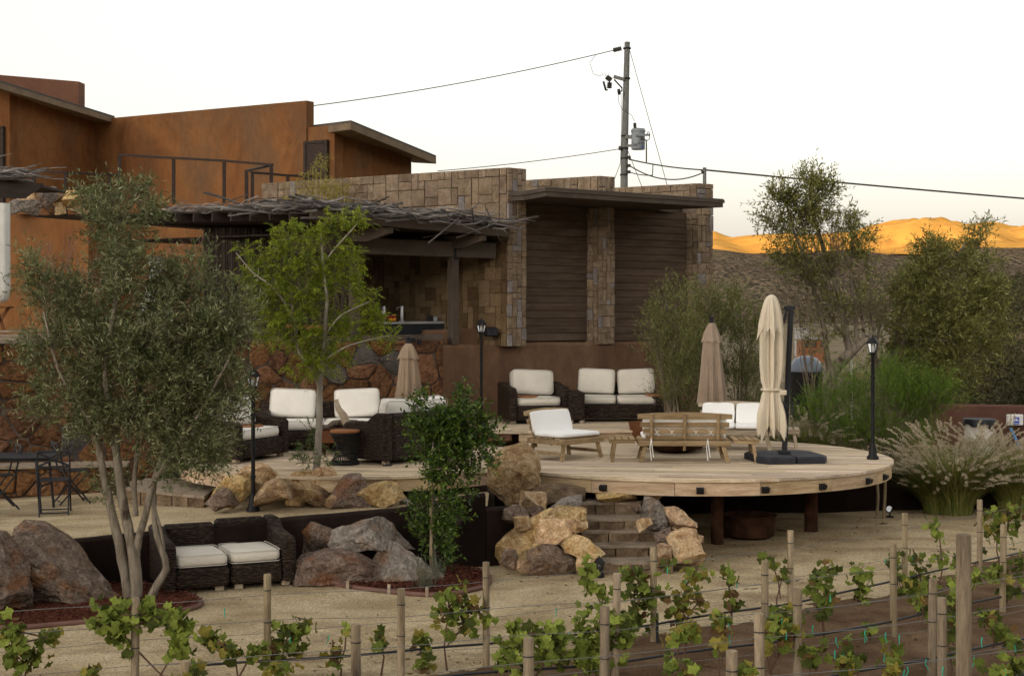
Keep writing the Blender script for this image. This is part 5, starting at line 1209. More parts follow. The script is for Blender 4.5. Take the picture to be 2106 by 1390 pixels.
# wooden loungers
def bench(label, loc, rz, w=1.30, wings=(0, 0), ties=False, bmat='acacia', npad=2):
    t = thing('wooden_bench', label, 'bench', loc, rz, 'slatted wooden loungers'); A = MATS[bmat]; d = .66; h = .30
    for y in (-d/2+.02, d/2-.02): MB().box((0, y, h-.035), (w, .035, .075), .005).build('frame_rail', A, t)
    for x in (-w/2+.02, w/2-.02): MB().box((x, 0, h-.037), (.035, d-.08, .07), .005).build('frame_rail', A, t)
    for k in range(5): MB().box((0, -d/2+.10+k*.115, h+.012), (w-.02, .085, .018), .004).build('slat', A, t)
    for sx_ in (-1, 1):
        for sy_ in (-1, 1):
            MB().beam((sx_*(w/2-.10), sy_*(d/2-.045), h-.07), (sx_*(w/2-.04), sy_*(d/2-.02), 0.0), .06, .035, .004, (0, 1, 0)).build('leg', A, t)
        MB().beam((sx_*(w/2-.07), -(d/2-.06), .10), (sx_*(w/2-.07), (d/2-.06), .10), .03, .045).build('stretcher', A, t)
    lean = R(16); y0 = d/2-.03
    def bp(x, s, o=0): return V3((x, y0+math.sin(lean)*s+o*math.cos(lean), h-.02+math.cos(lean)*s-o*math.sin(lean)))
    for x in (-w*.36, 0, w*.36): MB().beam(bp(x, -.12), bp(x, .42), .04, .03, .004, (0, 1, 0)).build('back_batten', A, t)
    Mb = Matrix.Rotation(-lean, 3, 'X')
    for k, s in enumerate((.06, .155, .25, .345)):
        ww = w*(.84+.06*k) if k < 3 else w*1.02
        if k < 3: MB().box(bp(0, s, -.028), (ww, .02, .068), .004, Mb).build('back_slat', A, t)
        else:
            m = MB(); n = 12; v = []; f = []
            for i in range(n+1):
                x = ww*(i/n-.5); c_ = 1-(2*x/ww)**2
                for o, zz in ((-.018, -.03), (-.018, .035+.028*c_), (-.04, .035+.028*c_), (-.04, -.03)): v.append(bp(x, s+.02+zz, o))
            for i in range(n):
                for e in range(4): f.append((i*4+e, (i+1)*4+e, (i+1)*4+(e+1) % 4, i*4+(e+1) % 4))
            f += [(0, 1, 2, 3), tuple(n*4+e for e in range(4))[::-1]]
            f = [q[::-1] for q in f]
            m.add(v, f).build('top_rail', A, t)
    for k in range(npad):
        pw = w*.92/npad; px_ = (k-(npad-1)/2)*pw
        cushion('seat_pad', (px_, -.03, h+.055), (pw-.008, d-.10, .065), 'white_pad', t, seed=k, e1=.3, e2=.14, pipe=False)
        cushion('back_pad', tuple(bp(px_, .22, -.085)), (pw-.02, .065, .33), 'white_pad', t, Mb, seed=k+4, e1=.2, e2=.3, pipe=False)
    for s_, on in zip((-1, 1), wings):
        if not on: continue
        x = s_*(w/2+.22)
        wg = MB().box((x, -.0, h-.02), (.36, .03, .05), .004).build('side_table', A, t)
        MB().box((x, -d/2+.1, h-.02), (.36, .03, .05), .004).build('rail', A, wg); MB().box((x, d/2-.1, h-.02), (.36, .03, .05), .004).build('rail', A, wg)
        for k in range(4): MB().box((x+(k-1.5)*.095, 0, h+.014), (.075, d-.12, .016), .003).build('slat', A, wg)
        for sy_ in (-1, 1): MB().beam((x+s_*.10, sy_*(d/2-.12), h-.04), (x+s_*.14, sy_*(d/2-.06), 0), .045, .03, .004, (0, 1, 0)).build('leg', A, wg)
        MB().beam((x+s_*.125, -(d/2-.09), .11), (x+s_*.125, d/2-.09, .11), .025, .035).build('stretcher', A, wg)
    if ties:
        for x in (-w*.28, -w*.12, w*.14, w*.30):
            p_ = bp(x, .16, .01)
            MB().tube([p_+V3((.035, .012, .03)), p_, p_+V3((-.035, .016, -.055))], .004, 4).tube([p_+V3((-.03, .014, .02)), p_+V3((0, .004, 0)), p_+V3((.02, .016, -.04))], .004, 4).build('tie', MATS['white_pad'], t, smooth=80)
        for x in (-w*.25, w*.36):
            p_ = V3((x, d/2, h+.03)); MB().tube([p_, p_+V3((.02, .02, -.12)), p_+V3((.0, .02, -.30))], .006, 4).tube([p_, p_+V3((-.01, .02, -.1)), p_+V3((-.03, .025, -.26))], .006, 4).build('tie', MATS['white_pad'], t, smooth=80)
    return t
bench('wooden bench seen from behind with white pads and side tables', (xof(1404, 20.55), 20.55, zd), R(180)-R(2), 1.28, (1, 1), True)
bench('wooden two-seat chair facing right with white seat and back pad', (xof(1163, 20.9), 20.85, zd), R(46), .92, (0, 0), False, 'acacia', 1)
bench('wooden bench with white pads behind the cantilever parasol', (xof(1512, 22.3), 22.3, zd), R(-9), 1.12, (0, 1), False, 'acacia_grey')

# ================================================================== parasols
def folded(name, c, prof, n, lobes, amp, mt, parent, seed=0, hem=0, twist=0.0, sm=70):
    # prof: (z, r); pleats between the ribs, deeper towards the hem
    v = []; f = []; r = random.Random(seed); ph = [r.uniform(-.5, .5) for _ in range(lobes)]; am = [r.uniform(.6, 1.3) for _ in range(lobes)]; m = len(prof)
    for j, (z, rad, a_) in enumerate(prof):
        for i in range(n):
            a = 2*math.pi*i/n; L = a/(2*math.pi)*lobes; k = int(L) % lobes
            w_ = (1-2*abs(math.sin(math.pi*L+ph[k]*.3))**.8)*am[k]+.3*math.cos(6*math.pi*L+ph[k]*3)
            rr_ = rad*(1+amp*a_*w_+.04*math.sin(3*a+z*5+seed))
            zz = z
            if hem and j == 0: zz = z-hem*w_*.5
            v.append(V3((rr_*math.cos(a+twist*z), rr_*math.sin(a+twist*z), zz)))
    for j in range(m-1):
        for i in range(n): f.append((j*n+i, j*n+(i+1) % n, (j+1)*n+(i+1) % n, (j+1)*n+i))
    f.append(tuple((m-1)*n+i for i in range(n)))
    return MB().add([p+V3(c) for p in v], f).build(name, MATS[mt], parent, smooth=sm)
def market(label, px, ytop, ybot, Y, z0, mt, wpx, seed):
    x = xof(px, Y); zt = zof(ytop, Y)-z0; zb_ = zof(ybot, Y)-z0; rb = wpx/2/F*Y
    t = thing('market_parasol', label, 'parasol', (x, Y, z0), 0, 'closed market parasols')
    H = zt-zb_; rt = .10
    prof = [(zb_+H*s, rt+(rb-rt)*(1-s)**1.0*(1 if s > .04 else .96), .3+.7*(1-s)) for s in (0, .04, .15, .3, .45, .6, .72, .82)]
    folded('canopy', (0, 0, 0), prof, 96, 8, .24, mt, t, seed, hem=.06)
    folded('vent', (0, 0, 0), [(zt-H*.24, rt*1.55, 1), (zt-H*.2, rt*1.4, .9), (zt-H*.12, rt*1.15, .6), (zt-H*.05, rt*.85, .3), (zt, rt*.45, 0)], 96, 8, .14, mt, t, seed+1, hem=.03)
    MB().lathe([(.022, .05), (.022, zt+.02), (.02, zt+.03)], 12).build('pole', MATS['black_metal'], t, smooth=50)
    MB().lathe([(.04, zt+.0), (.045, zt+.03), (.03, zt+.05), (.042, zt+.075), (.03, zt+.10), (.01, zt+.11)], 12).build('finial', MATS['black_metal'], t, smooth=50)
    MB().lathe([(.24, 0), (.24, .04), (.2, .06), (.05, .08), (.035, .3), (.03, .3)], 20).build('base', MATS['plastic_black'], t, smooth=40)
    return t
market('closed taupe parasol standing before the green shrubs', 1463, 664, 828, 24.35, 1.173, 'taupe_fabric', 53, 4)
market('closed tan parasol standing before the rubble stone wall', 840, 706, 840, 23.2, 1.002, 'tan_fabric', 52, 9)
# cantilever parasol
cY = 20.55
cp_ = thing('cantilever_parasol', 'closed cream cantilever parasol with grey mast on a black base', 'parasol', (xof(1613, cY), cY, zd))
def L_(px, py, Y): return at(px, py, Y)-V3((xof(1613, cY), cY, zd))
bx0 = MB(); 
for k, (sx_, sy_) in enumerate(((-1, -1), (1, -1), (1, 1), (-1, 1))):
    a = .50; q = [(0.012, .012), (a, .012), (a, a*.62), (a*.8, a), (.012, a)]
    pp = [(sx_*x, sy_*y) for x, y in q]; m = MB()
    pin = [(sx_*(x*.94+.006), sy_*(y*.94+.006)) for x, y in q]
    if sx_*sy_ < 0: pp = pp[::-1]; pin = pin[::-1]
    n = 5; v = [V3((x, y, z)) for ring, z in ((pp, 0), (pp, .075), (pin, .095)) for x, y in ring]
    f = [tuple(range(n))[::-1], tuple(range(2*n, 3*n))]+[(j*n+i, j*n+(i+1) % n, (j+1)*n+(i+1) % n, (j+1)*n+i) for j in range(2) for i in range(n)]
    Mz = Matrix.Rotation(R(8), 3, 'Z'); m.add([Mz @ p+V3((.01, 0, 0)) for p in v], f); m.build('base_weight', MATS['plastic_black'], cp_)
MB().box((.0, 0, .115), (.16, .14, .05), .01).build('mast_socket', MATS['grey_metal'], cp_)
mt_ = L_(1627, 634, cY)
MB().beam((0, 0, .10), mt_, .065, .09, .008, (0, 1, 0)).build('mast', MATS['grey_metal'], cp_)
MB().box(mt_+V3((-.02, 0, .005)), (.15, .085, .06), .01).build('mast_cap', MATS['grey_metal'], cp_)
MB().beam(mt_+V3((-.06, -.01, -.01)), L_(1596, 722, cY-.1), .03, .05, .006, (0, 1, 0)).build('upper_arm', MATS['grey_metal'], cp_)
MB().beam(L_(1600, 812, cY-.12), L_(1613, 850, cY-.03), .04, .09, .01, (0, 1, 0)).build('lower_arm', MATS['grey_metal'], cp_)
hd = MB(); hd.beam(L_(1606, 826, cY-.06), L_(1618, 840, cY-.06), .05, .12, .01, (0, 1, 0)); hd.build('crank_block', MATS['grey_metal'], cp_)
hp = [L_(1622, 828, cY-.06), L_(1631, 828, cY-.06), L_(1631, 850, cY-.06), L_(1620, 853, cY-.06), L_(1614, 846, cY-.06)]
MB().tube(hp+[hp[0]], .012, 6).build('handle', MATS['grey_metal'], cp_, smooth=50)
def zc_(py): return L_(0, py, cY-.1).z
cc_ = L_(1586, 640, cY-.12)
pr = [(890, 24, 1), (876, 26, 1), (850, 24, 1), (825, 19, .9), (808, 16, .7), (801, 15, .5), (794, 16, .6), (780, 19, .8), (750, 21, .95), (715, 21, .95), (680, 20, .95), (650, 17, .9), (630, 14, .8), (616, 11, .6), (610, 8, .3), (607, 3, 0)]
folded('canopy', (cc_.x, cc_.y, 0), [(zc_(y), w_/F*cY, a_) for y, w_, a_ in pr], 120, 8, .34, 'cream_fabric', cp_, 7, hem=.2)
folded('vent', (cc_.x+.0, cc_.y-.005, 0), [(zc_(y), w_/F*cY, a_) for y, w_, a_ in ((688, 24, 1), (664, 21.5, .9), (640, 18, .8), (620, 13.5, .6), (610, 9, .3), (606, 3, 0))], 120, 8, .20, 'cream_fabric', cp_, 3, hem=.16)
ring = [V3((cc_.x+19/F*cY*math.cos(a), cc_.y+19/F*cY*math.sin(a), zc_(801))) for a in [2*math.pi*i/24 for i in range(25)]]
MB().tube(ring, .018, 6, cap=False).build('tie_strap', MATS['cream_fabric'], cp_, smooth=80)
MB().box((cc_.x+.14, cc_.y-.14, zc_(806)), (.10, .04, .07), .012).build('strap_knot', MATS['cream_fabric'], cp_)

# ================================================================== lamp posts
def lamp(label, loc, H, s=1.0):
    t = thing('lamp_post', label, 'lamp post', loc, 0, 'black garden lamp posts'); B = MATS['black_metal']; s = s
    MB().lathe([(.085*s, 0), (.085*s, .03), (.06*s, .06), (.055*s, .14), (.045*s, .18), (.035*s, .22)], 16).build('base', B, t, smooth=40)
    zl = H-.27*s
    pf = [(.028*s, .2)]
    for q in (.28, .52, .78): pf += [(.026*s, zl*q-.02), (.036*s, zl*q-.012), (.036*s, zl*q+.012), (.026*s, zl*q+.02)]
    pf += [(.024*s, zl-.03), (.045*s, zl)]
    MB().lathe(pf, 14).build('shaft', B, t, smooth=40)
    l = MB().lathe([(.05*s, zl), (.052*s, zl+.02), (.045*s, zl+.025)], 6).build('lantern_base', B, t)
    m = MB()
    for k in range(6):
        a = 2*math.pi*k/6; m.beam((.048*s*math.cos(a), .048*s*math.sin(a), zl+.02), (.078*s*math.cos(a), .078*s*math.sin(a), zl+.15*s), .009*s, .009*s, 0)
    m.build('lantern_bars', B, l)
    MB().lathe([(.044*s, zl+.022), (.073*s, zl+.148*s)], 6, cap=False).build('lantern_glass', MATS['glass'], t)
    MB().lathe([(.012*s, zl+.03), (.022*s, zl+.06*s), (.016*s, zl+.11*s), (.004*s, zl+.12*s)], 8).build('bulb', MATS['white_paint'], t, smooth=60)
    MB().lathe([(.092*s, zl+.148*s), (.094*s, zl+.158*s), (.07*s, zl+.19*s), (.04*s, zl+.23*s), (.012*s, zl+.24*s), (.016*s, zl+.25*s), (.006*s, zl+.27*s)], 6).build('cap', B, t)
p = gnd(1795, 944, 1.0); lamp('black lamp post at the right edge of the large round deck', (p.x, p.y, zd), 255/F*p.y)
p = gnd(990, 876, 1.17); lamp('black lamp post in front of the brown stucco wall', (p.x, p.y, zu), 222/F*p.y, .95)
p = gnd(522, 1046, .6); lamp('black lamp post among the ochre rocks by the left deck', (p.x, p.y-.05, midz(p.x)-.01), 296/F*p.y)
p = gnd(1232, 1186, .0); lamp('small grey-black path lantern at the foot of the stairs', (p.x, p.y, .0), 44/F*p.y, .75)
# ground spot light
p = gnd(1830, 1063, 0); gs = thing('ground_spotlight', 'small black spotlight on the gravel below the deck edge', 'spotlight', tuple(p)); MB().tube([(0, .05, .10), (-.02, -.05, .13)], [.05, .055], 14).build('head', MATS['black_metal'], gs, smooth=40); MB().tube([(0, 0, 0), (0, .02, .1)], .012, 6).build('stem', MATS['black_metal'], gs); MB().lathe([(.06, 0), (.06, .015), (.03, .02)], 14).build('base', MATS['black_metal'], gs)
MB().tube([(-.0205, -.0505, .1305), (-.0207, -.0525, .131)], .045, 14).build('lens', MATS['steel'], gs)

# ================================================================== black folding set
def fchair(label, loc, rz):
    t = thing('folding_chair', label, 'chair', loc, rz, 'black folding chairs'); B = MATS['grey_metal']; w = .40
    for s in (-1, 1):
        x = s*w/2
        MB().tube([(x, -.20, 0), (x, .02, .27), (x, .16, .46), (x, .25, .84)], .012, 6).build('back_leg', B, t, smooth=60)
        MB().tube([(x*.9, .22, 0), (x*.9, -.02, .27), (x*.9, -.19, .45)], .012, 6).build('front_leg', B, t, smooth=60)
    for k in range(6): MB().box((0, -.17+k*.062, .455), (w*.9, .05, .014), .003).build('seat_slat', B, t)
    MB().beam((-w/2, .25, .845), (w/2, .25, .845), .02, .035).build('top_rail', B, t)
    MB().beam((-w/2, .205, .64), (w/2, .205, .64), .018, .03).build('lower_rail', B, t)
    MB().beam((-w/2, .21, .65), (w/2, .246, .83), .012, .028).build('cross_brace', B, t); MB().beam((w/2, .212, .65), (-w/2, .248, .83), .012, .028).build('cross_brace', B, t)
    MB().beam((-w/2, -.18, .04), (w/2, -.18, .04), .016, .016).build('stretcher', B, t); MB().beam((-w/2*.9, .20, .04), (w/2*.9, .20, .04), .016, .016).build('stretcher', B, t)
    return t
zm = midz(-6.3)
p = gnd(75, 1058, zm); fchair('black folding chair nearest the olive tree with its back to us', (p.x+.22, p.y+.05, zm), R(195))
fchair('black folding chair at the far side by the seat wall', (xof(150, 20.3), 20.3, zm), R(120))
fchair('black folding chair cut by the left edge of the picture', (xof(-6, 19.6), 19.7, zm), R(-60))
tb = thing('metal_table', 'black rectangular metal table at the left by the seat wall', 'table', (xof(20, 19.6), 19.55, zm))
MB().box((0, 0, .73), (1.25, .75, .022), .006, Matrix.Rotation(R(6), 3, 'Z')).build('top', MATS['grey_metal'], tb)
MB().box((0, 0, .698), (1.1, .62, .035), .004, Matrix.Rotation(R(6), 3, 'Z')).build('apron', MATS['grey_metal'], tb)
for sx_ in (-1, 1):
    for sy_ in (-1, 1): MB().beam((sx_*.46, sy_*.26, .69), (sx_*.52+.0, sy_*.28, 0), .035, .035).build('leg', MATS['grey_metal'], tb)
    MB().beam((sx_*.49, -.26, .34), (sx_*.49, .26, .34), .02, .025).build('stretcher', MATS['grey_metal'], tb)

# ================================================================== right garden bits
bY = 25.6
bl = thing('barrel', 'dirty white barrel with black bin liner in front of the garden wall', 'barrel', (xof(2014, bY), bY, .62))
zt = zof(864, bY)-.62; rb = 30/F*bY
MB().lathe([(rb*.98, 0), (rb, .02), (rb, zt*.45), (rb*1.03, zt*.47), (rb, zt*.49), (rb, zt-.02), (rb*1.03, zt)], 28).build('drum', MATS['barrel_white'], bl, smooth=40)
v = []; f = []; n = 40
for j, (rr_, z_) in enumerate(((.96, zt+.02), (1.06, zt+.03), (1.09, zt), (1.07, zt-.08))):
    for i in range(n):
        a = 2*math.pi*i/n; z2 = z_ if j < 3 else zt-.08-.06*max(0, math.sin(a*2.5+1))-.03*math.sin(a*5)
        v.append(V3((rb*rr_*(1+.02*math.sin(9*a+j))*math.cos(a), rb*rr_*(1+.02*math.sin(9*a+j))*math.sin(a), z2)))
for j in range(3):
    for i in range(n): f.append((j*n+i, j*n+(i+1) % n, (j+1)*n+(i+1) % n, (j+1)*n+i))
f.append(tuple(range(n)))
MB().add(v, f).build('bin_liner', MATS['drip_tube'], bl, smooth=60)
gY = 26.95; cbx = thing('wall_box', 'white meter box with blue label on the garden wall', 'box', tuple(at(2087, 874, gY-.06)))
w_ = 32/F*gY; h_ = 22/F*gY
MB().box((0, 0, h_/2), (w_, .10, h_), .012).build('housing', MATS['white_paint'], cbx); lb = MB().box((.03*0+w_*.04, -.0515, h_*.42), (w_*.38, .004, h_*.66), .001).build('label', MATS['blue_label'], cbx)
MB().box((w_*.04, -.0545, h_*.46), (w_*.26, .002, h_*.12), 0).build('emblem', MATS['white_paint'], lb); MB().box((w_*.04, -.0545, h_*.60), (w_*.10, .002, h_*.08), 0).build('emblem', MATS['white_paint'], lb); MB().box((w_*.04, -.0545, h_*.2), (w_*.28, .002, h_*.04), 0).build('emblem', MATS['white_paint'], lb)
MB().lathe([(.012, 0), (.012, .01)], 10, (-w_*.34, -.055, h_*.26)).build('keyhole', MATS['ink'], cbx)
wire('blue hose hanging down the garden wall below the meter box', [at(2078, 880, gY-.1), at(2086, 895, gY-.15), at(2096, 918, gY-.5), at(2112, 945, gY-.9)], .026, 0, 'blue_hose', 'water_hose', 'hose', None, 6)
# things far behind the shrubs
tk = thing('domed_tank', 'grey-blue domed tank roof behind the bent tree trunk', 'tank', (xof(1658, 46), 46, -.3))
rt_ = 34/F*46; z1 = zof(764, 46)+.3
MB().lathe([(rt_*.96, 0), (rt_*.96, z1)], 28).build('body', MATS['dark_void'], tk, smooth=40); MB().lathe([(rt_*1.02, z1), (rt_*1.02, z1+.05), (rt_*.95, z1+.22), (rt_*.7, z1+.40), (rt_*.35, z1+.49), (0.01, z1+.5)], 28).build('dome', MATS['car_blue'], tk, smooth=50)
def house(label, px0, px1, py0, py1, Y, mt, roofm, grp='houses across the valley'):
    x0, x1 = xof(px0, Y), xof(px1, Y); z0, z1 = zof(py1, Y), zof(py0, Y); h = thing('far_house', label, 'house', ((x0+x1)/2, Y, z0), 0, grp); w = x1-x0; H = z1-z0
    MB().box((0, 0, H*.4-3), (w, w*.7, H*.8+6)).build('wall', MATS[mt], h)
    MB().box((0, -.1, H*.9), (w*1.12, w*.82, H*.16)).build('roof', MATS[roofm], h)
    for k in range(3 if Y < 200 and mt != 'house_white' else 0): 
        wd = MB().box(((k-1)*w*.28, -w*.36, H*.48), (w*.12, .05*w, H*.3)).build('window', MATS['ink'], h)
house('orange house with pale roof edge seen between the trees', 1642, 1700, 692, 724, 100, 'house_orange', 'house_white')
house('small white house above the orange one', 1636, 1662, 674, 690, 112, 'house_white', 'house_white')
house('white shed low between trunks', 1565, 1596, 732, 752, 70, 'house_white', 'trim')
pp = thing('white_pipe', 'thin white standpipe right of the bent trunk', 'pipe', (xof(1752, 34), 34, .3)); MB().tube([(0, 0, 0), (0, 0, zof(742, 34)-.3), (-.10, 0, zof(741, 34)-.3)], .028, 7).build('pipe', MATS['white_paint'], pp, smooth=40)
# ================================================================== foliage
def np_mesh(name, V, Fq, mt, parent, kind=None, smooth=False):
    me = bpy.data.meshes.new(name); n = len(V); k = Fq.shape[1]
    me.vertices.add(n); me.vertices.foreach_set('co', V.astype(np.float32).ravel())
    me.loops.add(Fq.size); me.loops.foreach_set('vertex_index', Fq.astype(np.int32).ravel())
    me.polygons.add(len(Fq)); me.polygons.foreach_set('loop_start', np.arange(0, Fq.size, k, dtype=np.int32)); me.polygons.foreach_set('loop_total', np.full(len(Fq), k, dtype=np.int32))
    me.update(calc_edges=True); me.validate()
    if smooth: me.shade_smooth()
    me.materials.append(MATS[mt])
    o = link(bpy.data.objects.new(name, me)); setp(o, parent)
    if kind: o['kind'] = kind
    return o
def unit(a): return a/np.maximum(1e-9, np.linalg.norm(a, axis=-1, keepdims=True))
def twigs_in(rs, c, rad, ntw, nsub, tl, up, shell=.5, outw=.8, rnd_=.6):
    # sub-clumps inside an ellipsoid, twigs around each one
    d = unit(rs.normal(size=(nsub, 3))); sub = d*(rs.random((nsub, 1))**shell)*np.array(rad)+np.array(c)
    idx = rs.integers(0, nsub, ntw); sr = np.mean(rad)*1.15/max(1, nsub)**(1/3)
    b = sub[idx]+rs.normal(size=(ntw, 3))*sr*.42
    o = unit(b-np.array(c))*outw+rs.normal(size=(ntw, 3))*rnd_+np.array([0, 0, up])
    d = unit(o); L = tl*(.5+rs.random((ntw, 1))); return b, d, L
def leaf_quads(rs, b, d, L, nl, ll, lw, spread=.9, droop=0.0, flat=.0):
    n = len(b); t = np.tile((np.arange(nl)+.6)/nl, (n, 1))[..., None]+rs.normal(size=(n, nl, 1))*.05
    pos = b[:, None]+d[:, None]*L[:, None]*t; pos[..., 2] -= (droop*L[:, None]*t*t)[..., 0]
    rv = rs.normal(size=(n, nl, 3)); dd = d[:, None]
    perp = unit(rv-dd*np.sum(rv*dd, -1, keepdims=True))
    ld = unit(dd*(1-.45*spread)+perp*spread); 
    nr = rs.normal(size=(n, nl, 3))*(1-flat)+np.array([0, 0, 1.0])*flat*2; side = unit(np.cross(ld, nr))
    s = ll*(.65+.7*rs.random((n, nl, 1))); w = lw*(.7+.6*rs.random((n, nl, 1)))
    bend = unit(np.cross(side, ld))*s*.10
    p0 = pos; p1 = pos+ld*s*.45+side*w*.5+bend; p2 = pos+ld*s; p3 = pos+ld*s*.45-side*w*.5+bend
    V = np.stack([p0, p1, p2, p3], 2).reshape(-1, 3); Fq = np.arange(len(V)).reshape(-1, 4); return V, Fq
def pinnate_quads(rs, b, d, L, nl, ll, lw):           # compound leaves: pairs along a flat rachis
    n = len(b); t = np.tile((np.arange(nl)+.8)/nl, (n, 1))[..., None]
    pl_ = unit(np.array([0, 0, 1.0])+rs.normal(size=(n, 3))*.45); sd_ = unit(np.cross(d, pl_))
    pos = b[:, None]+d[:, None]*L[:, None]*t; pos[..., 2] -= (.25*L[:, None]*t*t)[..., 0]
    out = []
    for s in (-1, 1):
        ld = unit(sd_[:, None]*s+d[:, None]*.55+rs.normal(size=(n, nl, 3))*.15); side = unit(np.cross(ld, pl_[:, None]+rs.normal(size=(n, nl, 3))*.25))
        S = ll*(.7+.5*rs.random((n, nl, 1)))*(1-.35*np.abs(t-.45)); w = lw*(.8+.4*rs.random((n, nl, 1)))
        out.append(np.stack([pos, pos+ld*S*.5+side*w*.5, pos+ld*S, pos+ld*S*.5-side*w*.5], 2).reshape(-1, 3))
    V = np.concatenate(out); return V, np.arange(len(V)).reshape(-1, 4)
def twig_tris(b, d, L, r_):
    n = len(b); e = b+d*L; u = unit(np.cross(d, np.array([.3, .5, .8]))); w = np.cross(d, u); V = []
    for p, rr_ in ((b, r_), (e, r_*.4)):
        for k in range(3):
            a = 2*math.pi*k/3; V.append(p+(u*math.cos(a)+w*math.sin(a))*rr_)
    V = np.stack(V, 1).reshape(-1, 3); base = (np.arange(n)*6)[:, None]
    Fq = np.concatenate([base+np.array([[k, (k+1) % 3, 3+(k+1) % 3, 3+k]]) for k in range(3)]); return V, Fq
class Fol:
    def __init__(s, seed): s.rs = np.random.default_rng(seed); s.L = []; s.T = []; s.nL = 0; s.nT = 0
    def addL(s, V, Fq): s.L.append((V, Fq+s.nL)); s.nL += len(V)
    def addT(s, V, Fq): s.T.append((V, Fq+s.nT)); s.nT += len(V)
    def clump(s, c, rad, ntw, tl=.25, nl=9, ll=.06, lw=.013, up=.35, spread=.9, droop=0, nsub=None, pin=False, tw=.35, tr=.003, shell=.5, outw=.8, rnd_=.6, flat=0):
        b, d, L = twigs_in(s.rs, c, rad, ntw, nsub or max(3, ntw//22), tl, up, shell, outw, rnd_)
        if pin: s.addL(*pinnate_quads(s.rs, b, d, L, nl, ll, lw))
        else: s.addL(*leaf_quads(s.rs, b, d, L, nl, ll, lw, spread, droop, flat))
        k = int(ntw*tw)
        if k: s.addT(*twig_tris(b[:k]-d[:k]*L[:k]*.3, d[:k], L[:k]*1.15, tr))
    def build(s, t, lm, tm, name='crown'):
        Mi = np.array(wmat(t).inverted())
        def tr_(V): return V @ Mi[:3, :3].T+Mi[:3, 3]
        if s.L: np_mesh(name, tr_(np.concatenate([a for a, _ in s.L])), np.concatenate([b for _, b in s.L]), lm, t, 'stuff')
        if s.T: np_mesh('twigs', tr_(np.concatenate([a for a, _ in s.T])), np.concatenate([b for _, b in s.T]), tm, t, 'stuff')
def limb(m, pts, r0, r1, n=8, wob=.0, seed=0):
    r = random.Random(seed); P_ = []; R_ = []; k = len(pts)
    for i in range(k-1):
        a, b = V3(pts[i]), V3(pts[i+1]); q = 4
        for j in range(q):
            t = j/q; a0 = V3(pts[max(0, i-1)]); b1 = V3(pts[min(k-1, i+2)])
            p = .5*((2*a)+(b-a0)*t+(2*a0-5*a+4*b-b1)*t*t+(3*a-a0-3*b+b1)*t**3)      # Catmull-Rom
            P_.append(p+V3((r.uniform(-1, 1), r.uniform(-1, 1), 0))*wob); R_.append(r0+(r1-r0)*(i+t)/(k-1))
    P_.append(V3(pts[-1])); R_.append(r1); R_[0] *= 1.15
    R_ = [x*(1+r.uniform(-.08, .08)) for x in R_]
    m.tube(P_, R_, n); return m
def A3(px, py, Y, dy=0): p = at(px, py, Y+dy); return p
# ---- olive tree at the left
OY = 15.5
ol = thing('olive_tree', 'large multi-stemmed olive tree in the left foreground', 'tree', tuple(gnd(285, 1245, 0)))
m = MB(); o = OY
limb(m, [A3(268, 1252, o), A3(252, 1150, o), A3(225, 1030, o), A3(205, 930, o), A3(190, 800, o, .2), A3(150, 700, o, .3)], .062, .016, 9, .006, 1)
limb(m, [A3(282, 1252, o), A3(276, 1150, o), A3(262, 1080, o), A3(243, 960, o), A3(235, 880, o), A3(215, 760, o, -.2), A3(240, 600, o, -.1), A3(235, 470, o)], .07, .014, 9, .006, 2)
limb(m, [A3(278, 1140, o), A3(290, 1090, o), A3(318, 985, o), A3(345, 900, o, .1), A3(372, 780, o, .2), A3(400, 640, o, .3)], .048, .012, 9, .005, 3)
limb(m, [A3(308, 1000, o), A3(350, 940, o, -.1), A3(410, 850, o, -.2), A3(470, 740, o, -.3)], .035, .012, 7, .004, 4)
limb(m, [A3(300, 1246, o), A3(330, 1190, o), A3(342, 1160, o), A3(322, 1100, o), A3(316, 1030, o), A3(322, 960, o, .1)], .05, .02, 8, .004, 5)
limb(m, [A3(340, 1165, o), A3(333, 1100, o), A3(320, 1050, o), A3(316, 1020, o)], .022, .012, 6, .003, 6)
limb(m, [A3(279, 1060, o), A3(277, 990, o), A3(284, 900, o, .2), A3(290, 760, o, .4), A3(300, 640, o, .4)], .032, .012, 7, .004, 7)
limb(m, [A3(262, 900, o), A3(275, 830, o, .2), A3(320, 700, o, .5), A3(330, 560, o, .4)], .03, .012, 7, .004, 8)
limb(m, [A3(212, 940, o), A3(180, 860, o, -.2), A3(120, 760, o, -.3), A3(90, 640, o, -.2)], .028, .01, 7, .004, 9)
m.build('trunk', MATS['olive_bark'], ol, world=True, smooth=60)
fo = Fol(1)
S_ = 1/F*OY
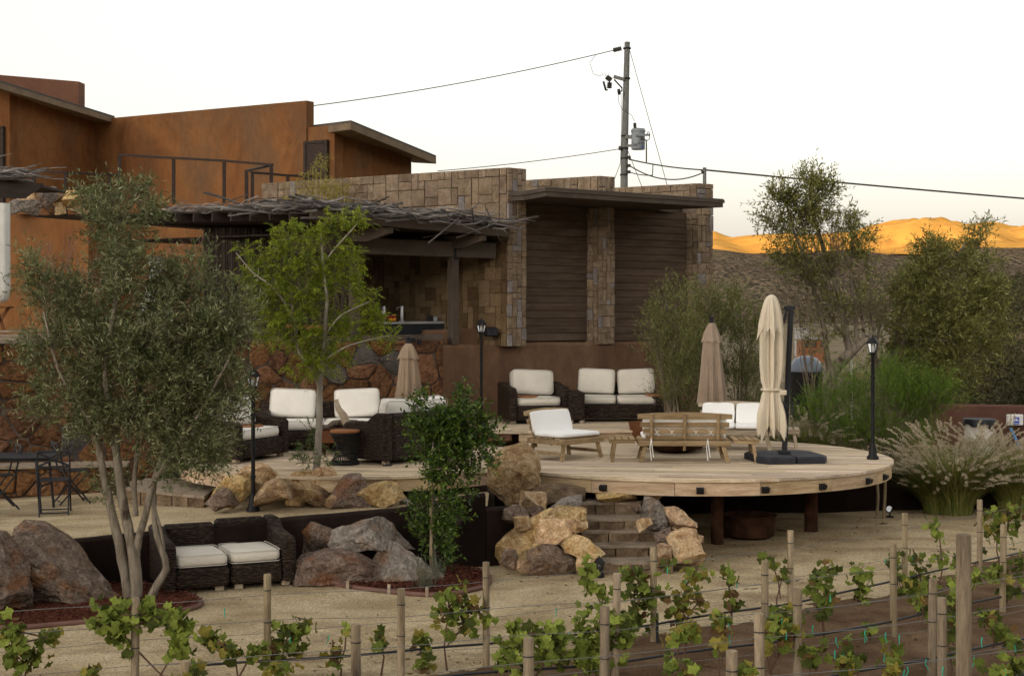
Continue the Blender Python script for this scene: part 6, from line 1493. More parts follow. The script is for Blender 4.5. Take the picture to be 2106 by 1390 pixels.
for (cx_, cy_, rx, ry, n_, dy) in [(245, 450, 70, 75, 240, 0), (260, 560, 95, 80, 420, 0), (190, 640, 85, 90, 380, .1), (105, 600, 60, 75, 190, .1), (95, 720, 60, 60, 200, 0), (390, 590, 70, 70, 260, .1), (340, 650, 90, 90, 420, 0), (440, 680, 68, 76, 310, 0), (482, 715, 36, 58, 150, 0),
        (250, 740, 110, 90, 560, 0), (380, 770, 100, 90, 560, .1), (160, 800, 80, 70, 320, 0), (300, 850, 110, 70, 470, .1), (430, 850, 80, 80, 420, 0), (462, 800, 40, 58, 160, -.1), (210, 880, 70, 45, 170, 0), (380, 940, 70, 45, 190, 0), (430, 930, 50, 40, 140, -.1), (75, 860, 40, 25, 60, 0), (215, 1010, 28, 22, 40, 0), (335, 950, 40, 40, 80, .2), (210, 410, 30, 30, 60, 0), (290, 420, 30, 35, 60, 0), (60, 555, 30, 35, 60, 0), (500, 630, 30, 30, 50, 0)]:
    p = at(cx_, cy_, OY+dy); fo.clump(p, (rx*S_*.78, min(.6, rx*S_*.9), ry*S_*.78), int(n_*.95), .22, 11, .066, .0135, .45, .75, tw=.5, nsub=max(3, n_//16))
fo.build(ol, 'olive_leaf', 'twig')
# bare reddish shoots behind the olive
rs_ = random.Random(8)
for k, (px, py, hh, lab) in enumerate(((115, 690, 200, 'bare reddish shrub shoots left behind the olive crown'), (180, 690, 190, 'bare reddish shrub shoots behind the olive crown centre'), (385, 640, 150, 'bare twiggy shoots right above the olive crown'))):
    t = thing('bare_shrub', lab, 'shrub', tuple(V3((xof(px, 24.2), 24.2, 2.56)))); m = MB()
    for j in range(26):
        x = px+rs_.uniform(-55, 55)*.8; p0 = V3((xof(px+rs_.uniform(-25, 25), 24.2), 24.2, 2.56)); p1 = at(x, py-hh*rs_.uniform(.5, 1.1), 24.2+rs_.uniform(-.3, .3))
        mid = p0.lerp(p1, .5)+V3((rs_.uniform(-.1, .1), rs_.uniform(-.1, .1), 0)); m.tube([p0, mid, p1], [.010, .007, .003], 4)
        for q in range(3):
            s0 = mid.lerp(p1, rs_.uniform(0, .8)); m.tube([s0, s0+V3((rs_.uniform(-.2, .2), rs_.uniform(-.15, .15), rs_.uniform(.1, .3)))], [.005, .002], 3)
    tag(m.build('stems', MATS['red_twig'], t, world=True), kind='stuff')
# ---- bright green tree growing through the left deck
GY = 19.2
gt = thing('green_tree', 'bright green feathery tree growing through the left deck', 'tree', tuple(gnd(650, 968, 1.0)))
m = MB(); o = GY
limb(m, [A3(650, 972, o), A3(655, 900, o), A3(657, 830, o), A3(656, 785, o), A3(640, 760, o), A3(612, 715, o), A3(605, 650, o), A3(590, 560, o, .1)], .052, .018, 9, .004, 1)
limb(m, [A3(657, 810, o), A3(662, 740, o), A3(668, 690, o), A3(672, 610, o, -.1), A3(664, 540, o, -.1), A3(660, 480, o)], .035, .014, 8, .004, 2)
limb(m, [A3(664, 545, o), A3(690, 510, o, -.1), A3(735, 460, o, -.2)], .018, .006, 6, .003, 3)
limb(m, [A3(668, 580, o), A3(640, 530, o, .2), A3(610, 520, o, .2), A3(560, 510, o, .2)], .016, .006, 6, .003, 4)
limb(m, [A3(606, 660, o), A3(570, 600, o, -.2), A3(520, 560, o, -.2), A3(485, 520, o, -.2)], .018, .006, 6, .003, 5)
limb(m, [A3(670, 690, o), A3(700, 650, o, -.2), A3(760, 620, o, -.2)], .016, .006, 6, .003, 6)
limb(m, [A3(668, 740, o), A3(720, 710, o, -.3), A3(800, 690, o, -.3)], .014, .005, 6, .003, 7)
m.build('trunk', MATS['pale_bark'], gt, world=True, smooth=60)
fo = Fol(2); S_ = GY/F
for (cx_, cy_, rx, ry, n_) in [(745, 448, 24, 18, 32), (690, 470, 34, 26, 60), (640, 480, 42, 32, 90), (585, 485, 32, 24, 55), (575, 530, 55, 30, 115), (500, 512, 20, 12, 20), (640, 545, 42, 30, 95), (720, 530, 34, 34, 80), (700, 590, 42, 34, 90), (570, 590, 55, 40, 150), (620, 610, 55, 40, 140), (520, 570, 40, 25, 65), (755, 610, 22, 40, 55), (770, 660, 36, 30, 80), (600, 650, 62, 34, 140), (690, 650, 46, 26, 80), (640, 700, 60, 30, 120), (720, 690, 46, 20, 65), (560, 685, 40, 22, 60), (640, 750, 52, 40, 130), (690, 735, 26, 22, 40), (810, 695, 24, 10, 18), (690, 545, 50, 40, 60), (545, 630, 38, 30, 60)]:
    p = at(cx_, cy_, GY); fo.clump(p, (rx*S_*.85, min(.3, rx*S_*.8), ry*S_*.85), int(n_*1.75), .12, 6, .044, .0165, .12, pin=True, nsub=max(4, n_//6), tw=.5, tr=.0022, rnd_=.8)
fo.build(gt, 'green_leaf', 'twig')
# small plant at its foot
sp1 = thing('deck_plant', 'small green plant at the foot of the deck tree', 'plant', tuple(gnd(640, 970, 1.0))); fo = Fol(5)
for (cx_, cy_, rx, ry, n_) in [(638, 930, 22, 30, 40), (640, 885, 16, 20, 18), (676, 945, 18, 15, 18), (625, 955, 14, 12, 14)]: fo.clump(at(cx_, cy_, GY-.02), (rx*S_, .14, ry*S_), n_, .14, 5, .042, .02, .3, pin=True, tw=1, tr=.003)
fo.build(sp1, 'ficus_leaf', 'twig', 'leaves')
# ---- staked sapling
FY = 16.9
fk = thing('sapling', 'dark green staked sapling in front of the left deck', 'tree', tuple(gnd(896, 1195, 0)))
m = MB(); limb(m, [A3(900, 1195, FY), A3(893, 1130, FY), A3(890, 1040, FY), A3(888, 960, FY), A3(895, 880, FY), A3(905, 830, FY)], .026, .008, 8, .003, 1); limb(m, [A3(889, 960, FY), A3(930, 920, FY), A3(965, 860, FY)], .012, .005, 6, .002, 2); limb(m, [A3(890, 1060, FY), A3(915, 1030, FY), A3(945, 1020, FY)], .008, .004, 5, .002, 3)
m.build('trunk', MATS['pale_bark'], fk, world=True, smooth=60)
MB().tube([A3(887, 1165, FY-.06), A3(887, 950, FY-.06)], .022, 8).build('stake', MATS['post_wood'], fk, world=True, smooth=50)
for y in (945, 990): MB().lathe([(.034, -.012), (.034, .012)], 10, A3(888, y, FY-.03)).build('tie', MATS['green_tie'], fk, world=True, smooth=50)
fo = Fol(3); S_ = FY/F
for (cx_, cy_, rx, ry, n_) in [(880, 860, 36, 34, 90), (925, 880, 40, 40, 120), (965, 860, 34, 40, 90), (900, 920, 55, 36, 130), (950, 930, 48, 36, 110), (920, 970, 42, 28, 80), (1000, 905, 22, 22, 26), (868, 825, 12, 16, 14), (962, 820, 14, 18, 16), (1015, 945, 16, 12, 10), (870, 1050, 28, 24, 44), (930, 1050, 24, 16, 28), (895, 1095, 36, 30, 72), (862, 1100, 20, 18, 22), (905, 1130, 22, 14, 22), (950, 1025, 14, 9, 12), (1000, 960, 24, 8, 12)]:
    fo.clump(at(cx_, cy_, FY), (rx*S_, min(.28, rx*S_*1.1), ry*S_), int(n_*1.75), .13, 8, .052, .027, .5, .85, tw=.6, tr=.0025)
fo.build(fk, 'ficus_leaf', 'twig')
# lavender in the bed
LY = 16.15
lv = thing('lavender_bush', 'small grey-green lavender bush in the mulch bed', 'shrub', tuple(gnd(875, 1222, 0))); fo = Fol(4)
for (cx_, cy_, rx, ry, n_) in [(868, 1188, 16, 24, 70), (895, 1190, 13, 26, 60), (880, 1205, 26, 14, 60)]: fo.clump(at(cx_, cy_, LY), (rx*LY/F, .13, ry*LY/F), n_, .12, 12, .02, .004, 1.6, .6, tw=.5, outw=.3, rnd_=.25)
fo.build(lv, 'lavender_leaf', 'twig', 'leaves')
# yellow bamboo behind the pergola
for k, (px, yt, yb, n_, lab) in enumerate(((655, 325, 425, 70, 'tall yellow bamboo stalks behind the stick roof'), (570+35, 385, 425, 30, 'low yellow bamboo tuft left of the tall stalks'), (697, 372, 425, 40, 'rounded yellow bamboo tuft right of the tall stalks'))):
    BY = 27.6; t = thing('bamboo', lab, 'bamboo', (xof(px, BY), BY, 2.56)); m = MB(); fo = Fol(20+k)
    for j in range(6):
        x = px+(j-2.5)*(8 if k else 7); m.tube([V3((xof(px+(j-2.5)*3, BY), BY, 2.56)), at(x, yb-20, BY), at(x+(j-2)*2, yt+abs(j-2)*16, BY)], [.012, .009, .004], 5)
    m.build('stalks', MATS['bamboo_leaf'], t, world=True)
    for j in range(5): fo.clump(at(px+(j-2)*14, yt+25+abs(j-2)*(18 if k == 0 else 8), BY), (.13, .12, .22), n_//3, .16, 7, .07, .011, .2, .9, tw=.5)
    if k == 0: fo.clump(at(645, 400, BY), (.4, .2, .22), 50, .16, 7, .07, .011, .2, .9, tw=.4)
    fo.build(t, 'bamboo_leaf', 'bamboo_leaf', 'leaves')
# ---- shrubs before and beside the bar
def shrub(label, specs, Y, z0, lm='shrub_leaf', seed=1, ll=.08, lw=.013, up=1.1, tl=.30, nl=13, base=None, dens_=1.35, name='shrub', stems=6, tw=.5, spread=.6, rd_=.35):
    px = sum(s[0] for s in specs)/len(specs); t = thing(name, label, 'shrub', (xof(px, Y), Y, z0)); fo = Fol(seed); S_ = Y/F; m = MB(); r = random.Random(seed)
    for (cx_, cy_, rx, ry, n_) in specs:
        c_ = at(cx_, cy_, Y); fo.clump(c_, (rx*S_, min(rd_, rx*S_), ry*S_), int(n_*dens_), tl, nl, ll, lw, up, spread, tw=tw, outw=.45, rnd_=.35)
        for j in range(max(1, stems//2)):
            b0 = V3((xof(px, Y)+r.uniform(-.15, .15), Y+r.uniform(-.1, .1), z0)); q = c_+V3((r.uniform(-.5, .5)*rx*S_, r.uniform(-.1, .1), r.uniform(-.2, .6)*ry*S_)); m.tube([b0, b0.lerp(q, .5)+V3((r.uniform(-.06, .06), 0, .06)), q], [.016, .011, .005], 5)
    m.build('stems', MATS['twig'], t, world=True); fo.build(t, lm, 'twig', 'leaves'); return t
shrub('tall willowy shrub against the dark board wall', [(1380, 660, 40, 60, 110), (1400, 720, 50, 60, 130), (1375, 780, 42, 50, 90), (1420, 790, 40, 60, 90), (1405, 840, 45, 30, 60), (1350, 690, 22, 40, 40)], 24.9, 1.17, seed=11)
shrub('willowy shrub right of the last stone pillar', [(1455, 640, 34, 50, 90), (1445, 700, 36, 60, 100), (1470, 690, 34, 60, 90), (1440, 770, 40, 60, 90)], 26.0, .6, seed=12)
shrub('dense willowy shrub between the two closed parasols', [(1520, 650, 40, 50, 100), (1535, 710, 45, 60, 130), (1510, 770, 45, 60, 120), (1550, 790, 45, 55, 100), (1530, 830, 50, 30, 70)], 26.4, .6, seed=13)
shrub('small olive-green shrub beside the dark table on the raised deck', [(1375, 815, 20, 30, 30), (1388, 780, 18, 30, 25)], 24.6, 1.17, seed=17, ll=.05)
shrub('bright green feathery bush behind the deck lamp post', [(1730, 850, 50, 50, 170), (1790, 850, 60, 60, 240), (1850, 840, 60, 60, 240), (1900, 850, 45, 60, 170), (1760, 905, 60, 36, 140), (1850, 910, 70, 36, 180), (1910, 810, 35, 35, 90), (1690, 880, 35, 40, 70), (1830, 790, 50, 24, 90)], 24.2, .6, 'bush_leaf', 14, .10, .008, .9, .36, 13, rd_=.7)
# wild grass tufts left of it
# ---- tall thin tree and the leaning tree at the right
TY = 31.0
tt = thing('tall_tree', 'tall thin tree with bent trunk against the sky', 'tree', (xof(1706, TY), TY, .55))
m = MB(); o = TY
limb(m, [V3((xof(1708, o), o, .5)), A3(1706, 800, o), A3(1712, 765, o), A3(1740, 735, o), A3(1772, 705, o), A3(1800, 688, o, .2)], .19, .06, 9, .01, 1)
limb(m, [A3(1748, 728, o), A3(1740, 690, o), A3(1728, 620, o), A3(1712, 560, o), A3(1690, 500, o), A3(1672, 430, o), A3(1665, 370, o)], .085, .018, 8, .01, 2)
limb(m, [A3(1706, 790, o), A3(1698, 700, o), A3(1680, 620, o), A3(1658, 540, o), A3(1630, 470, o), A3(1615, 410, o)], .07, .016, 8, .01, 3)
limb(m, [A3(1764, 712, o), A3(1758, 640, o), A3(1750, 570, o), A3(1752, 500, o), A3(1745, 440, o)], .055, .012, 7, .01, 4)
limb(m, [A3(1776, 700, o), A3(1772, 640, o, .1), A3(1760, 590, o, .1), A3(1740, 540, o, .1)], .04, .012, 7, .01, 5)
limb(m, [A3(1800, 688, o, .2), A3(1790, 640, o, .3), A3(1790, 580, o, .3), A3(1775, 520, o, .3)], .035, .012, 7, .01, 6)
limb(m, [A3(1740, 700, o), A3(1700, 640, o, .2), A3(1670, 590, o, .2), A3(1640, 530, o, .2)], .03, .01, 6, .01, 7)
m.build('trunk', MATS['olive_bark'], tt, world=True, smooth=60)
fo = Fol(6); S_ = TY/F
for (cx_, cy_, rx, ry, n_) in [(1662, 370, 24, 24, 60), (1645, 410, 44, 34, 130), (1600, 420, 34, 34, 90), (1690, 410, 26, 34, 80), (1590, 460, 30, 30, 70), (1640, 465, 50, 34, 150), (1690, 465, 28, 34, 80), (1620, 520, 34, 40, 70), (1660, 530, 46, 40, 80), (1700, 530, 26, 40, 50), (1640, 580, 34, 30, 36), (1745, 430, 14, 20, 20), (1755, 470, 26, 24, 50), (1775, 490, 18, 14, 26), (1740, 510, 26, 26, 40), (1770, 540, 30, 40, 46), (1700, 600, 50, 40, 60), (1760, 610, 40, 40, 50), (1680, 680, 40, 40, 46), (1740, 660, 40, 30, 36)]:
    fo.clump(at(cx_, cy_, TY), (rx*S_*.8, min(.55, rx*S_*.9), ry*S_*.8), int(n_*1.05), .34, 11, .10, .024, .5, .7, tw=.5, tr=.006)
for k in range(1):                                    # bare grey twigs low in the crown
    b, d, L = twigs_in(fo.rs, at(1730, 590, TY), (1.1, .5, .9), 420, 12, .7, 1.2); fo.addT(*twig_tris(b, d, L, .007))
fo.build(tt, 'acacia_leaf', 'twig')
QY = 33.0
lt = thing('leaning_tree', 'broad leaning grey-green tree at the right', 'tree', (xof(1805, QY), QY, .3))
m = MB(); o = QY
limb(m, [V3((xof(1800, o), o, .2)), A3(1812, 800, o), A3(1830, 740, o), A3(1870, 690, o), A3(1905, 640, o), A3(1950, 560, o), A3(1985, 500, o)], .13, .03, 9, .01, 1)
limb(m, [A3(1868, 692, o), A3(1920, 675, o, .2), A3(1985, 640, o, .3), A3(2030, 590, o, .3)], .06, .02, 7, .01, 2)
limb(m, [A3(1835, 735, o), A3(1850, 650, o, .2), A3(1880, 570, o, .2), A3(1935, 500, o, .2)], .06, .02, 7, .01, 3)
limb(m, [A3(1812, 800, o), A3(1800, 720, o, -.2), A3(1820, 640, o, -.2)], .06, .02, 7, .01, 4)
limb(m, [A3(1860, 700, o), A3(1940, 700, o, -.3), A3(1990, 720, o, -.4)], .05, .015, 7, .01, 5)
m.build('trunk', MATS['olive_bark'], lt, world=True, smooth=60)
fo = Fol(7); S_ = QY/F
for (cx_, cy_, rx, ry, n_) in [(1935, 500, 26, 26, 60), (1915, 520, 30, 22, 60), (2025, 500, 24, 30, 70), (2000, 540, 36, 30, 90), (1930, 560, 55, 36, 190), (1860, 580, 36, 36, 110), (1990, 590, 55, 44, 200), (1900, 620, 70, 50, 280), (2040, 600, 26, 44, 90), (1960, 660, 70, 50, 260), (1850, 660, 55, 50, 190), (1810, 640, 26, 36, 60), (2030, 670, 36, 50, 120), (1900, 710, 70, 46, 240), (1970, 730, 50, 50, 150), (1830, 740, 40, 50, 110), (2010, 740, 30, 50, 70), (1880, 770, 60, 40, 150), (1960, 800, 40, 40, 90), (2050, 650, 14, 20, 18)]:
    fo.clump(at(cx_, cy_, QY), (rx*S_*.88, min(.8, rx*S_*1.2), ry*S_*.88), int(n_*1.25), .34, 11, .12, .023, .25, .8, tw=.35, tr=.006)
fo.build(lt, 'acacia_leaf', 'twig')
# orange willow wands by the tank
t = thing('willow_wands', 'thin bare orange willow wands beside the cream parasol', 'shrub', (xof(1668, 29), 29, .6)); m = MB(); r = random.Random(3)
for j in range(9):
    x = 1668+r.uniform(-36, 36); p0 = V3((xof(1668+r.uniform(-22, 22), 29), 29+r.uniform(-.2, .2), .6)); p1 = at(x, r.uniform(600, 700), 29); m.tube([p0, p0.lerp(p1, .5)+V3((r.uniform(-.06, .06), 0, 0)), p1], [.014, .010, .004], 4)
    for q in range(4): s0 = p0.lerp(p1, r.uniform(.3, .9)); m.tube([s0, s0+V3((r.uniform(-.25, .25), 0, r.uniform(.15, .4)))], [.007, .003], 3)
m.build('stems', MATS['twig'], t, world=True)
# scrub on the bank: one mass
fo = Fol(9); r = random.Random(4); bank = bpy.data.objects.new('bank_brush', None); link(bank); tag(bank, 'olive-brown brush covering the bank at the far right', 'brush')
bank['kind'] = 'stuff'
for j in range(420):
    px = r.uniform(1900, 2300); s = r.random(); Y = 35+27*s; prf = [(1500, 900), (1800, 850), (1900, 760), (1960, 650), (2020, 605), (2106, 590), (2500, 560)]; zr = zof(sinterp(prf, px), 62); z = .1+(zr-.1)*(s**1.15)
    p = V3((xof(px, Y), Y, z+.25)); rr_ = r.uniform(.4, .8); fo.clump(p, (rr_, rr_, rr_*.7), 20, .35, 8, .17, .06, .6, .9, tw=.2, tr=.008)
fo.build(bank, 'scrub_leaf', 'twig', 'brush')
# ---- fountain grass
def fountain(label, px, py, z0, Y, Rg, nb, npl, seed, hgt=1.0):
    npl = int(npl*1.35); rs = np.random.default_rng(seed); t = thing('fountain_grass', label, 'grass', (xof(px, Y), Y, z0), 0, 'fountain grass clumps'); V = []; Fq = []; nv = 0
    base = np.array([xof(px, Y), Y, z0])
    def blades(n, L0, w0, lean):
        a = rs.random(n)*2*math.pi; r0 = np.sqrt(rs.random(n))*Rg*.45; b = np.stack([np.cos(a)*r0, np.sin(a)*r0, np.zeros(n)], 1)
        out = np.stack([np.cos(a), np.sin(a), np.zeros(n)], 1)+rs.normal(size=(n, 3))*.35; out[:, 2] = 0; out = unit(out)
        L = L0*(.6+.6*rs.random((n, 1))); ln = lean*(.35+.9*rs.random((n, 1))); pts = []
        for q in np.linspace(0, 1, 6): pts.append(b+out*(L*ln*q**1.7)+np.array([0, 0, 1])*(L*(q-.42*ln*q**2.6)))
        return np.stack(pts, 1), out, L
    P_, out, L = blades(nb, .85*hgt, .01, .75)
    sd_ = unit(np.cross(out, np.array([0, 0, 1.0])))[:, None]; w = .0065*np.array([1, 1, .9, .7, .45, .05])[None, :, None]
    A = P_+sd_*w; B = P_-sd_*w; V = np.stack([A, B], 2).reshape(-1, 3); n = nb; base_i = (np.arange(n)*12)[:, None]
    Fq = np.concatenate([base_i+np.array([[2*k, 2*k+1, 2*k+3, 2*k+2]]) for k in range(5)])
    np_mesh('blades', V, Fq, 'grass_blade', t, 'stuff')
    P_, out, L = blades(npl, 1.0*hgt, .01, .7); VV = []; k = 84
    for j in range(npl):
        a, b = P_[j, 4], P_[j, 5]; ax = unit((b-a)[None])[0]; ext = rs.uniform(.18, .30)
        tt_ = rs.random(k); c_ = b+ax*(ext*tt_[:, None]); c_[:, 2] -= .03*tt_**2
        dr = unit(rs.normal(size=(k, 3))+ax*2.2); ln = .042*np.sin(math.pi*(.12+.8*tt_))[:, None]+.006; s_ = unit(np.cross(dr, rs.normal(size=(k, 3))))*.0045
        VV.append(np.stack([c_, c_+dr*ln*.5+s_, c_+dr*ln, c_+dr*ln*.5-s_], 1).reshape(-1, 3))
    VV = np.concatenate(VV); np_mesh('plumes', VV, np.arange(len(VV)).reshape(-1, 4), 'plume', t, 'stuff')
    w = .0025; A = P_+np.array([w, 0, 0]); B = P_-np.array([w, 0, 0]); V = np.stack([A, B], 2).reshape(-1, 3); base_i = (np.arange(npl)*12)[:, None]
    np_mesh('stalks', V, np.concatenate([base_i+np.array([[2*k, 2*k+1, 2*k+3, 2*k+2]]) for k in range(5)]), 'grass_blade', t, 'stuff')
fountain('large fountain grass clump with pink-beige plumes in the middle of the bed', 1965, 1045, 0, 22.3, .55, 2200, 190, 1, 1.25)
fountain('fountain grass clump with plumes at the right edge of the picture', 2085, 1040, 0, 22.6, .5, 1700, 170, 2, 1.25)
fountain('fountain grass clump at the left of the bed next to the deck', 1922, 1045, 0, 22.4, .35, 1300, 60, 3, 1.0)
fountain('dry fountain grass tuft behind the cantilever parasol base', 1655, 905, .62, 24.3, .35, 700, 60, 4, .75)
fountain('dry grass tuft behind the wooden bench end', 1600, 900, .62, 24.6, .3, 500, 40, 5, .65)
fountain('short grass tuft between the parasol and the bright bush', 1690, 930, .62, 24.0, .3, 700, 10, 6, .6)
# ---- mulch beds
def bed(label, pts, z, seed):
    c = sum((V3(p) for p in pts), V3())/len(pts); t = thing('mulch_bed', label, 'flower bed', (c.x, c.y, 0)); n = len(pts)
    P_ = []
    for i in range(n):
        a0, a, b, b1 = [V3(pts[(i+k) % n]) for k in (-1, 0, 1, 2)]
        for j in range(8):
            q = j/8; P_.append(.5*((2*a)+(b-a0)*q+(2*a0-5*a+4*b-b1)*q*q+(3*a-a0-3*b+b1)*q**3))
    top = [V3((p.x, p.y, z+.035)) for p in P_]; mid = [c+(V3((p.x, p.y, 0))-V3((c.x, c.y, 0)))*.55+V3((0, 0, z+.06)) for p in P_]
    for q in mid: q.z = z+.06
    v = top+mid+[V3((c.x, c.y, z+.07))]; k = len(top); f = [(i, (i+1) % k, k+(i+1) % k, k+i) for i in range(k)]+[(k+i, k+(i+1) % k, 2*k) for i in range(k)]
    MB().add(v, f).build('mulch', MATS['mulch'], t, world=True, smooth=60)
    MB().tube([V3((p.x, p.y, z+.02)) for p in P_]+[V3((P_[0].x, P_[0].y, z+.02))], .028, 6, cap=False).build('edging', MATS['edging'], t, world=True, smooth=60)
    rs = np.random.default_rng(seed); N_ = 4200; lo = np.min([[p.x, p.y] for p in P_], 0); hi = np.max([[p.x, p.y] for p in P_], 0); xy = lo+rs.random((N_*2, 2))*(hi-lo)
    py_ = np.array([[p.x, p.y] for p in P_]); ins = np.zeros(len(xy), bool); j = len(py_)-1
    for i in range(len(py_)):
        cnd = ((py_[i, 1] > xy[:, 1]) != (py_[j, 1] > xy[:, 1])) & (xy[:, 0] < (py_[j, 0]-py_[i, 0])*(xy[:, 1]-py_[i, 1])/(py_[j, 1]-py_[i, 1]+1e-9)+py_[i, 0]); ins ^= cnd; j = i
    xy = xy[ins][:N_]; b = np.concatenate([xy, np.full((len(xy), 1), z+.055)+rs.random((len(xy), 1))*.02], 1); d = unit(np.concatenate([rs.normal(size=(len(xy), 2)), rs.normal(size=(len(xy), 1))*.35], 1)); s_ = unit(np.cross(d, rs.normal(size=d.shape)))*.008; L = .02+.03*rs.random((len(xy), 1))
    VV = np.stack([b, b+d*L*.1+s_, b+d*L, b+d*L*.9-s_], 1).reshape(-1, 3); Mi = np.array(wmat(t).inverted()); VV = VV+Mi[:3, 3]
    np_mesh('bark_chips', VV, np.arange(len(VV)).reshape(-1, 4), 'mulch', t, 'stuff')
G0 = lambda px, py: gnd(px, py, 0)
bed('red mulch bed with curved edging around the olive tree', [G0(-40, 1290), G0(170, 1283), G0(330, 1266), G0(413, 1246), G0(380, 1222), G0(300, 1206), G0(150, 1200), G0(-40, 1215)], 0, 1)
bed('red mulch bed with curved edging around the sapling', [G0(606, 1183), G0(690, 1205), G0(800, 1220), G0(900, 1226), G0(985, 1212), G0(1008, 1195), G0(985, 1177), G0(900, 1170), G0(700, 1172)], 0, 2)
for k, (px, py) in enumerate(((663, 1201), (715, 1213), (800, 1221), (878, 1227))):
    p = G0(px, py); m = MB(); m.box((0, 0, .05), (.035, .03, .11), .004); o = m.build('edging_stake', MATS['acacia_grey']); o.location = p; tag(o, '%s short wooden stake from the left along the sapling bed edging' % ('first', 'second', 'third', 'fourth')[k], 'stake', 'short stakes along the mulch edging')
# ================================================================== vineyard
ROWS = {  # row -> (photo column, depth) knots of its line
 'A': [(-100, 11.3), (550, 12.1), (1000, 12.7), (1345, 13.5), (1625, 14.5), (1860, 15.8), (2015, 16.9), (2200, 18.4)],
 'B': [(-100, 10.7), (275, 11.1), (825, 11.5), (1265, 12.1), (1573, 12.8), (1838, 13.7), (2062, 14.9), (2200, 15.7)],
 'C': [(-100, 9.6), (383, 9.8), (733, 10.2), (1243, 10.8), (1640, 11.5), (1915, 12.2), (2200, 13.4)],
 'D': [(-100, 8.9), (600, 9.2), (1087, 9.77), (1565, 10.5), (1938, 11.2), (2200, 12.0)],
 'E': [(400, 8.6), (1000, 8.9), (1507, 9.4), (1900, 9.9), (2200, 10.4)]}
NAMES = {'A': 'the row along the gravel', 'B': 'the second row', 'C': 'the third row', 'D': 'the fourth row', 'E': 'the nearest row'}
ORD = ['first', 'second', 'third', 'fourth', 'fifth', 'sixth', 'seventh', 'eighth', 'ninth', 'tenth', 'eleventh', 'twelfth', 'thirteenth', 'fourteenth', 'fifteenth', 'sixteenth', 'seventeenth', 'eighteenth']
def rowY(row, px): return interp(ROWS[row], px)
def gh(x, y): return max(gz(x, y), soz(x, y))
def post(row, k, px, ytop, r_=.036, mt='post_wood'):
    Y = rowY(row, px); x = xof(px, Y); zt = zof(ytop, Y); z0 = gh(x, Y)
    t = thing('vine_post', 'weathered wooden vine post, %s from the left in %s' % (ORD[k], NAMES[row]), 'post', (x, Y, z0-.02), random.Random(px).uniform(0, 6), 'vineyard posts')
    H = zt-z0+.02; n = 14; r = random.Random(px+1); lean = r.uniform(-.02, .02)
    v = []; f = []
    rings = [(1.0, 0), (1.0, H*.33), (.99, H*.66), (.985, H-.006), (.9, H)]
    for q, z in rings:
        for i in range(n):
            a = 2*math.pi*i/n; rr_ = r_*q*(1+.03*math.sin(2*a+px)+(-.10 if i == 3 else 0)); v.append(V3((rr_*math.cos(a)+lean*z, rr_*math.sin(a), z)))
    for j in range(len(rings)-1):
        for i in range(n): f.append((j*n+i, j*n+(i+1) % n, (j+1)*n+(i+1) % n, (j+1)*n+i))
    f.append(tuple((len(rings)-1)*n+i for i in range(n)))
    MB().add(v, f).build('shaft', MATS[mt], t, smooth=45)
    for q in (.58, .86):
        if H > .5: MB().lathe([(r_*1.04+.001, H*q-.004), (r_*1.10, H*q), (r_*1.04+.001, H*q+.004)], 12, (lean*H*q, 0, 0)).build('wire_wrap', MATS['drip_tube'], t, smooth=60)
PO = {'A': [(550, 1180), (1000, 1155), (1345, 1125), (1625, 1090), (1860, 1055), (2015, 1027)], 'B': [(277, 1228), (825, 1210), (1265, 1178), (1573, 1152), (1838, 1118), (2062, 1078)],
      'C': [(383, 1358), (733, 1283), (1243, 1247), (1640, 1210), (1915, 1190)], 'D': [(1087, 1310), (1565, 1262), (1938, 1228)], 'E': [(1507, 1337)]}
for row, L in PO.items():
    for k, (px, yt) in enumerate(L): post(row, k, px, yt, {'A': .032, 'B': .032, 'C': .036, 'D': .037, 'E': .040}[row])
Y = 9.5; t = thing('end_post', 'thick round end post standing tallest at the right', 'post', (xof(1982, Y), Y, 0), 0, 'vineyard posts')
MB().lathe([(.050, -.05), (.0495, .8), (.048, zof(1101, Y)-.004), (.045, zof(1098, Y))], 24).build('shaft', MATS['post_wood'], t, smooth=45)
p = gnd(1351, 1330, 0); m = MB(); m.tube([(0, 0, 0), (.0, 0, .32)], .012, 6); o = m.build('black_tube', MATS['drip_tube'], smooth=50); o.location = (xof(1352, 13.45), 13.45, .0); tag(o, 'thin black upright tube beside a post in the gravel row', 'tube')
# wires and drip tubes
def rowline(row, px0, px1, dz, r_, mt, label, name, cat, group, n=60, sag=.012):
    pts = []
    for i in range(n+1):
        px = px0+(px1-px0)*i/n; Y = rowY(row, px); x = xof(px, Y); pts.append(V3((x, Y, dz(px)+sag*math.sin(px*.013+dz(px)*9))))
    o0 = pts[0].copy(); o = MB().tube([q-o0 for q in pts], r_, 6).build(name, MATS[mt], smooth=80); o.location = o0; return tag(o, label, cat, group)
px_range = {'A': (-60, 2150), 'B': (-60, 2150), 'C': (300, 2150), 'D': (900, 2150), 'E': (1300, 2150)}
for row in 'ABCDE':
    a, b = px_range[row]
    hi = {'A': .74, 'B': .70, 'C': .74, 'D': .74, 'E': .72}[row]
    rowline(row, a, b, lambda px: hi, .0026, 'steel_wire', 'upper trellis wire of '+NAMES[row], 'trellis_wire', 'wire', 'trellis wires', sag=.008)
    rowline(row, a, b, lambda px: hi-.30, .0022, 'steel_wire', 'lower trellis wire of '+NAMES[row], 'trellis_wire', 'wire', 'trellis wires', sag=.008)
    rowline(row, {'A': 420, 'B': 900, 'C': 1100, 'D': 1350, 'E': 1500}[row], b, lambda px: .20 if row == 'A' else .19, .011, 'drip_tube', 'black drip irrigation tube along '+NAMES[row], 'drip_tube', 'tube', 'drip tubes', sag=.008)
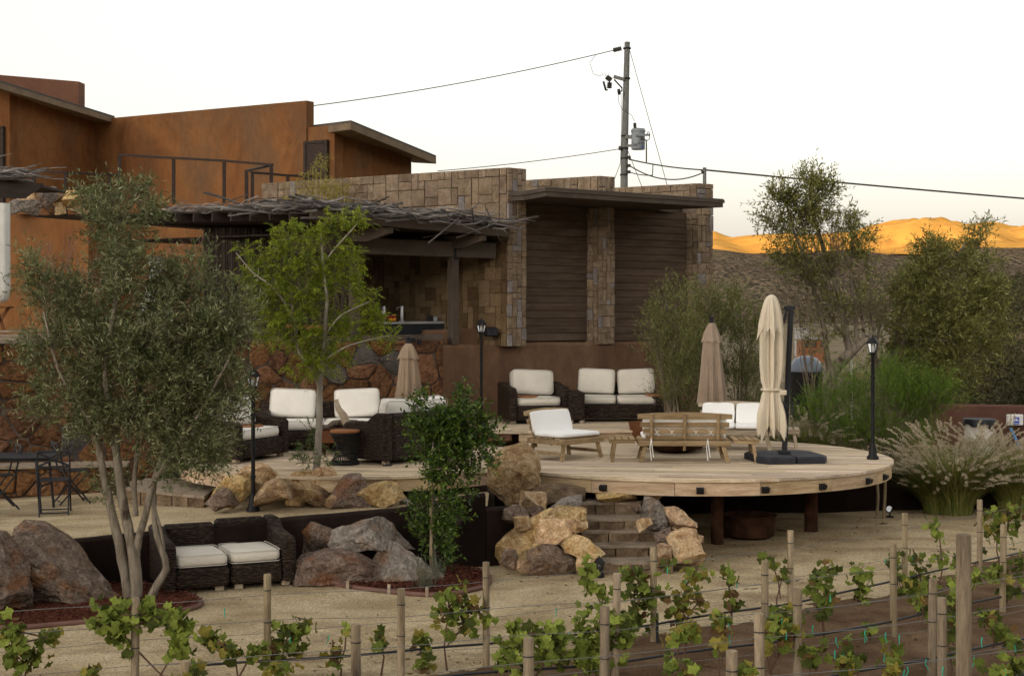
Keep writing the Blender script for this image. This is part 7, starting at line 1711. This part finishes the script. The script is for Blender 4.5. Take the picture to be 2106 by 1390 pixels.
# leaves
def leaf_mesh(seed, mt):
    r = random.Random(seed); n = 20; ring = []
    for i in range(n):
        a = -math.pi/2+2*math.pi*(i+.5)/n
        lob = {0: .35}.get(i, None)
        base = .42+.10*math.cos(5*(a-math.pi/2))+.05*(-1)**i*1.0
        if abs((a+math.pi/2+math.pi) % (2*math.pi)-math.pi) < .35: base *= .45          # notch at the stalk
        base *= r.uniform(.92, 1.08); x = math.cos(a)*base; y = math.sin(a)*base+.12
        z = -.35*(x*x+y*y)+.06*math.cos(5*a)+r.uniform(-.02, .02)+.12*abs(x); ring.append(V3((x, y, z)))
    v = ring+[V3((p.x*.5, p.y*.5, p.z*.5+.02)) for p in ring]+[V3((0, .02, .03))]
    f = [(i, (i+1) % n, n+(i+1) % n, n+i) for i in range(n)]+[(n+i, n+(i+1) % n, 2*n) for i in range(n)]
    return MB().add(v, f).mesh('leaf', MATS[mt], 80)
def leaf_mesh_small(seed, mt):
    r = random.Random(seed); ring = []
    n = 15
    for i in range(n):
        a = -math.pi/2+2*math.pi*(i+.5)/n; base = .46+.075*math.cos(5*(a-math.pi/2))+r.uniform(-.05, .05)
        if i in (0, n-1): base *= .55
        x = math.cos(a)*base; y = math.sin(a)*base+.1; ring.append(V3((x, y, -.5*(x*x+y*y)*r.uniform(.4, 1.4)+.18*abs(x)+.05*math.cos(5*a))))
    v = ring+[V3((0, 0, .05))]; return MB().add(v, [(i, (i+1) % n, n) for i in range(n)]).mesh('leaf', MATS[mt], 80)
LM = {k: [leaf_mesh_small(s*10+i, k) for i in range(3)] for s, k in enumerate(('vine_green', 'vine_lime', 'vine_dark', 'vine_yellow', 'vine_brown'))}
def vine(row, k, basepx, clusters, tone='mix', lab=''):
    Y = rowY(row, basepx); x = xof(basepx, Y); z0 = gh(x, Y); r = random.Random(basepx*3+ord(row))
    t = thing('grapevine', 'grapevine %s, %s of %s' % (lab, ORD[k], NAMES[row]), 'grapevine', (x, Y, z0), 0, 'grapevines')
    m = MB(); bp = V3((0, 0, -.02)); cs = []
    for (cx_, cy_, rx, ry, n_) in clusters:
        Yc = rowY(row, cx_); c_ = at(cx_, cy_, Yc)-V3((x, Y, z0)); cs.append((c_, rx/F*Yc, ry/F*Yc, n_))
    cs.sort(key=lambda q: q[0].z)
    for i, (c_, rx, ry, n_) in enumerate(cs):
        st = bp if i == 0 else cs[0][0]*.5 if i == 1 else cs[i-1][0]
        if c_.z < .08: continue
        mid = st.lerp(c_, .5)+V3((r.uniform(-.04, .04), r.uniform(-.03, .03), 0)); top = c_+V3((r.uniform(-.3, .3)*rx, 0, ry*.6)); m.tube([st, mid, c_, top], [.011 if i == 0 else .007, .008, .006, .003], 5)
    if not m.v: m.tube([bp, V3((0, 0, .2))], [.01, .006], 5)
    m.build('stem', MATS['vine_wood'], t, smooth=60)
    tones = {'mix': ['vine_green']*6+['vine_lime']*2+['vine_dark']*4+['vine_yellow']*2+['vine_brown'], 'lime': ['vine_lime']*5+['vine_green']*3+['vine_dark'], 'dark': ['vine_dark']*5+['vine_green']*4+['vine_lime']+['vine_brown'], 'yellow': ['vine_yellow']*4+['vine_lime']*2+['vine_green']*3+['vine_brown']*2}[tone]
    S = .038
    for c_, rx, ry, n_ in cs:
        for j in range(n_):
            p = c_+V3((r.gauss(0, .52)*rx, r.gauss(0, .06), r.gauss(-.05, .58)*ry))
            if p.z < .02: p.z = .02+r.random()*.05
            s = S*r.uniform(.75, 1.5); e = Euler((R(r.gauss(48, 30)), R(r.gauss(0, 32)), R(r.gauss(0, 55))), 'XYZ').to_matrix().to_4x4()
            e = Matrix.Rotation(R(r.gauss(0, 55)), 4, 'Z') @ Matrix.Rotation(R(r.gauss(58, 38)), 4, 'X') @ Matrix.Rotation(R(r.gauss(180, 40)), 4, 'Z')
            inst('leaf', LM[r.choice(tones)][r.randrange(3)], t, Matrix.Translation(p) @ e @ Matrix.Scale(s*2, 4))
    if r.random() < .6:
        c_ = cs[-1][0]; MB().box((c_.x+r.uniform(-.08, .08), -.06, c_.z-r.uniform(.0, .1)), (.008, .006, .06), 0, Matrix.Rotation(R(r.uniform(-15, 15)), 3, 'Y')).build('tie', MATS['green_tie'], t)
VI = {
 'A': [(580, [(590, 1312, 44, 32, 40), (560, 1345, 26, 22, 18), (620, 1290, 22, 20, 14)], 'mix', 'with ragged green leaves'), (700, [(688, 1352, 16, 34, 20), (712, 1300, 9, 16, 8)], 'yellow', 'thin and yellowing'), (783, [(782, 1312, 18, 20, 14)], 'mix', 'with one small tuft on a thin stem'), (872, [(868, 1318, 22, 18, 14), (876, 1345, 16, 26, 14)], 'mix', 'with a short narrow tuft'),
       (920, [(935, 1232, 38, 28, 34), (960, 1262, 44, 32, 40), (920, 1275, 24, 26, 18)], 'mix', 'broad with olive-green leaves'), (1235, [(1212, 1172, 14, 26, 14), (1222, 1212, 22, 24, 18), (1240, 1228, 16, 20, 10)], 'lime', 'slender with lime leaves before the stairs'), (1310, [(1300, 1178, 28, 18, 22), (1320, 1215, 44, 34, 50), (1310, 1262, 34, 28, 26), (1375, 1160, 16, 12, 8)], 'dark', 'bushy and dark in front of the stairs'),
       (1425, [(1425, 1182, 30, 20, 24), (1405, 1228, 22, 26, 22), (1395, 1268, 20, 24, 16), (1440, 1235, 14, 24, 10)], 'yellow', 'with yellow-brown leaves right of the stairs'), (1502, [(1500, 1180, 16, 16, 12), (1500, 1215, 12, 18, 10), (1505, 1240, 14, 10, 6)], 'mix', 'with a single upright tuft'), (1600, [(1588, 1158, 22, 14, 14), (1610, 1185, 12, 14, 8)], 'mix', 'with a small leaning tuft'),
       (1690, [(1700, 1172, 28, 16, 18), (1680, 1200, 18, 24, 16), (1695, 1238, 14, 18, 10)], 'mix', 'with leaves in three tiers'), (1765, [(1768, 1175, 30, 20, 26), (1772, 1215, 16, 26, 16)], 'lime', 'with a full green head'), (1845, [(1835, 1150, 20, 18, 14), (1850, 1200, 16, 26, 14)], 'mix', 'behind a post'), (1895, [(1880, 1140, 10, 18, 8), (1895, 1190, 30, 36, 36)], 'dark', 'dense and low'),
       (1930, [(1922, 1078, 18, 20, 14), (1932, 1105, 12, 12, 6), (1938, 1142, 24, 14, 14)], 'lime', 'with a tall lime shoot'), (2060, [(2040, 1060, 26, 20, 20), (2075, 1070, 40, 34, 44), (2050, 1095, 24, 30, 24), (2100, 1050, 20, 24, 16)], 'mix', 'largest at the right edge')],
 'B': [(20, [(12, 1290, 30, 24, 20), (30, 1325, 40, 34, 34), (95, 1310, 24, 20, 16), (60, 1355, 40, 28, 28)], 'mix', 'at the left edge'), (180, [(182, 1372, 14, 14, 8)], 'mix', 'tiny at the ground'), (300, [(235, 1262, 36, 30, 44), (300, 1262, 40, 22, 34), (250, 1300, 26, 34, 26), (350, 1275, 34, 24, 30), (372, 1315, 26, 36, 34), (200, 1285, 22, 14, 10)], 'lime', 'arched and leafy around the first post'),
       (460, [(440, 1312, 24, 18, 18), (470, 1335, 26, 14, 16), (520, 1340, 34, 10, 16)], 'mix', 'running low along the wire'), (640, [(578, 1375, 34, 18, 18)], 'yellow', 'low and yellow'), (1080, [(1060, 1300, 24, 24, 18), (1050, 1345, 34, 30, 30), (1125, 1300, 44, 26, 44), (1130, 1345, 60, 34, 60)], 'lime', 'big and bushy in the middle'),
       (1230, [(1220, 1300, 52, 30, 52), (1270, 1300, 40, 30, 36), (1210, 1350, 60, 34, 56), (1290, 1290, 24, 20, 14), (1265, 1265, 18, 16, 12)], 'lime', 'the fullest with large green leaves'), (1485, [(1482, 1270, 22, 18, 16), (1492, 1285, 14, 16, 8)], 'yellow', 'small with yellow leaves'), (1600, [(1600, 1260, 26, 16, 20), (1640, 1265, 18, 20, 14), (1580, 1275, 14, 10, 6)], 'mix', 'with a flat leafy head'),
       (1700, [(1702, 1225, 18, 26, 16), (1690, 1260, 14, 14, 8)], 'dark', 'small and dark'), (1790, [(1790, 1290, 14, 16, 8)], 'mix', 'barely leafed'), (1880, [(1890, 1215, 26, 24, 24), (1900, 1250, 20, 14, 10)], 'mix', 'with a round head'), (1960, [(1958, 1195, 14, 20, 10), (2010, 1185, 40, 14, 26)], 'lime', 'spreading along the wire'), (2060, [(2060, 1175, 34, 20, 28), (2080, 1210, 30, 14, 16), (2100, 1160, 16, 20, 12)], 'mix', 'leafy near the right edge')],
 'C': [(390, [(392, 1378, 24, 14, 14)], 'mix', 'just reaching into the picture'), (1390, [(1400, 1310, 24, 20, 18), (1420, 1290, 18, 20, 12)], 'yellow', 'with ragged yellow-green leaves'), (1480, [(1478, 1320, 16, 14, 8)], 'yellow', 'small and yellow'), (1600, [(1600, 1310, 26, 24, 22), (1625, 1300, 18, 20, 12), (1570, 1320, 14, 16, 8)], 'yellow', 'yellow-brown beside a post'), (1760, [(1740, 1330, 14, 26, 12), (1765, 1345, 16, 14, 8)], 'mix', 'thin with few leaves'),
       (1840, [(1835, 1340, 22, 24, 18)], 'yellow', 'yellowing and short'), (1960, [(1960, 1270, 24, 40, 36), (1945, 1230, 12, 20, 8)], 'dark', 'dark behind the end post'), (2030, [(2030, 1270, 24, 20, 20), (2060, 1300, 26, 14, 14)], 'mix', 'right of the end post')],
 'D': [(1385, [(1380, 1355, 14, 16, 10), (1410, 1370, 20, 14, 12)], 'mix', 'low at the bottom edge'), (1670, [(1665, 1345, 20, 24, 16), (1695, 1330, 12, 14, 6)], 'dark', 'dark with hanging leaves'), (1745, [(1745, 1365, 26, 20, 20)], 'mix', 'cut by the bottom edge'), (2080, [(2090, 1320, 16, 24, 14), (2080, 1365, 26, 20, 18)], 'mix', 'at the right bottom')],
 'E': [(1540, [(1535, 1375, 24, 14, 12)], 'mix', 'at the bottom by the short post'), (1850, [(1840, 1375, 26, 14, 14)], 'yellow', 'yellow at the bottom edge'), (2050, [(2050, 1378, 30, 14, 16)], 'lime', 'lime green at the bottom right')]}
for row, L in VI.items():
    for k, (bpx, cl, tone, lab) in enumerate(L):
        vine(row, k, bpx, [(a, b, c_, d, int(e*1.3)) for a, b, c_, d, e in cl], tone, lab)
# plastic ties hanging on the wires
r = random.Random(12)
TI = [('A', 462, 1250), ('A', 675, 1305), ('A', 1145, 1250), ('A', 1172, 1298), ('B', 1245, 1295), ('B', 1500, 1305), ('C', 1672, 1285), ('C', 1720, 1310), ('C', 1780, 1295), ('C', 1822, 1300), ('C', 1850, 1305), ('D', 1866, 1370), ('D', 1905, 1355), ('D', 2003, 1350), ('B', 2062, 1260), ('D', 2020, 1310), ('E', 1940, 1370)]
for k, (row, px, py) in enumerate(TI):
    Y = rowY(row, px); p = at(px, py, Y); m = MB(); m.tube([(0, 0, .0), (r.uniform(-.01, .01), -.005, -.035), (r.uniform(-.02, .02), -.01, -.08)], [.006, .004, .003], 4); o = m.build('plastic_tie', MATS['green_tie'], smooth=60); o.location = p
    tag(o, '%s turquoise plastic tie from the left on a wire of %s' % (ORD[sum(1 for q in TI[:k] if q[0] == row)], NAMES[row]), 'tie', 'turquoise plastic ties')

# ================================================================== litter on the gravel: small stones and dry leaves
rs = np.random.default_rng(77)
def scatter_ok(x, y): return (y < wly(min(max(x, -9), -.32))-.12 if x < -.25 else True) and y > soil_edge(x)-.3
V_ = []; F_ = []; nv_ = 0
for k in range(1500):
    x = rs.uniform(-7, 7.5); y = rs.uniform(10.5, 22.5)
    if not scatter_ok(x, y): continue
    r_ = rs.uniform(.005, .014)*(1+.6*(rs.random() < .08)); c_ = np.array([x, y, gz(x, y)+r_*.3])
    o8 = np.array([[1, 0, 0], [0, 1, 0], [-1, 0, 0], [0, -1, 0], [0, 0, .7], [0, 0, -.5]])*r_*rs.uniform(.6, 1.3, (6, 1))
    V_.append(o8+c_); F_.append(np.array([[0, 1, 4], [1, 2, 4], [2, 3, 4], [3, 0, 4], [1, 0, 5], [2, 1, 5], [3, 2, 5], [0, 3, 5]])+nv_); nv_ += 6
o = np_mesh('gravel_litter', np.concatenate(V_), np.concatenate(F_), 'rock_brown', None, 'stuff'); tag(o, 'small loose stones scattered over the gravel yard', 'stones')
V_ = []
for k in range(520):
    near = rs.random() < .6
    if near: px = rs.uniform(0, 2106); row = 'ABC'[rs.integers(0, 3)]; y = rowY(row, px)+rs.normal()*.35; x = xof(px, y)
    else: x = rs.uniform(-6, 6); y = rs.uniform(12, 20)
    if not near and not scatter_ok(x, y): continue
    if x < -.25 and y > wly(min(max(x, -9), -.32))-.12: continue
    c_ = np.array([x, y, gh(x, y)+.006]); a = rs.uniform(0, 6.28); d = np.array([math.cos(a), math.sin(a), rs.uniform(-.1, .35)])*rs.uniform(.02, .045); n_ = np.array([-math.sin(a), math.cos(a), rs.uniform(-.3, .3)])*rs.uniform(.008, .02)
    V_.append(np.stack([c_-d, c_+n_, c_+d, c_-n_]))
V_ = np.concatenate(V_); o = np_mesh('leaf_litter', V_, np.arange(len(V_)).reshape(-1, 4), 'vine_brown', None, 'stuff'); tag(o, 'dry fallen leaves on the soil and gravel', 'leaf litter')
